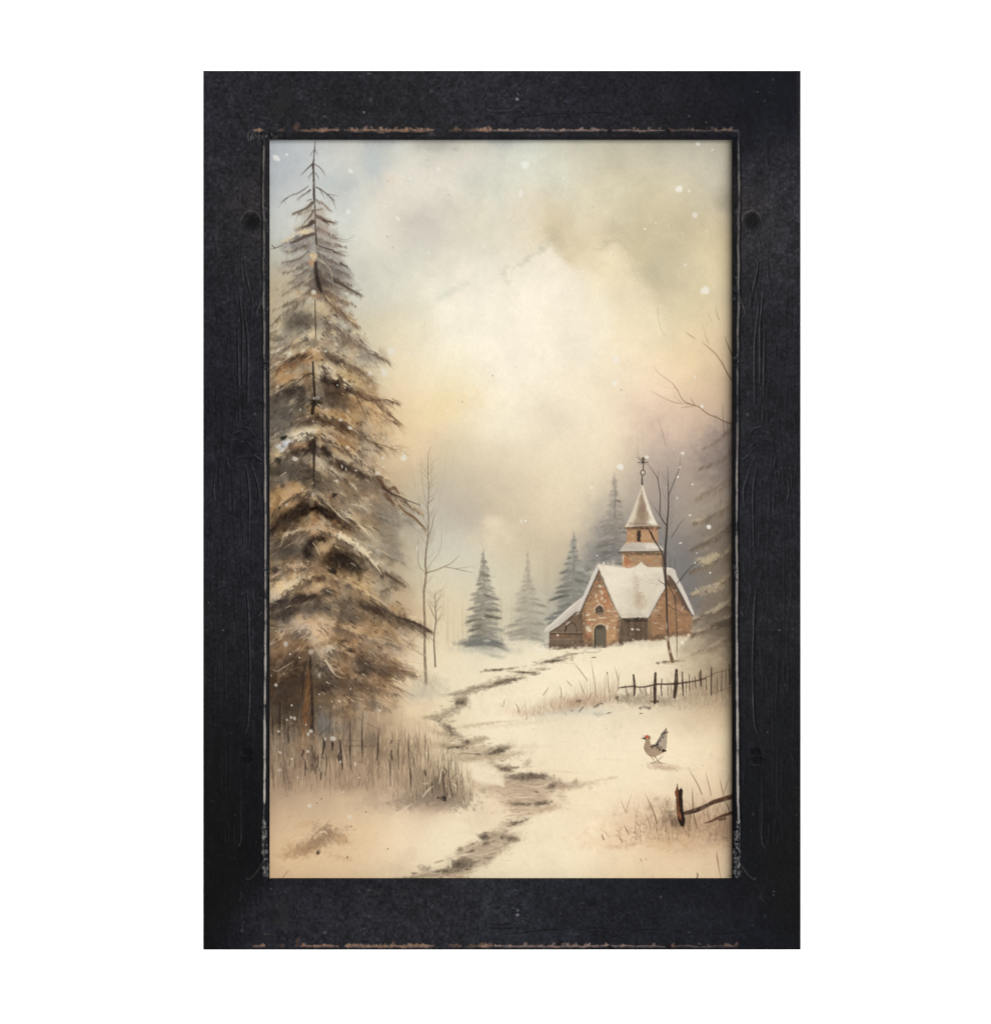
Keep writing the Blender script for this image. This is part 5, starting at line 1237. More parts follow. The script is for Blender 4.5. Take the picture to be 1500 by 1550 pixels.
for t in [
 (834,1000,17,1.8,(118,108,92),.7,-12),(850,994,12,1.2,(140,126,106),.5,-12),(868,990,12,1.2,(150,134,112),.5,-8),(836,1001,6,1.6,(90,80,68),.6,-8),
 (745,1014.6,14,1.6,(130,116,94),.75,-6),(772,1012,14,1.3,(132,118,96),.6,-8),(790,1017.6,16,1.8,(136,121,100),.7,5),(808,1020,6,1.8,(120,106,86),.7,8),(822,1014,9,1,(150,134,110),.5,-8),
 (762,1030,20,3.4,(140,125,102),.75,-10),(768,1029,10,2,(112,98,80),.6,-12),(790,1027,10,1.3,(160,144,118),.5,-8),
 (752,1036,14,3,(150,136,112),.7,-14),(725,1042,18,4,(156,141,118),.7,-16),(700,1048,18,3.4,(160,146,122),.7,-14),(718,1040,8,2.2,(132,116,94),.6,-14),(740,1040,10,1.6,(128,114,94),.6,-14),(690,1050,16,1.6,(164,150,126),.6,-5),
 (698,1061,9,6,(132,117,95),.75,-20),(700,1064,6,3,(110,96,78),.6,-20),(692,1072,15,5,(164,149,126),.7,-18),(680,1076,16,2.6,(176,160,134),.6,-14),
 (668,1084,18,4,(168,151,126),.7,-10),(658,1085,9,2.4,(140,124,102),.6,0),(665,1091,4,1.3,(90,78,64),.75,-20),(648,1086,14,3,(190,170,140),.5,-5),
 (676,1100,14,3.2,(150,136,114),.7,28),(684,1107,7,4,(128,114,94),.7,35),(678,1112,18,4,(170,150,124),.7,12),(690,1113,8,2.2,(142,124,102),.6,10),(640,1098,22,5,(206,182,150),.5,15),
 (715,1122,18,4,(166,145,118),.75,-8),(706,1124,5,3.6,(132,112,90),.7,0),(728,1118,8,3,(172,148,120),.6,0),(690,1130,34,4.4,(186,163,134),.7,2),(676,1128,12,3,(166,144,118),.6,0),
 (720,1136,30,6,(190,168,140),.65,-2),(753,1136,18,4.6,(116,104,86),.85,-20),(750,1139,9,4,(92,82,68),.75,-20),(766,1133,8,3,(132,118,98),.7,-20),(724,1142,4,1.2,(82,70,58),.85,5),(715,1141,20,.8,(130,114,94),.6,2),
 (730,1148,34,4,(178,155,128),.7,-2),(770,1142,26,3,(196,174,146),.55,-5),(740,1156,26,5,(190,168,140),.6,10),(765,1165,11,4.4,(134,116,94),.75,-4),(774,1162,10,1.6,(112,96,78),.7,-4),(752,1160,18,4,(180,158,130),.6,10),
 (798,1156,6,4,(166,144,118),.7,-30),(795,1177,28,5.4,(128,114,96),.85,0),(800,1175,18,4,(98,87,73),.8,-3),(815,1176,16,3,(130,115,96),.7,4),(822,1174,2,1.6,(70,60,50),.8,0),(780,1178,14,5,(140,124,104),.7,0),
 (810,1188,40,6,(172,150,126),.75,-3),(790,1198,44,9,(188,164,138),.7,2),(760,1192,36,7,(198,174,146),.6,4),(735,1194,24,7,(206,184,154),.55,0),(834,1192,8,5,(136,112,92),.75,-30),(846,1190,14,4,(160,136,112),.75,0),
 (866,1190,26,4.4,(176,152,128),.5,-2),(884,1186,12,3,(186,162,136),.4,-4),(871,1183,3.4,3,(160,136,112),.7,0),(905,1181,14,1.6,(210,186,156),.35,-8),(927,1178,6,2.2,(196,170,142),.45,-6),(812,1199,3.4,1.2,(74,64,54),.85,18),
 (732,1198,4,3.4,(160,138,112),.6,40),(800,1208,34,6,(190,166,140),.65,2),(776,1215,10,3.4,(150,128,104),.7,0),(795,1218,26,4.4,(176,150,126),.75,3),(820,1215,12,2.4,(110,92,76),.8,-8),(818,1217,7,2,(86,72,60),.7,-8),(822,1219,5,1.6,(222,202,172),.8,-6),
 (805,1226,34,4,(194,168,140),.65,-3),(830,1222,22,4,(200,174,146),.55,-14),(800,1232,28,2.6,(202,178,148),.6,-10),
 (782,1246,16,3.4,(146,126,104),.8,-8),(788,1247,6,2.8,(122,104,86),.7,-10),(768,1246,10,2,(186,164,136),.6,6),(796,1241,6,1.4,(122,104,84),.75,-24),
 (760,1255,26,4,(212,190,160),.5,-14),(768,1267,18,6.4,(166,146,122),.8,8),(782,1270,6,3,(130,112,92),.6,20),(744,1266,12,4,(160,140,116),.7,-10),(733,1267,6.4,4,(82,71,59),.85,10),(735,1276,4,3,(100,88,74),.7,0),(736,1261,12,1.4,(150,132,110),.6,-8),
 (735,1280,36,9,(182,160,134),.8,-20),(715,1278,8,1.4,(122,106,88),.75,-25),(765,1277,6,1.2,(126,110,90),.7,0),(750,1285,9,1.2,(128,112,92),.6,-14),(750,1292,22,4,(186,164,138),.7,-22),(712,1288,22,6,(190,168,142),.65,-20),(697,1286,4.4,3,(130,114,94),.75,0),
 (735,1302,22,6,(168,146,122),.75,-26),(708,1300,16,3,(186,164,138),.6,-8),(700,1308,15,6,(110,97,81),.85,5),(690,1310,8,6,(86,76,64),.8,-10),(708,1306,8,4,(120,105,88),.7,0),(711,1301,4,1.6,(116,100,84),.7,12),
 (690,1318,26,4.4,(140,122,102),.8,-8),(680,1318,14,3.4,(116,101,84),.7,-6),(665,1304,8,1.2,(150,132,110),.6,-14),(644,1315,11,3.6,(166,148,126),.85,8),(627.4,1322,3.6,1.7,(112,98,82),.9,4),(655,1323,22,3.4,(180,158,132),.75,-4),
 (635,1327,30,2.4,(160,140,116),.75,-6),(690,1327,24,3,(180,156,130),.7,6),(712,1318,14,3,(206,182,150),.6,-20),(660,1320,8,1.6,(140,122,100),.6,0)]:
    mud(*t)
# fine dragged streaks of mud and snow along the whole track
CL = np.array([(868,992,5),(835,1001,7),(800,1015,9),(762,1029,11),(722,1042,13),(698,1060,9),(672,1082,16),(680,1106,16),(700,1124,22),(735,1140,32),(765,1164,26),(790,1182,40),(800,1204,42),(805,1224,34),(782,1247,17),(757,1269,27),(735,1289,29),(702,1311,26),(662,1325,30)], float)
for k in range(1500):
    t_ = rng.random() * (len(CL) - 1); i_ = int(t_); f_ = t_ - i_
    x, y, hw = CL[i_] * (1 - f_) + CL[i_ + 1] * f_
    x += np.clip(rng.normal(0, .5), -1.3, 1.3) * hw; y += rng.normal(0, 5)
    l = rng.uniform(3, 16) * (.5 + hw / 50)
    c = [(112,96,80),(138,118,98),(160,138,114),(88,76,64),(228,208,176),(238,220,190)][rng.choice(6, p=[.17,.2,.2,.07,.2,.16])]
    sl = rng.normal(-.10, .10)
    PR.stroke([(x - l / 2, y - sl * l / 2), (x, y + rng.uniform(-.2, 1.2)), (x + l / 2, y + sl * l / 2)], [.3, rng.uniform(.6, 1.7), .3], c, rng.uniform(.2, .5), .5)
for t in [(790,1186,40,12,(186,162,136),.35,0),(800,1206,40,10,(190,166,140),.35,0),(735,1142,36,8,(188,166,138),.35,-4),(738,1284,34,12,(172,150,126),.35,-24)]:
    B(*t[:5], t[5], t[6], .85, .6, 5)
for t in [(753,1137,15,3.6,-18),(797,1176,24,4,0),(820,1216,12,2.2,-8),(733,1267,6,4,8),(698,1308,13,5,5),(760,1034,16,2.4,-10),(698,1062,8,3.6,-20),(776,1029,12,1.8,-12),(680,1104,8,3,34),(690,1131,16,2,2),(764,1164,9,2.4,-4),(835,1190,8,3.4,-30),(845,1000,12,1.4,-12),(782,1247,9,2.4,-8),(770,1269,13,3,10),(736,1277,5,2.4,0),(672,1318,12,2.4,-6),(712,1289,6,2,-20),(706,1124,5,3,0),(790,1217,14,2,3),(752,1014,12,1,-6),(796,1018,12,1.2,4)]:
    B(t[0], t[1], t[2] * .95, t[3], (104,91,77), .48, t[4], .75, .8, 3.5, .2)
    for k in range(int(t[2] * .9)):
        px, py = t[0] + rng.normal(0, .5) * t[2], t[1] + rng.normal(0, .6) * t[3]
        B(px, py, rng.uniform(.8, 2.6), rng.uniform(.5, 1.3), (80,69,58), .4, t[4], .5, .6, 2)
PR.rec = None
# snow lips between the ruts
for pts, w in [([(758,1169),(772,1171),(784,1168),(790,1162)],[.8,2,2.2,1]),([(790,1188),(806,1191),(820,1190),(834,1184)],[.8,1.8,2,1]),([(820,1198),(832,1196),(848,1196)],[.6,1.6,.8]),([(738,1140),(746,1135),(756,1131)],[.6,1.4,.6]),([(765,1262),(776,1258),(788,1250)],[1,2.2,1]),([(674,1300),(680,1304),(682,1312)],[4,7,3]),([(778,1206),(796,1207),(812,1206)],[.8,2.4,.8]),([(736,1182),(752,1184),(762,1190)],[4,8,4]),([(690,1296),(702,1294),(718,1292)],[.8,2.4,.8]),([(760,1206),(780,1202),(800,1203)],[.5,1.2,.5])]:
    PR.stroke(pts, w, (238,221,190), .75, 1., dry=.2)
PR.poly([(712,1156),(735,1152),(752,1164),(760,1178),(762,1186),(745,1188),(728,1184),(715,1178)], (241,225,195), .7, 4, 1.5, 6)
PR.poly([(784,1246),(800,1240),(850,1230),(850,1330),(730,1330),(716,1316),(738,1308),(760,1288),(782,1278),(786,1270),(774,1258)], (244,227,194), .62, 2.5, 1.2, 5)
for k in range(150):
    x = rng.uniform(700, 1080); y = rng.uniform(1090, 1320); l = rng.uniform(6, 26)
    c = PR.at(x, y) + rng.choice([-16, -10, 8])
    PR.stroke([(x, y), (x + l / 2, y + rng.normal(0, .8)), (x + l, y + rng.normal(-.5, 1.2))], [.4, rng.uniform(.6, 1.4), .3], np.clip(c, 0, 250), .35, .6)
for t in [(792,1095,60,3,(226,208,176),.5,-6),(720,1098,30,2.2,(196,178,146),.6,-8),(740,1094,40,1.6,(206,188,156),.5,-4),(850,1168,30,1.4,(226,204,172),.6,4),(925,1150,30,1.,(226,206,174),.5,3),(800,1130,30,3,(232,206,178),.5,0)]:
    B(*t[:5], t[5], t[6], .7, .6, 3)

# uneven snow: thin brown-grey washes over the ground
gm = np.clip((PR.y0 + np.arange(PR.H)[:, None] - 985) / 60, 0, 1)
gn = np.clip(noise(64, PR.H, PR.W) * .8 + noise(16, PR.H, PR.W) * .7 - .25, 0, 1.2) * gm
PR.C += (gn * .13)[..., None] * (rgb((196, 176, 152)) - PR.C)
gn = np.clip(noise(32, PR.H, PR.W) + noise(8, PR.H, PR.W) * .6 - .55, 0, 1) * gm
PR.C += (gn * .12)[..., None] * (rgb((176, 156, 134)) - PR.C)
# ---- dry grasses before the mid fence
for t in [(800,1080,44,6,(232,212,182),.6,3),(850,1066,34,9,(214,190,160),.55,-6),(885,1062,30,8,(196,174,148),.6,-6),(872,1064,8,5,(160,134,110),.5,0),(905,1064,18,4,(180,160,136),.5,-6),(848,1078,40,4,(204,196,178),.55,-6),(890,1076,40,6,(206,198,180),.5,-3),(905,1081,8,4,(180,176,160),.5,0),(935,1068,22,5,(220,200,172),.5,0),(780,1078,16,4,(236,208,180),.5,10),(960,1072,30,4,(226,206,178),.4,0),(820,1088,50,4,(228,216,190),.4,-2)]:
    B(*t[:5], t[5], t[6], .8, .5, 5)
PR.rec = 'painted_dry_grass'
for k in range(380):
    x = 770 + 165 * rng.random() ** .7
    yb = np.interp(x, [770,800,850,900,940], [1080,1082,1074,1064,1058]) + rng.normal(0, 4)
    l = rng.uniform(5, 26) * np.interp(x, [770,830,880,940], [.5,1,1.5,1.9])
    c = [(190,156,128),(168,138,112),(206,174,142),(150,124,102)][rng.integers(0,4)]
    PR.stroke([(x, yb), (x + rng.normal(0, 1.5), yb - l * .5), (x + rng.normal(1, 3.5), yb - l)], [rng.uniform(.6,1.3), .8, .3], c, rng.uniform(.15,.45), .5)
for pts in [[(903,1056),(900,1036),(897,1014),(894,1000)],[(889,1030),(877,1014),(865,999)],[(935,1046),(936,1030),(938.6,1017)],[(936,1030),(933,1018),(929,1009)],[(884,1050),(880,1040),(876,1030)],[(865,1038),(860,1033),(857,1029)],[(850,1058),(849,1045),(847,1036)],[(853,1060),(857,1050)],[(921,1048),(920,1030),(919,1018)],[(762,1069),(763,1062),(764,1058)],[(760,1070),(757,1064)],[(822,1052),(828,1044),(831,1040)],[(786,1078),(782,1068),(779,1065)],[(836,1072),(832,1063)],[(890,1060),(895,1050),(898,1048)]]:
    PR.stroke(pts, [1.1,1.2,.9,.4], (142,118,94), .75, .4)
PR.rec = None
for x, y, rx, ry, r in [(904,1068,5,1.6,-35),(866,1076,3,1.3,0),(880,1073,6,1.2,-50),(876,1061,4,2.4,0),(910,1065,2,1.2,0),(969,1072,3,2,0),(980,1071,6,2.6,10),(970,1080,3,1,0),(899,995,3,1,-5),(995,1004,3,1.2,0),(1006,1002,3,1.6,0),(919,1019,1,1.6,0),(923,1079,5,.8,-15)]:
    B(x, y, rx, ry, (110,98,84), .7, r, .5, .5, 2)
B(906,1089,3.2,3,(238,226,198),.8,0,.4,.2,2)
# ---- fence in the middle distance
for t in [(985,1058,46,8,(168,152,128),.6,0),(1000,1062,16,5,(140,124,104),.5,0),(945,1056,12,5,(150,134,112),.6,0),(1060,1046,36,16,(172,150,122),.6,-8),(1092,1040,22,22,(150,130,106),.55,0),(1030,1064,40,7,(190,170,144),.5,-5),(1080,1064,36,6,(184,162,134),.5,-6),(960,1060,14,6,(160,144,122),.5,0)]:
    B(*t[:5], t[5], t[6], .7, .6, 5)
for k in range(420):
    x = rng.uniform(936, 1108); yb = rng.uniform(1040, 1068); l = rng.uniform(4, 20) * (1 + (x > 1050) * .8)
    c = [(110,94,78),(150,130,104),(86,72,60),(200,180,148)][rng.integers(0,4)]
    PR.stroke([(x, yb), (x + rng.normal(0, 3), yb - l)], [rng.uniform(.5,1.1), .4], c, rng.uniform(.15,.4), .5)
PR.rec = 'painted_picket_fence'
FC = (58, 44, 36)
PR.stroke([(936.6,1041.4),(945,1040),(958,1038.8),(966,1040),(976,1039.6),(986,1037.4),(996,1035.6),(1008,1035.6),(1022,1035),(1034,1033.6),(1046,1031.8),(1058,1029.4),(1068,1027)], [1.6,2.4,2.2,1.8,2,2.4,2.6,2.6,3,2.6,2.2,2,1.6], FC, .9, .5, dry=.15)
PR.stroke([(1062,1028),(1072,1024),(1082,1019),(1094,1016),(1106,1013)], [1.6,1.3,1.1,1,.8], (92,72,56), .7, .5)
PR.stroke([(1080,1050),(1094,1044),(1108,1040)], [1,1.6,1], (100,82,64), .5, .6)
for x0, y0, x1, y1, w, a in [(958.6,1021.6,959.8,1052,3,.92),(991.8,1019,991,1064,4,.95),(1001.6,1028,1001.4,1053,1.5,.85),(1023.6,1014.6,1020.6,1055,5,.95),(1032.4,1017.6,1033.6,1052,2.1,.88),(1043,1020.6,1043.4,1046,1.3,.7),(1051.6,1024,1053,1042,1.6,.6),(1060.2,1014.6,1060.8,1038,2.6,.8),(1058,1018,1058,1028,1.2,.6),(1076.6,1010,1076.4,1052,2,.8),(1092.4,1014,1091.6,1046,1.2,.55),(1103.6,1006,1104.6,1036,1.9,.75),(1085,1024,1086,1048,1,.5),(1010.8,1036,1010.6,1052,1,.6),(967,1041,971,1051,1.2,.6),(975.6,1040,978,1053,1.2,.6),(947,1042,950,1054,1,.5),(1108,1000,1107,1030,1.6,.6),(1068,1022,1068.6,1044,1.2,.6),(1098,1012,1098,1040,1.2,.5),(1038,1028,1038,1048,1.1,.55),(985,1039,986,1056,1.1,.55),(1047.5,1026,1048,1044,1,.5),(1015,1034,1016,1050,1.1,.5)]:
    PR.stroke([(x0, y0), (x0*.5+x1*.5+rng.normal(0,.4), (y0+y1)/2), (x1, y1)], [w*.8, w*1.3, w*.9], FC, a, .6, dry=.15)
B(991,1062,6,1.8,(70,56,46),.8,0,.5,.5,2)
B(934,1056,2.4,3.4,(100,86,70),.7,0,.5,.5,2)
PR.rec = None

# ---- the strutting moor hen
B(1000,1160,22,4,(196,170,142),.6,4,.7,.6,4)
B(1004,1163,16,3,(186,160,132),.4,6,.7,.6,3)
PR.stroke([(984,1155.4),(996,1154.6),(1008,1156)], [1,2,.6], (150,128,106), .6, .7)
PR.rec = 'painted_bird'
BD = (160,135,110)
PR.poly([(977,1114),(979.4,1112.4),(982.4,1113.4),(983.8,1116.4),(983.4,1120.6),(984.4,1125.6),(987,1128.4),(990.6,1127.6),(993.4,1124.6),(996.2,1121),(998.8,1116.6),(1001.8,1111.4),(1005,1106.4),(1008.8,1102),(1008.6,1106.4),(1011,1108),(1009,1112),(1009.6,1115.6),(1008.4,1119),(1009.2,1123),(1008,1128),(1008.4,1132),(1006.4,1135),(1008.8,1136.6),(1004.4,1138.8),(1001,1140.6),(997.6,1142.6),(993.6,1144.6),(989.6,1145.4),(985.4,1145),(981,1142.4),(977.6,1138.6),(975,1134),(974.6,1130),(976,1126),(976.4,1121),(975.8,1117)], BD, .95, .7, .2, 2)
PR.poly([(994,1126),(1000,1117),(1006,1107),(1008.6,1108),(1008,1122),(1007.6,1132),(1002,1134)], (186,172,150), .75, 1.2, .4, 2)
PR.stroke([(993,1127),(998,1119),(1003,1110),(1008.4,1102.6)], [3.4,3.6,3,1.2], (104,98,92), .75, .7, dry=.3)
PR.stroke([(1004,1110),(1010.6,1108.4)], [3,1], (70,66,62), .8, .5)
for k in range(22):
    f = rng.random(); x = 994 + 14*f + rng.normal(0,1.2); y = 1127 - 23*f + rng.normal(0,1.4)
    B(x, y, .9, 1, (60,57,56), .7, 0, .4, .3, 2)
for k in range(26):
    x = rng.uniform(1000,1008); y = rng.uniform(1112,1130)
    PR.stroke([(x,y),(x+rng.uniform(1,3),y-rng.uniform(1,4))], .7, (134,122,106), .45, .4)
for x, y, r in [(986.6,1130.4,2),(992.6,1129,1.8),(995.6,1131.4,2.2),(998.6,1134.4,1.9),(1003.6,1136,2.4),(1000.6,1131,1.2),(990,1128.4,1.4),(994,1127,1.4),(1007,1136.6,1.6),(996,1127.6,1.2),(988.4,1127.6,1.2)]:
    B(x, y, r, r*.9, (52,48,48), .88, 0, .4, .35, 2)
PR.stroke([(976,1126),(974.6,1131),(976,1136),(980,1141.6),(985,1145)], .9, (104,84,68), .7, .4)
for k in range(30):
    x = rng.uniform(978,1000); y = rng.uniform(1128,1143)
    PR.stroke([(x,y),(x+rng.uniform(1,4),y-rng.uniform(0,1.5))], .7, (128,106,88) if k%2 else (188,166,142), .45, .4)
B(989,1140,10,3.4,(180,158,134),.5,-8,.6,.4,3)
B(982.6,1116.6,1.6,3,(130,116,86),.7,0,.5,.3,2)
B(979.2,1115.2,2.7,2.3,(198,78,52),.9,-20,.35,.25,2)
B(978.2,1116.2,1.3,1.2,(210,98,68),.6,0,.4,.3,2)
PR.poly([(969,1118.2),(973.6,1116.6),(976.8,1115.6),(976.8,1119.2),(975.6,1119.8),(973.4,1118.4)], (46,40,38), .92, .5)
PR.stroke([(971.4,1114.6),(974,1114.2),(976.4,1115)], [.5,1,1], (120,116,116), .8, .4)
PR.stroke([(985.6,1145),(988,1149),(989.8,1151.6)], [1.8,1.1,.8], (146,118,94), .85, .4)
PR.stroke([(990,1145),(993,1148),(995.6,1151.6)], [1.6,1,.9], (132,106,84), .85, .4)
PR.stroke([(995.6,1151.6),(999,1148),(1003,1144.4)], [.9,.9,.7], (132,106,84), .85, .4)
PR.stroke([(983.6,1155.4),(990,1153.6),(995.6,1152),(1002,1156.6)], [.7,1,1.2,.7], (116,94,76), .8, .4)
PR.rec = None

# ---- broken post and rails in the right foreground
for t in [(1018,1238,28,18,(118,99,81),.7,10),(1030,1246,16,12,(78,62,50),.7,0),(1060,1232,34,18,(200,172,142),.5,0),(1064,1262,50,20,(196,162,128),.6,0),(1010,1268,40,14,(206,172,136),.5,4),(1084,1268,20,10,(166,140,118),.45,0),(960,1250,50,18,(228,196,160),.5,-6),(1094,1250,16,10,(150,122,98),.5,0),(965,1232,26,18,(230,200,166),.45,0),(920,1276,40,10,(230,200,164),.5,0),(1096,1268,6,6,(140,112,88),.5,30),(1010,1215,8,4,(190,164,134),.4,0),(930,1282,14,4,(214,180,144),.4,-4),(960,1277,12,2.4,(190,156,122),.4,-8)]:
    B(*t[:5], t[5], t[6], .8, .6, 6)
for k in range(260):
    x = rng.uniform(930, 1108); y = rng.normal(1256, 11) - (x - 1000) * .06
    B(x, y, rng.uniform(1.5, 5), rng.uniform(.8, 2.2), [(170,138,108),(150,120,94),(216,188,152)][rng.integers(0,3)], .22, rng.uniform(-40,40), .5, .5, 2)
for k in range(150):
    x = rng.uniform(1000, 1108); yb = rng.uniform(1225, 1262); l = rng.uniform(6, 34)
    PR.stroke([(x, yb), (x + rng.normal(0, 2), yb - l * .5), (x + rng.normal(0, 5), yb - l)], [rng.uniform(.5,1.1), .8, .3], [(120,94,70),(160,128,98),(90,70,54)][rng.integers(0,3)], rng.uniform(.15,.45), .5)
for k in range(130):
    x = rng.uniform(960, 1108); yb = rng.uniform(1236, 1276); l = rng.uniform(6, 30); ln = rng.normal(0, 8)
    PR.stroke([(x, yb), (x + ln * .3, yb - l * .6), (x + ln, yb - l)], [rng.uniform(.5, 1.3), .8, .3], [(130,102,76),(164,130,98),(96,76,60)][rng.integers(0, 3)], rng.uniform(.2, .5), .5)
PR.rec = 'painted_broken_fence'
PR.stroke([(1035,1231),(1044,1229),(1054,1226),(1064,1222),(1072,1218),(1080,1214),(1090,1211),(1100,1208),(1109,1205.6)], [5,6.6,6.8,6,5.6,6.4,6.8,7,7.2], (62,44,34), .94, .7, dry=.2)
PR.stroke([(1076,1215),(1088,1210.6),(1100,1207.4),(1109,1205)], [1.5,3,3,3], (112,68,46), .6, .8, dry=.4)
PR.stroke([(1062,1226),(1052,1229),(1044,1231)], [1,2.4,1], (40,30,25), .7, .6)
PR.stroke([(1066,1246),(1076,1243),(1086,1238),(1096,1234),(1109,1230)], [1.2,3,4,4.6,4.4], (76,50,36), .88, .7, dry=.3)
PR.stroke([(1086,1241),(1094,1240),(1098,1238)], [2,4,1.5], (62,42,32), .8, .7, dry=.3)
PR.poly([(1021.4,1199),(1023,1193),(1025.2,1187),(1026,1192),(1027.2,1196.4),(1029,1194),(1030.8,1192),(1033,1196),(1032.6,1204),(1033,1214),(1034,1228),(1036.6,1240),(1036,1248),(1034,1252),(1030,1250),(1026,1242),(1024.4,1230),(1023.4,1214)], (42,31,26), .97, .7, .25, 2)
PR.poly([(1021.6,1199),(1023.2,1193),(1025.2,1187.4),(1026,1193),(1026.4,1204),(1027,1216),(1029,1228),(1030.4,1238),(1028.6,1241),(1026,1234),(1024.6,1222),(1023.4,1210)], (138,86,54), .85, .9, .4, 2)
for k in range(22):
    y = rng.uniform(1196,1236); x = np.interp(y,[1195,1236],[1023.6,1028])+rng.uniform(-1,1.4)
    PR.stroke([(x,y),(x+.6,y+rng.uniform(3,8))], .7, [(96,58,38),(166,112,76),(64,42,32)][rng.integers(0,3)], .55, .4)
B(1029.4,1234,1.4,6,(168,110,76),.6,-8,.5,.4,3)
PR.rec = None
for pts, w, c in [
 ([(1056,1254),(1052,1244),(1049,1226),(1048,1208),(1047.6,1192)],[.8,1.2,1.2,1.4,.4],(84,62,46)),([(1062,1202),(1056,1188),(1048,1174),(1041,1161)],[1.4,1.3,.9,.4],(110,82,60)),
 ([(1076,1204),(1073,1190),(1070,1178),(1068,1168)],[1,1.1,.9,.4],(120,92,68)),([(1094,1200),(1091,1188),(1089,1178)],[1,1.1,.4],(110,84,64)),([(1094,1204),(1100,1186),(1107,1166)],[1.4,1,.5],(150,122,94)),
 ([(1106,1232),(1101,1220),(1098,1212)],[1.2,1.2,.6],(70,50,38)),([(994,1246),(990,1232),(983,1216),(976,1200)],[2,1.5,1.2,.4],(122,92,66)),([(984,1252),(981,1242),(978,1232)],[1.2,1.2,.6],(130,100,72)),
 ([(952,1263),(948,1256),(944,1249)],[1.4,1.2,.6],(110,84,62)),([(914,1271),(912,1267),(911,1263)],[1.8,2,.8],(120,90,64)),([(924,1268),(916,1260),(909,1255)],[.6,.9,.4],(170,134,102)),([(942,1275),(939,1270),(937,1267)],[1.6,1.2,.5],(120,92,70)),
 ([(947,1230),(943,1220),(940,1212)],[1,1.1,.6],(160,124,92)),([(947,1228),(951,1216),(956,1201)],[1,1,.4],(160,126,96)),([(948,1230),(953,1224)],[1,.6],(160,126,96)),([(1054,1329),(1056,1325),(1054,1321)],[1.2,2,.6],(74,56,44)),
 ([(1091,1330),(1088,1316),(1085.6,1300),(1084,1288)],[.7,1.1,2,.4],(140,98,66)),([(971,1303),(968,1299)],[1.3,.5],(130,104,80)),([(978,1302),(976,1299),(980,1302)],[.8,.7,.3],(150,122,94)),([(1108,1326),(1100,1325)],[1,.5],(90,72,56)),([(938,1262),(925,1266)],[.6,.3],(180,146,114)),
 ([(880,1284),(886,1278),(884,1272)],[.6,.7,.4],(206,172,136)),([(876,1290),(880,1284)],[.6,.4],(206,172,136))]:
    PR.stroke(pts, w, c, .75, .4)
# ---- snowy tussock at the lower left
for t in [(486,1272,30,12,(176,146,116),.6,-18),(500,1262,20,8,(150,122,96),.7,28),(480,1276,18,6,(148,120,94),.65,-28),(455,1288,26,9,(198,162,122),.65,-6),(462,1284,20,7,(160,128,98),.6,-20),(518,1270,12,6,(196,160,120),.6,20),(440,1280,10,8,(202,168,128),.5,0),(465,1246,14,5,(206,170,130),.5,-14),(440,1236,8,2,(206,170,130),.5,-6),(515,1298,16,4,(206,172,134),.5,14),(430,1296,8,4,(200,164,124),.4,0)]:
    B(*t[:5], t[5], t[6], .7, .6, 5)
for k in range(120):
    x = rng.normal(478, 24); y = rng.normal(1280, 12)
    PR.stroke([(x,y),(x+rng.uniform(3,12),y-rng.uniform(-2,7))], [.4,.9,.3], [(130,102,76),(110,88,68),(214,182,142)][rng.integers(0,3)], .35, .5)
PR.stroke([(470,1272),(482,1258),(494,1248),(502,1240)], [1,1.1,1,.5], (130,104,78), .8, .4)
B(482,1290,2.6,4,(66,54,44),.85,25,.4,.4,2)
B(526,1298,1.4,2.4,(110,84,62),.8,20,.4,.4,2)
B(487,1286,5,3,(230,202,164),.7,-30,.5,.4,3)
PR.stroke([(486,1260),(492,1259),(496,1263)], [2,2.6,.8], (232,210,174), .8, .5)
PR.stroke([(428,1329),(434,1321),(439,1316)], [1,1.1,.5], (150,116,84), .75, .4)
for x, y in [(532,1251),(587,1285),(554,1229),(436,1204),(487,1209),(480,1216)]:
    B(x, y, 1.4, 1.2, (140,112,88), .75, 0, .4, .3, 2)

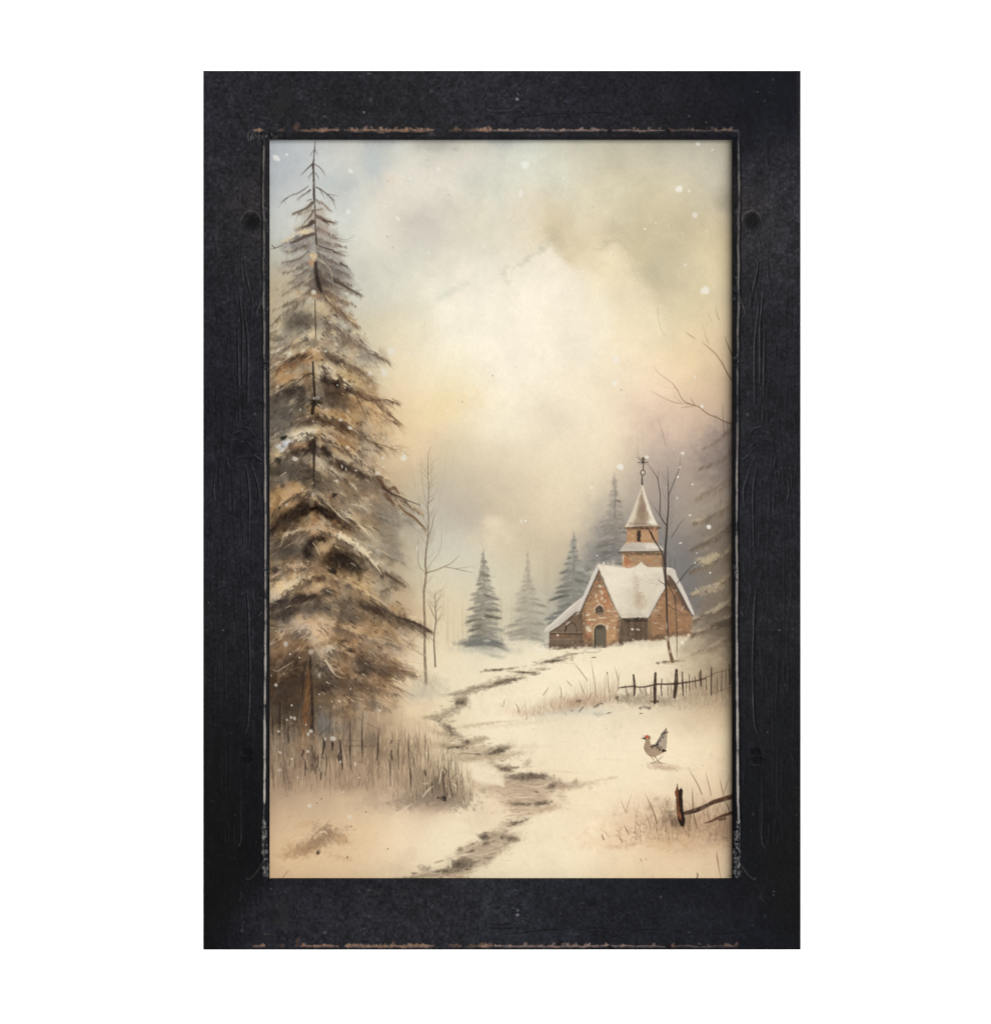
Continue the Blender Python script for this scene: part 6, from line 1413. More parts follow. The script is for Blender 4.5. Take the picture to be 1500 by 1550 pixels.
# ---- falling snow: reserved and flicked opaque white
PR.rec = None
WH = (236, 234, 226)
for x, y, rx, ry, r, a in [(418.4,239,6.4,4,42,.95),(434.4,234,2,2,0,.8),(531,259,3.2,3.4,0,.85),(527,320,4,4.4,-20,.75),(621,269,2.2,3,0,.6),(602,331,2.6,3.4,-25,.7),(582,313,1.6,2.4,0,.6),(475.4,442,4.2,3.8,0,.9),(649,382,1.4,2.4,0,.7),
 (795,249,6.2,5.4,0,.85),(788,293,3,7.4,6,.55),(664,256,3,3,0,.6),(733,373,2,2,0,.7),(853,269,1.5,1.5,0,.8),(857,281,1,1.2,0,.8),(1028,286,5.6,5,0,.75),(1042.6,289,1.8,2.6,0,.7),(1052,326,4.2,4.2,0,.6),(1056,218,3.8,3,0,.7),(1078,227,2.6,1,-40,.6),(1067,439.6,6.4,6.4,0,.7),(1037,401,2.6,1.4,-30,.6),(992,337,1.4,1.4,0,.8),(975.6,346.6,1.6,1.6,0,.8),(925,383,1.9,1.9,0,.7),(1032,353,1.6,1.4,0,.5),(1068.6,351,1.4,2,0,.5),(929,295,1,1,0,.6),(932,330,1,1,0,.5),
 (932,544,4.2,5.4,0,.55),(930.4,580,3.8,4,0,.65),(1051,571,1.3,1.6,0,.7),(1062,615,2,2.4,-20,.8),(593,531,6,6.6,0,.9),(622.6,535,3.2,3,0,.5),(581.8,564,4.6,6.6,-28,.95),(560,566,3.4,3.4,0,.75),(611,692.4,4.6,5,0,.92),(610.4,685,2,1.6,0,.6),(579.6,693.4,2.2,2.2,0,.8),(580.6,707,1.8,2,0,.6),(571.4,716,3.6,3.4,0,.7),(678,621,2.2,2,0,.6),
 (939,707,4.6,4.6,0,.8),(979,692,2.6,3,0,.8),(795.6,788.4,1.6,1.6,0,.9),(788.6,788.6,1.4,1.2,0,.7),(895,738,3,2.4,0,.5),(1072.6,797.6,3.4,3.2,0,.85),(1048,733,1.4,1.4,0,.9),(1044,780,1.8,1.2,0,.8),(1033,686,2.6,2,10,.8),(1028.6,707.6,1.4,1.2,0,.8),(1025.6,722,2.4,1.4,-50,.8),(1024.6,754,1.2,2.2,0,.6),(1029.6,822,2.8,1,-20,.85),(1054.4,837,1.4,1.2,0,.6),(1051.6,852,1.4,1.2,0,.7),(1074.6,867,1.3,1.3,0,.9),(913.6,852.6,2,1.4,0,.8),(903.6,841,1.2,1,0,.8),(1032.6,973,2.6,3.2,0,.6),(632,830,1.4,3.4,8,.85),
 (447,694.4,4.6,3.2,14,.9),(434,764,2.4,2.2,0,.6),(510.6,728,1.6,1.8,0,.85),(474,748,3,3,0,.6),(457.6,741,1.6,2,0,.7),(447,863,2.4,1.8,0,.7),(503,707,1.4,2.4,20,.7),(518,706,1.2,2.6,-10,.85),(524,710,1.2,2.6,-10,.7),(539,712,2,1.6,0,.8),(459.6,530.6,2.6,2,0,.7),(493,531.6,2.6,2.2,0,.8),(438,536,4,2.6,-30,.7),(420,585,2.4,2,0,.6),(515.6,635.6,3,2,15,.85),(530.6,647.6,3.6,2.4,20,.9),(511,583,1.2,1.2,0,.9),(522.6,587,1,1.4,0,.9),(494,620,2,1.6,0,.6),(455,620,1.4,1.6,0,.8),(481.6,602,4,3,-20,.5),(475.6,603,1.6,2,0,.8),(474.6,637.6,1.8,1.4,0,.7),(500,488,3,2,10,.5),(526,677,2.4,2.6,0,.7),
 (433,975,3.6,4,0,.7),(429.8,955,1.2,1,0,.8),(418,955,1.4,1,0,.7),(483,957.6,1.4,1.2,0,.7),(439.4,990,1.6,1.4,0,.9),(453.6,995.6,1.6,1.4,0,.8),(471,987,3.4,4,0,.7),(418,1037,2.4,2.6,0,.9),(411,1023,1.2,1.6,0,.7),(484,1022,2.4,4,10,.6),(429.6,1020,1.2,1,0,.7),(442,1067.6,1.5,1.4,0,.9),(484,1051,1.4,1.2,0,.9),(513.8,1061,2,1.6,25,.95),(502.4,1062,1.2,1.1,0,.8),(485.4,1070,1,1,0,.8),(531,1042.6,1.3,1.3,0,.8),(575,1076,2.4,2.4,0,.7),(441,1086,2.4,2,30,.8),(446,1087.6,2.2,2.8,0,.8),(434.6,1089.6,1.4,1.4,0,.8),(421.6,1107,2.6,1.6,0,.8),(471,1107,3.2,2.8,20,.9),(466.6,1111,2,2.6,0,.8),(504,1118,4.4,3.8,25,.85),(492.4,1118.6,1.4,2.2,20,.8),(424,1139,3,1.6,25,.7),(441.6,1148.6,1.6,1.4,0,.9),(466.6,1137.6,2.4,2.2,0,.8),(423.6,1165.6,3.2,2.6,0,.5),(538,1156,2,3,0,.75),(515.6,1153,1.4,2.2,0,.8),(544.6,1177,1.3,1.3,0,.9),(519.6,1199,2.6,1.6,-10,.6),(469,1219.6,3,3,0,.7),(529.6,1236,3.4,3.6,0,.65),(451,1177,1.2,1.6,0,.6),(463.6,1097,1.2,1.4,0,.9),(560,1060,1,1,0,.5)]:
    PR.blob(x, y, rx, ry, WH if x > 640 or y < 440 else (228, 222, 208), a * (.9 if x > 640 or y < 440 else .78), r, .34, .16, 3, .05)
for k in range(70):
    PR.blob(rng.uniform(412, 1104), rng.uniform(216, 1000), rng.uniform(.5, 1.1), rng.uniform(.5, 1.1), WH, rng.uniform(.3, .7), 0, .4, .2, 2)
for x, y in [(647,242),(679,295),(586,358),(595,375),(586,274),(898,314),(940,590),(746,569),(780,556),(700,608)]:
    PR.blob(x, y, 1.2, 1.2, (150, 136, 112), .5, 0, .5, .4, 2)
for k in range(60):
    PR.blob(rng.uniform(412, 1104), rng.uniform(216, 1326), rng.uniform(.5, .9), rng.uniform(.5, .9), (150, 128, 100), rng.uniform(.15, .5), 0, .5, .3, 2)
# paper tooth
t = noise(2, PR.H, PR.W) * .010 + noise(4, PR.H, PR.W) * .007 + noise(32, PR.H, PR.W) * .008
wv = np.sin(np.arange(PR.W) * 2 * math.pi / 2.6)[None] * .003
PR.C = np.clip(PR.C * (1 + (t + wv)[..., None]), 0, 1)
# ---- the moulding: black paint over wood, rubbed through along its edges
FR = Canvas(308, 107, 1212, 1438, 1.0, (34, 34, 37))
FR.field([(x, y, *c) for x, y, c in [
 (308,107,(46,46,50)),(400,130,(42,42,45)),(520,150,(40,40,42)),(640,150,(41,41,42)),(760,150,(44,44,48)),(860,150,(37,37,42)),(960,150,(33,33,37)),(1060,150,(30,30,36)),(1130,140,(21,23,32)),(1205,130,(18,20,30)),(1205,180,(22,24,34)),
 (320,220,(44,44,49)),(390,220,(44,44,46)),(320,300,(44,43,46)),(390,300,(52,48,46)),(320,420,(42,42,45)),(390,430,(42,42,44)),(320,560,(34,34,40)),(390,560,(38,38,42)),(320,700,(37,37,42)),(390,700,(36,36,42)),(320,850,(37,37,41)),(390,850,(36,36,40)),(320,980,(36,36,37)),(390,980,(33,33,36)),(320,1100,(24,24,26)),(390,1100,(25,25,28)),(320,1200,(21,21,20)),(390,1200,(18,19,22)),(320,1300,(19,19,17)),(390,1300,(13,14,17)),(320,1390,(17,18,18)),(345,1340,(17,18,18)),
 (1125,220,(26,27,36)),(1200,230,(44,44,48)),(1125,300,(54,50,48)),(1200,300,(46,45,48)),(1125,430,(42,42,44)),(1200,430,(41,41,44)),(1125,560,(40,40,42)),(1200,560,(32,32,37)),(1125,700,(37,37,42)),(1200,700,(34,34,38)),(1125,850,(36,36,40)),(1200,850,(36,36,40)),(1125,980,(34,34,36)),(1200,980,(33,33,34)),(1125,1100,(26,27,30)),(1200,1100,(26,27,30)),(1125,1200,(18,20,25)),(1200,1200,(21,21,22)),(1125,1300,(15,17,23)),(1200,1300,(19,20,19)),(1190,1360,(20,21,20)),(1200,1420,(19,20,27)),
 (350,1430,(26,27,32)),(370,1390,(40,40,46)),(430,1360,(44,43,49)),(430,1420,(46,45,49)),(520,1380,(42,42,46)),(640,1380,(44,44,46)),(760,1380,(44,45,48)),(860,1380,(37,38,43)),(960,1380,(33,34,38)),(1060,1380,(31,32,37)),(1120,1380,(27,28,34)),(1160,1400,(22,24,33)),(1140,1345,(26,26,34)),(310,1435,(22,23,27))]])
INL, INR, INT, INB = 409.0, 1108.5, 212.0, 1330.0
FX = FR.x0 + (np.arange(FR.W) + .5) / FR.S
FY = (FR.y0 + (np.arange(FR.H) + .5) / FR.S)[:, None]
FX2 = np.broadcast_to(FX[None], (FR.H, FR.W)); FY2 = np.broadcast_to(FY, (FR.H, FR.W))
# which member a point belongs to (mitred corners)
dl = (FX2 - 308) / (INL - 308); dr = (1211.5 - FX2) / (1211.5 - INR)
dt = (FY2 - 107) / (INT - 107); db = (1437.5 - FY2) / (1437.5 - INB)
MEMB = np.argmin(np.stack([dt, db, dl, dr]), 0)          # 0 top, 1 bottom, 2 left, 3 right
OPEN = (FX2 > INL) & (FX2 < INR) & (FY2 > INT) & (FY2 < INB)
side = ((MEMB >= 2) & ~OPEN).astype(np.float32)
flat = ((MEMB < 2) & ~OPEN).astype(np.float32)
# brush marks and grain
def hair(mask, n, L, vert, dv, a, w, z=0.):
    ys, xs = np.nonzero(mask > .5)
    for q in rng.integers(0, len(ys), n):
        x, y = FR.x0 + xs[q], FR.y0 + ys[q]
        l = L * rng.uniform(.3, 1.4); k = rng.normal(0, .02 * l, 2) + rng.normal(0, .4, 2)
        p = [(x, y), (x + k[0], y + l / 2), (x + k[1], y + l)] if vert else [(x, y), (x + l / 2, y + k[0]), (x + l, y + k[1])]
        s = rng.normal(0, 1)
        c = np.clip(FR.at(x, y) + s * dv * np.array([1, 1, .98]), 5, 90)
        FR.stroke(p, [w * .4, w, w * .3], c, a, .6, z=z * s)
hair(side, 900, 70, True, 6, .5, 1.6, .10)
hair(side, 1400, 22, True, 8, .45, 1.1, .08)
hair(flat, 900, 22, False, 7, .4, 1.4, .08)
FR.C *= (1 + .17 * noise(4, FR.H, FR.W) + .10 * noise(16, FR.H, FR.W) + .14 * noise(2, FR.H, FR.W) + .06 * noise(64, FR.H, FR.W))[..., None]
FR.Z += .10 * noise(4, FR.H, FR.W) + .35 * noise(32, FR.H, FR.W) + .05 * noise(2, FR.H, FR.W)
FR.C = np.clip(FR.C, 0, 1)
def both(f):
    f(lambda x: x); f(lambda x: 1517 - x)
def stile(m):
    def st(pts, w, c, a, z=0, dry=.3):
        FR.stroke([(m(x), y) for x, y in pts], w, c, a, .5, dry=dry, z=z)
    G = (88, 86, 84)
    for pts in [[(371,395),(373,415),(379,440),(384,465)],[(363,440),(366,470),(368,500),(368,560),(369,580)],[(370,455),(372,480),(376,520),(376,600),(375,612)],[(361,500),(362,560),(363,600)],[(364,615),(363,640)],
        [(372,700),(377,730),(379,760),(378,790),(378,826)],[(369,790),(370,830)],[(354,760),(353,784)],[(347,750),(348,774)],[(381,703),(388,724),(393,745),(391,768)],[(326,724),(324,745),(327,760)],[(332,712),(332,735)],[(338,708),(340,730)],[(320,716),(321,742)],
        [(366,862),(369,880)],[(382,890),(386,915)],[(374,890),(377,930),(378,1000)],[(377,950),(379,1000),(378,1060),(376,1095),(371,1112)],[(368,980),(367,1020)],[(325,1010),(326,1045)],[(332,1000),(333,1030)],[(364,1215),(365,1270),(358,1285)],[(345,1240),(347,1275)],[(354,1250),(356,1280)],[(340,1262),(341,1276)],[(396,925),(392,932),(386,930)],[(388,926),(384,915)]]:
        st(pts, [.8,2.2,.8], G, .62, .8)
        st([(x - 2.2, y) for x, y in pts], [.8,2,.8], (11,11,14), .75, -1.)
    # swirl round a dead knot half way up
    FR.blob(m(362), 677, 14, 13, (24,24,29), .6, 0, .7, .3, 6, z=-.6)
    for pts in [[(347,662),(353,656),(362,653),(366,650)],[(346,682),(347,674),(352,667),(360,664)],[(374,668),(378,672),(383,677)],[(366,646),(376,648),(384,656)],[(343,690),(346,702),(350,712)],[(352,700),(360,694),(368,690)],[(384,687),(390,693),(397,697)],[(336,676),(340,690)],[(330,672),(328,690)],[(322,660),(320,684)],[(352,646),(349,634)],[(364,636),(363,616)],[(371,640),(370,622)],[(378,640),(384,628)],[(388,634),(392,616)],[(359,645),(358,630)]]:
        st(pts, [.8,2.2,.8], (82,80,78), .55, .8)
        st([(x - 1.5, y + 2) for x, y in pts], [.8,1.8,.8], (11,11,14), .7, -.9)
    # knots
    for (x, y, rx, ry) in [(380,335,11,12)]:
        FR.blob(m(x), y, rx, ry, (20,20,21), .85, 0, .5, .25, 5, z=-1.2)
        ring = [(m(x + (rx + 4) * math.cos(t)), y + (ry + 4) * math.sin(t)) for t in np.linspace(3.2, 6.2, 12)]
        FR.stroke(ring, [1,2.4,1], (92,87,80), .7, .8, dry=.3, z=.8)
        FR.stroke([(m(372), 322), (m(378), 315), (m(392), 316), (m(397), 330)], [1,2.5,2,1], (70,66,60), .5, 1, dry=.3, z=.4)
        FR.stroke([(m(374), 352), (m(381), 368), (m(388), 371), (m(397), 367)], [1,1.8,1.6,1], (66,62,58), .6, .8, z=.4)
    FR.stroke([(m(357), 305), (m(357), 297), (m(360), 294)], [1,1.6,1], (78,74,68), .6, .6)
    FR.stroke([(m(326), 373), (m(334), 378)], [1,1.6], (70,70,70), .6, .6); FR.stroke([(m(328), 376), (m(334), 383)], [1,1.2], (70,70,70), .5, .6)
    FR.blob(m(374), 1138, 8, 5.5, (9,9,14), .9, 0, .4, .2, 4, z=-1.2)
    FR.blob(m(372), 1150, 9, 5.5, (10,10,14), .9, 0, .4, .2, 4, z=-1.2)
    FR.stroke([(m(366), 1144), (m(376), 1144.5)], 1.2, (46,46,50), .7, .5)
    FR.stroke([(m(366), 1157), (m(376), 1158), (m(382), 1153)], [.8,1.4,.8], (52,52,54), .7, .5)
    FR.stroke([(m(400), 1302), (m(392), 1315), (m(384), 1326), (m(376), 1331), (m(373), 1329)], [2,2,2,3,1.5], (74,72,62), .75, .6, dry=.3, z=.4)
    FR.stroke([(m(365), 1350), (m(366), 1358), (m(362), 1364)], [1.5,2,1.5], (70,66,54), .7, .6, dry=.3)
    FR.blob(m(344), 957, 5, 3, (16,16,18), .6, 0, .5, .4, 3); 
    FR.blob(m(338), 954, 1.6, 1.6, (112,112,110), .7, 0, .5, .4, 2)
    FR.blob(m(386), 627, 2, 2, (100,92,84), .7, 0, .5, .4, 2); FR.blob(m(392), 640, 8, 14, (46,46,46), .5, 20, .8, .5, 4)
both(stile)
for k in range(900):      # flecks of dust and bare wood
    x, y = rng.uniform(312, 1208), rng.uniform(111, 1434)
    if INL - 3 < x < INR + 3 and INT - 3 < y < INB + 3:
        continue
    c = [(82,82,84),(92,88,78),(60,58,54),(12,12,14),(14,14,16),(70,70,72)][rng.integers(0, 6)]
    FR.blob(x, y, rng.uniform(.5, 1.6), rng.uniform(.5, 2.0), c, rng.uniform(.3, .75), rng.uniform(-60, 60), .5, .4, 2)
# long wandering grain lines of the two stiles
for k in range(46):
    x0 = rng.uniform(314, 394); y0 = rng.uniform(240, 1180); L = rng.uniform(40, 190)
    amp = rng.normal(0, 3)
    pts = [(x0 + amp * math.sin(i * .8 + k) + rng.normal(0, .3), y0 + L * i / 5) for i in range(6)]
    for m_ in (lambda x: x, lambda x: 1517 - x):
        FR.stroke([(m_(x), y) for x, y in pts], [.4, 1.4, 1.4, .4], (64, 63, 63), .35, .6, dry=.4, z=.4)
        FR.stroke([(m_(x - 1.8), y) for x, y in pts], [.4, 1.6, 1.6, .4], (13, 13, 16), .45, .6, dry=.3, z=-.6)
def rail(dy):
    # wrinkled patch of thick paint and cracks, same on the top and bottom rails
    for k in range(34):
        x, y = 786 + rng.normal(0, 9), 112 + dy + rng.uniform(0, 70)
        if y > 1434: continue
        FR.stroke([(x - rng.uniform(2, 5), y), (x, y + rng.normal(0, 1.2)), (x + rng.uniform(2, 5), y + rng.normal(0, 1))], [.6,1.3,.6], [(74,74,80),(24,24,28)][k % 2], .6, .5, z=.5 * (-1) ** k)
    FR.blob(783, 150 + dy, 2.6, 2, (120,120,124), .8, 0, .5, .5, 2); FR.blob(784, 143 + dy, 1.6, 1.6, (104,104,106), .7, 0, .5, .5, 2)
    for pts in [[(738,163),(756,165),(776,163)],[(740,170),(760,171),(790,169)],[(776,178),(800,176),(830,173),(860,172)],[(870,174),(900,170),(925,172)],[(955,176),(975,173),(1005,172)],[(1020,176),(1050,176)],[(1080,180),(1110,178),(1136,174)],[(920,180),(930,184),(936,178)],[(735,176),(748,177)]]:
        FR.stroke([(x, y + dy) for x, y in pts], [.8,2,.8], (16,16,19), .75, .6, dry=.4, z=-.8)
        FR.stroke([(x, y + 2 + dy) for x, y in pts], [.6,1.2,.6], (54,54,58), .4, .6, dry=.4, z=.3)
    for x, y, rx, ry, c in [(420,136,3,3,(62,58,50)),(425,132,1.4,1.4,(96,94,90)),(364,176,2,4,(16,16,18)),(366,174,1,3,(86,84,80)),(403,179,5,1.6,(70,64,54)),(424,160,12,8,(50,48,44)),(430,140,10,14,(48,46,44)),(492,176,2,2,(92,88,82)),(550,169,1.6,3,(18,18,20)),(551,170,1,1.4,(120,118,112)),(558,112,3,2,(92,90,84)),(560,152,3,3,(70,70,72)),(654,138,4,3,(66,66,68)),(640,150,3,6,(54,54,54)),(545,115,2,1,(80,76,70)),(570,116,6,2,(58,56,50)),(610,118,8,4,(54,52,48)),(1170,120,1.4,2,(70,72,78)),(1157,152,1.6,3,(54,58,66)),(882,132,4,.8,(66,66,66)),(840,125,5,1.6,(60,60,60)),(848,148,1.6,1.6,(74,70,54)),(1043,176,2,1.6,(80,80,84))]:
        if dy > 0 and y + dy > 1434: continue
        FR.blob(x, y + dy, rx, ry, c, .7, rng.uniform(-20, 20), .5, .5, 2.5)
    # rubbed through edge, bare brown wood
    y0 = 197 + dy
    def rub(xa, xb, w, c, lump, a=.85):
        n = max(3, int((xb - xa) / 9))
        pts = [(xa + (xb - xa) * i / (n - 1), y0 + rng.normal(0, .5)) for i in range(n)]
        FR.stroke(pts, [w * .5] + [w * rng.uniform(.7, 1.2) for _ in range(n)] + [w * .4], c, a, .6, dry=.35, z=-.5)
        for k in range(int((xb - xa) * lump)):
            x = rng.uniform(xa, xb)
            FR.blob(x, y0 - rng.uniform(0, 3.4), rng.uniform(1, 3.4), rng.uniform(.8, 2.4), np.array(c) + rng.normal(0, 12), .6, rng.uniform(-40, 40), .5, .6, 2.5)
        FR.stroke([(x, y + 1.8 + w * .3) for x, y in pts], [.5, 1.2, .5], (np.array(c) * .95 + 14), .5 * a, .5, dry=.6)
        FR.stroke([(x, y + 3.6 + w * .3) for x, y in pts], [1, 1.6, 1], (15, 15, 17), .6, .7)
    W1, W2 = (142,110,84), (140,116,96)
    rub(384, 400, 4, W1, .2); rub(418, 432, 2.4, (84,68,56), .4, .6); rub(447, 452, 3, (88,66,52), .5); rub(455, 512, 3.2, W1, .18); rub(522, 563, 4, W1, .2); rub(563, 600, 4.6, W1, .2); rub(600, 656, 5, W1, .14)
    rub(680, 700, 3, (104,84,64), .25); rub(704, 722, 3, (96,74,58), .2); rub(722, 744, 4.2, W1, .4); rub(746, 920, 2.8, W2, .12); rub(926, 1006, 2.4, W2, .05); rub(1012, 1022, 3, (116,84,68), .1); rub(1022, 1082, 2.2, (110,92,76), .06); rub(1082, 1116, 2.4, (122,98,74), .1)
    FR.blob(450, y0 - 8, 3, 5, (92,68,54), .7, 10, .6, .5, 3)
    FR.blob(1012, y0 + 1, 3, 2.6, (14,14,17), .9, 0, .5, .4, 2); FR.blob(923, y0 + 2, 3, 2.4, (14,14,17), .8, 0, .5, .4, 2)
    FR.blob(653, y0 + 6, 5, 3, (80,74,66), .7, 20, .6, .6, 2.5); FR.blob(460, y0 + 7, 30, 3, (30,30,32), .4, 0, .8, .5, 3)
rail(0)
rail(1235)
# inner lip: dark bevel with its arris rubbed bare (left, right and top only)
def lip(m):
    P = [(400,212),(399.4,240),(399,262),(398.6,285),(399.2,300),(398.4,312),(400,330),(399,345),(400.4,370),(399,400),(400.2,430),(399,455),(400,480),(401,505),(400,530),(401.4,555),(401,575),(401.4,610),(401,650),(402,700),(402,760),(402.4,800),(402,850),(402,880),(402.4,930),(402,1000),(401.6,1060),(401,1100),(401,1150),(400.4,1190),(400.6,1215),(399,1240),(398,1256)]
    xs = np.array([p[0] for p in P]); ys = np.array([p[1] for p in P])
    FR.stroke([(m(x - 2.8), y) for x, y in P], [2, 2.4, 2.4, 3, 3, 2.6], (12,12,14), .7, .8, dry=.25, z=-.8)
    FR.stroke([(m(x + 3.6), y) for x, y in P] + [(m(404), 1328)], [3, 4, 4, 3.6, 4], (22,22,24), .55, 1, dry=.3)
    for (ya, yb, c_) in [(212,450,(92,87,79)),(450,700,(100,95,86)),(700,950,(132,125,112)),(950,1256,(158,150,134))]:
        ys_ = np.linspace(ya, yb, 9)
        FR.stroke([(m(np.interp(y_, ys, xs) + rng.normal(0, .25)), y_) for y_ in ys_], [rng.uniform(1.4, 2.8) for _ in range(6)], np.array(c_) * .9, .55, .7, dry=.35)
    for k in range(160):
        y = rng.uniform(214, 1256)
        x = np.interp(y, ys, xs) + rng.normal(0, .5)
        br = np.interp(y, [212,300,420,650,700,900,960,1200,1256],[104,92,104,98,128,126,150,158,96])
        l = rng.uniform(6, 30)
        FR.stroke([(m(x), y), (m(np.interp(y + l, ys, xs) + rng.normal(0, .3)), y + l)], np.interp(y,[212,700,960,1256],[1.8,2.6,3.2,3.]) * rng.uniform(.6, 1.1), (br * 1.04, br * .99, br * .88), .5, .6)
    FR.stroke([(m(397.6), 448), (m(395), 458), (m(391), 468), (m(389), 476)], [1,2,2,1.4], (92,86,78), .6, .6)
    for k in range(150):
        y = rng.uniform(1240, 1328); x = rng.uniform(397, 407) if y > 1258 else rng.uniform(398, 402)
        c = [(112,108,98),(150,146,134),(60,60,58),(12,12,14)][rng.integers(0, 4)]
        FR.blob(m(x), y, rng.uniform(.6, 2), rng.uniform(.8, 3), c, .6, 0, .5, .5, 2, z=.3)
    FR.stroke([(m(399), 1258), (m(398), 1275), (m(400), 1300), (m(401), 1326)], [1.5,2,2,2.4], (104,100,90), .6, .6, dry=.6)
    for k in range(90):
        y = rng.choice([rng.uniform(300, 350), rng.uniform(390, 480), rng.uniform(535, 560), rng.uniform(855, 880)])
        FR.blob(m(rng.uniform(400, 408)), y, rng.uniform(.6, 1.8), rng.uniform(.6, 1.8), [(96,94,92),(14,14,16),(70,68,68)][rng.integers(0, 3)], .6, 0, .5, .5, 2, z=.3)
both(lip)
for k in range(60):
    FR.blob(rng.uniform(376, 420), rng.uniform(201, 211), rng.uniform(.5, 1.4), rng.uniform(1, 3), [(104,100,90),(14,14,16),(66,60,54)][rng.integers(0, 3)], .6, 0, .5, .5, 2, z=.3)
FR.stroke([(377,200),(375,206),(378,213)], [1,1.8,1], (100,94,80), .7, .6)
FR.stroke([(1117,196),(1117.6,205),(1118,213)], [1,1.4,1.4], (88,84,78), .7, .6)
FR.stroke([(1207,108),(1208,180),(1208,215)], [3,4,1], (44,42,42), .6, 1)
_L = FR.C.mean(2, keepdims=True)
FR.C = np.clip(FR.C * np.interp(_L, [.09, .17, .30, .45], [.70, .80, .98, 1.04]).astype(np.float32) * np.array([.97, .975, 1.045], np.float32), 0.012, 1)
FR.Z = np.clip(FR.Z, -2.5, 1.5)
# bevel of the lip, eased outer arris
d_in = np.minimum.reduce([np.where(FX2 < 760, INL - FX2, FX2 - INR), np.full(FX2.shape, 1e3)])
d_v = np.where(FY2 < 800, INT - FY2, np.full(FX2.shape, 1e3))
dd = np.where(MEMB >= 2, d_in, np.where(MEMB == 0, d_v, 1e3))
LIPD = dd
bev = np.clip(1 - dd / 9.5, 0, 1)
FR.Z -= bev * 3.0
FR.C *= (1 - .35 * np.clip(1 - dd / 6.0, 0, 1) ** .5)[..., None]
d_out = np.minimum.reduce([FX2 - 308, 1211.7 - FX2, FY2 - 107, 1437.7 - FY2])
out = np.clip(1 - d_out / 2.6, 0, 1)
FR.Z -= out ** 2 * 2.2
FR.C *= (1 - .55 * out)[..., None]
# ----------------------------------------------------------------------------
# BUILD: one framed picture = two rails, two stiles (each with its lip), the
# print with its painted motifs, and a backing board
# ----------------------------------------------------------------------------
BASE_Z = wz(1437.5)
pic = bpy.data.objects.new('framed_picture', None)
sc.collection.objects.link(pic)
pic.location = (wx(759.8), 0.0, BASE_Z)
pic['label'] = 'black distressed wooden frame around a sepia winter watercolour of a snowy church and tall spruce'
pic['category'] = 'framed picture'

def to_lin(c):
    return np.where(c <= .04045, c / 12.92, ((c + .055) / 1.055) ** 2.4)

def sheet(name, cv, qm, depth, mat, parent, scale=1.0, edges=()):
    """grid mesh over the chosen cells of a canvas; edges = borders that get a side wall down to `back`"""
    H, W, S = cv.H, cv.W, cv.S
    j, i = np.nonzero(qm)
    a = j * W + i
    quads = np.stack([a, a + W, a + W + 1, a + 1], 1)
    used, inv = np.unique(quads, return_inverse=True)
    quads = inv.reshape(-1, 4)
    jj, ii = used // W, used % W
    px = cv.x0 + (ii + .5) / S
    py = cv.y0 + (jj + .5) / S
    if cv is FR:         # stretch the rim cells to the true edges
        px = np.where(ii == 0, 308.0, np.where(ii == W - 1, 1211.6, px))
        py = np.where(jj == 0, 107.0, np.where(jj == H - 1, 1437.6, py))
    px = 750 + (px - 750) * scale
    py = 775 + (py - 775) * scale
    co = np.empty((len(used), 3), np.float32)
    co[:, 0] = (px - 750) * U - pic.location[0]
    co[:, 1] = depth - cv.Z[jj, ii] * U
    co[:, 2] = ZC + (775 - py) * U - pic.location[2]
    col = to_lin(cv.C[jj, ii].astype(np.float64)).astype(np.float32)
    faces = [quads]
    # side walls along the requested borders
    if edges:
        full = np.full(H * W, -1); full[used] = np.arange(len(used))
        q = qm
        pad = np.pad(q, 1)
        segs = []
        for kind, back in edges:
            if kind == 'L':
                jj2, ii2 = np.nonzero(q & ~pad[1:-1, :-2]); s = np.stack([jj2 * W + ii2, (jj2 + 1) * W + ii2], 1); sel = ii2
            elif kind == 'R':
                jj2, ii2 = np.nonzero(q & ~pad[1:-1, 2:]); s = np.stack([(jj2 + 1) * W + ii2 + 1, jj2 * W + ii2 + 1], 1); sel = ii2
            elif kind == 'T':
                jj2, ii2 = np.nonzero(q & ~pad[:-2, 1:-1]); s = np.stack([jj2 * W + ii2 + 1, jj2 * W + ii2], 1); sel = jj2
            else:
                jj2, ii2 = np.nonzero(q & ~pad[2:, 1:-1]); s = np.stack([(jj2 + 1) * W + ii2, (jj2 + 1) * W + ii2 + 1], 1); sel = jj2
            ext = sel.min() if kind in 'LT' else sel.max()
            s = full[s[sel == ext]]
            n0 = len(co)
            hi = co[s.reshape(-1)].copy(); lo = hi.copy(); lo[:, 1] = back
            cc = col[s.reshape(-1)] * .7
            co = np.vstack([co, hi, lo]); col = np.vstack([col, cc, cc])
            h = n0 + np.arange(len(s) * 2).reshape(-1, 2)
            k = h + len(s) * 2
            faces.append(np.stack([h[:, 0], k[:, 0], k[:, 1], h[:, 1]], 1)[:, ::-1])
    F = np.vstack(faces).astype(np.int32)
    me = bpy.data.meshes.new(name)
    me.vertices.add(len(co)); me.vertices.foreach_set('co', co.astype(np.float32).ravel())
    me.loops.add(F.size); me.loops.foreach_set('vertex_index', F.ravel())
    me.polygons.add(len(F)); me.polygons.foreach_set('loop_start', np.arange(0, F.size, 4, dtype=np.int32))
    me.polygons.foreach_set('use_smooth', np.ones(len(F), bool))
    at = me.attributes.new('paint', 'FLOAT_COLOR', 'POINT')
    at.data.foreach_set('color', np.hstack([col, np.ones((len(col), 1), np.float32)]).ravel())
    me.update(calc_edges=True)
    me.validate()
    me.materials.append(mat)
    o = bpy.data.objects.new(name, me)
    sc.collection.objects.link(o)
    o.parent = parent
    return o

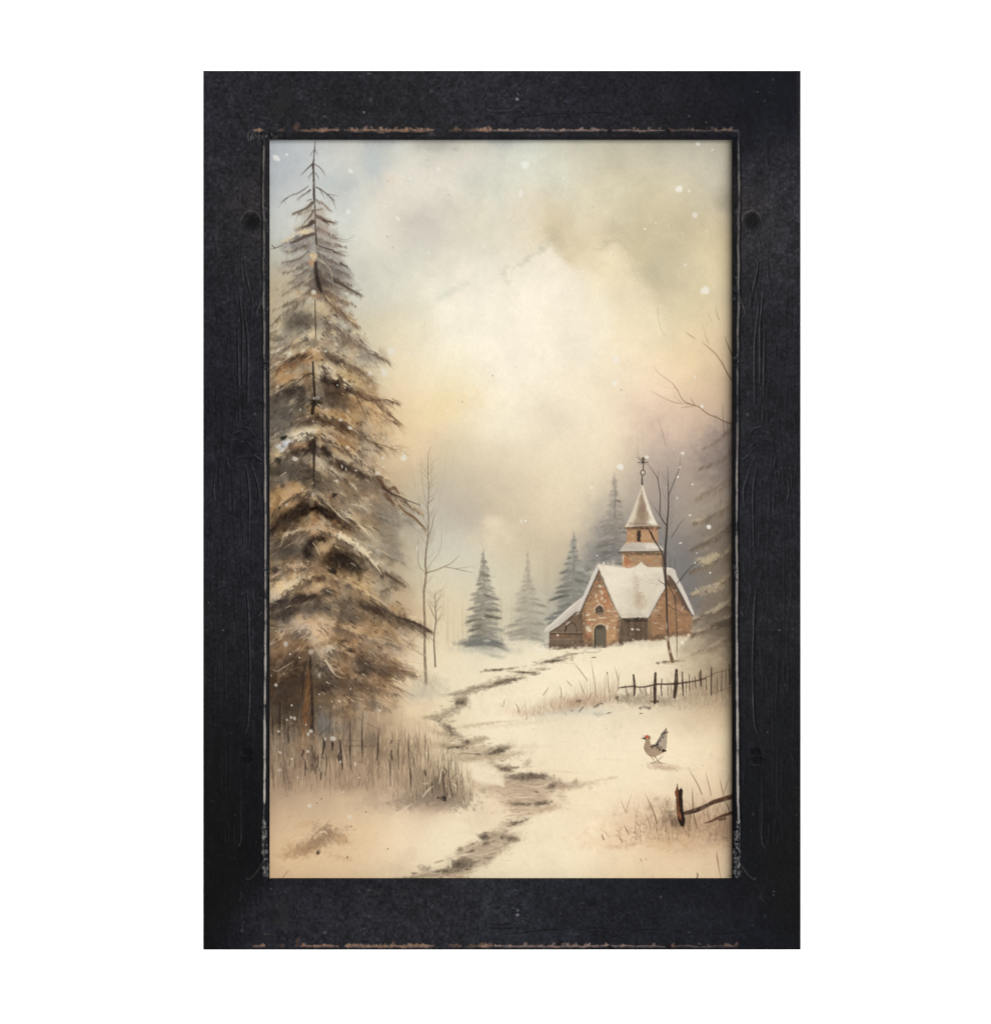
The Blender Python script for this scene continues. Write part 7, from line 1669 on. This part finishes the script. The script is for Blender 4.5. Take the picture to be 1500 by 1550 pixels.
# ---- moulding, four members
BACK = 0.020
solid = ~OPEN
cell = solid[:-1, :-1] & solid[1:, :-1] & solid[:-1, 1:] & solid[1:, 1:]
mem = MEMB[:-1, :-1]
lipc = LIPD[:-1, :-1] < 10.5
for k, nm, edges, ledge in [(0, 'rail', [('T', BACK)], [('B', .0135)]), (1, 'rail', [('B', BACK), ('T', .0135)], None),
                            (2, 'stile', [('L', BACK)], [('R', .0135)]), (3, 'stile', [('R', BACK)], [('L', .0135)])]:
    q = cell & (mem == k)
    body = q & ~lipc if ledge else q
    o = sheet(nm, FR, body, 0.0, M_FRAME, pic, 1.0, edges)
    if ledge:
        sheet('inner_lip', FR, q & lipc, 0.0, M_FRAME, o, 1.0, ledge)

# ---- print, cut along its motifs so that each is a piece of its own
DEPTH = 0.0090
scale = (DIST + DEPTH) / DIST
lab = np.zeros((PR.H, PR.W), np.int16)
order = ['painted_edge_spruce', 'painted_distant_spruce_haze', 'painted_distant_spruce_tall', 'painted_distant_spruce_right', 'painted_distant_spruce', 'painted_path', 'painted_spruce', 'painted_grass_clump', 'painted_dry_grass',
         'painted_stub_fence', 'painted_bare_tree', 'painted_sapling', 'painted_church', 'painted_tree_by_church', 'painted_branch', 'painted_picket_fence', 'painted_bird', 'painted_broken_fence']
sig = {'painted_spruce': 5, 'painted_path': 3, 'painted_grass_clump': 3, 'painted_dry_grass': 3, 'painted_edge_spruce': 4, 'painted_stub_fence': .8}
thr = {'painted_spruce': .33, 'painted_path': .3, 'painted_grass_clump': .16, 'painted_dry_grass': .14, 'painted_edge_spruce': .24}
for n, nm in enumerate(order, 1):
    mk = PR.M[nm]
    mk = gblur(mk, sig.get(nm, 1.6 if 'distant' in nm else .7))
    lab[mk > thr.get(nm, .3)] = n
ql = lab[:-1, :-1]
pr = sheet('print', PR, ql == 0, DEPTH, M_PRINT, pic, scale)
pr['label'] = 'sepia watercolour of a snowy path leading to a brick church'
KIND = {'painted_distant_spruce_haze': 'painted_distant_spruce', 'painted_distant_spruce_tall': 'painted_distant_spruce', 'painted_distant_spruce_right': 'painted_distant_spruce',
        'painted_edge_spruce': 'painted_spruce', 'painted_tree_by_church': 'painted_bare_tree', 'painted_sapling': 'painted_bare_tree', 'painted_stub_fence': 'painted_fence', 'painted_picket_fence': 'painted_fence',
        'painted_broken_fence': 'painted_fence', 'painted_grass_clump': 'painted_grass', 'painted_dry_grass': 'painted_grass'}
PLAB = {'painted_spruce': 'tall snowy spruce painted down the left side', 'painted_edge_spruce': 'dim grey spruce cut off by the right edge', 'painted_distant_spruce': 'small dark spruce standing alone in the clearing',
        'painted_distant_spruce_tall': 'faint thin spruce in the mist', 'painted_distant_spruce_right': 'grey spruce beside the lean-to of the church', 'painted_distant_spruce_haze': 'hazy tall spruce behind the steeple',
        'painted_path': 'muddy trodden path winding through the snow', 'painted_grass_clump': 'dark grass bank beside the path', 'painted_dry_grass': 'pale dry grass before the picket fence', 'painted_stub_fence': 'dark picket stubs under the big spruce',
        'painted_bare_tree': 'slim leafless tree right of the big spruce', 'painted_sapling': 'short leafless sapling', 'painted_church': 'brick church with snowy roof and steeple', 'painted_tree_by_church': 'dark leafless tree in front of the church',
        'painted_branch': 'bare twigs reaching in from the right edge', 'painted_picket_fence': 'dark picket fence below the church', 'painted_bird': 'grey brown bird with red crown and raised tail', 'painted_broken_fence': 'broken brown post with two rails'}
for n, nm in enumerate(order, 1):
    q = ql == n
    if q.sum() > 20:
        o = sheet(KIND.get(nm, nm), PR, q, DEPTH, M_PRINT, pr, scale)
        o['label'] = PLAB[nm]

# ---- board closing the back
o = box('backing_board', wx(396), wx(1122), 0.0135, 0.0165, wz(1343), wz(199), M_BOARD, pic, tuple(pic.location))
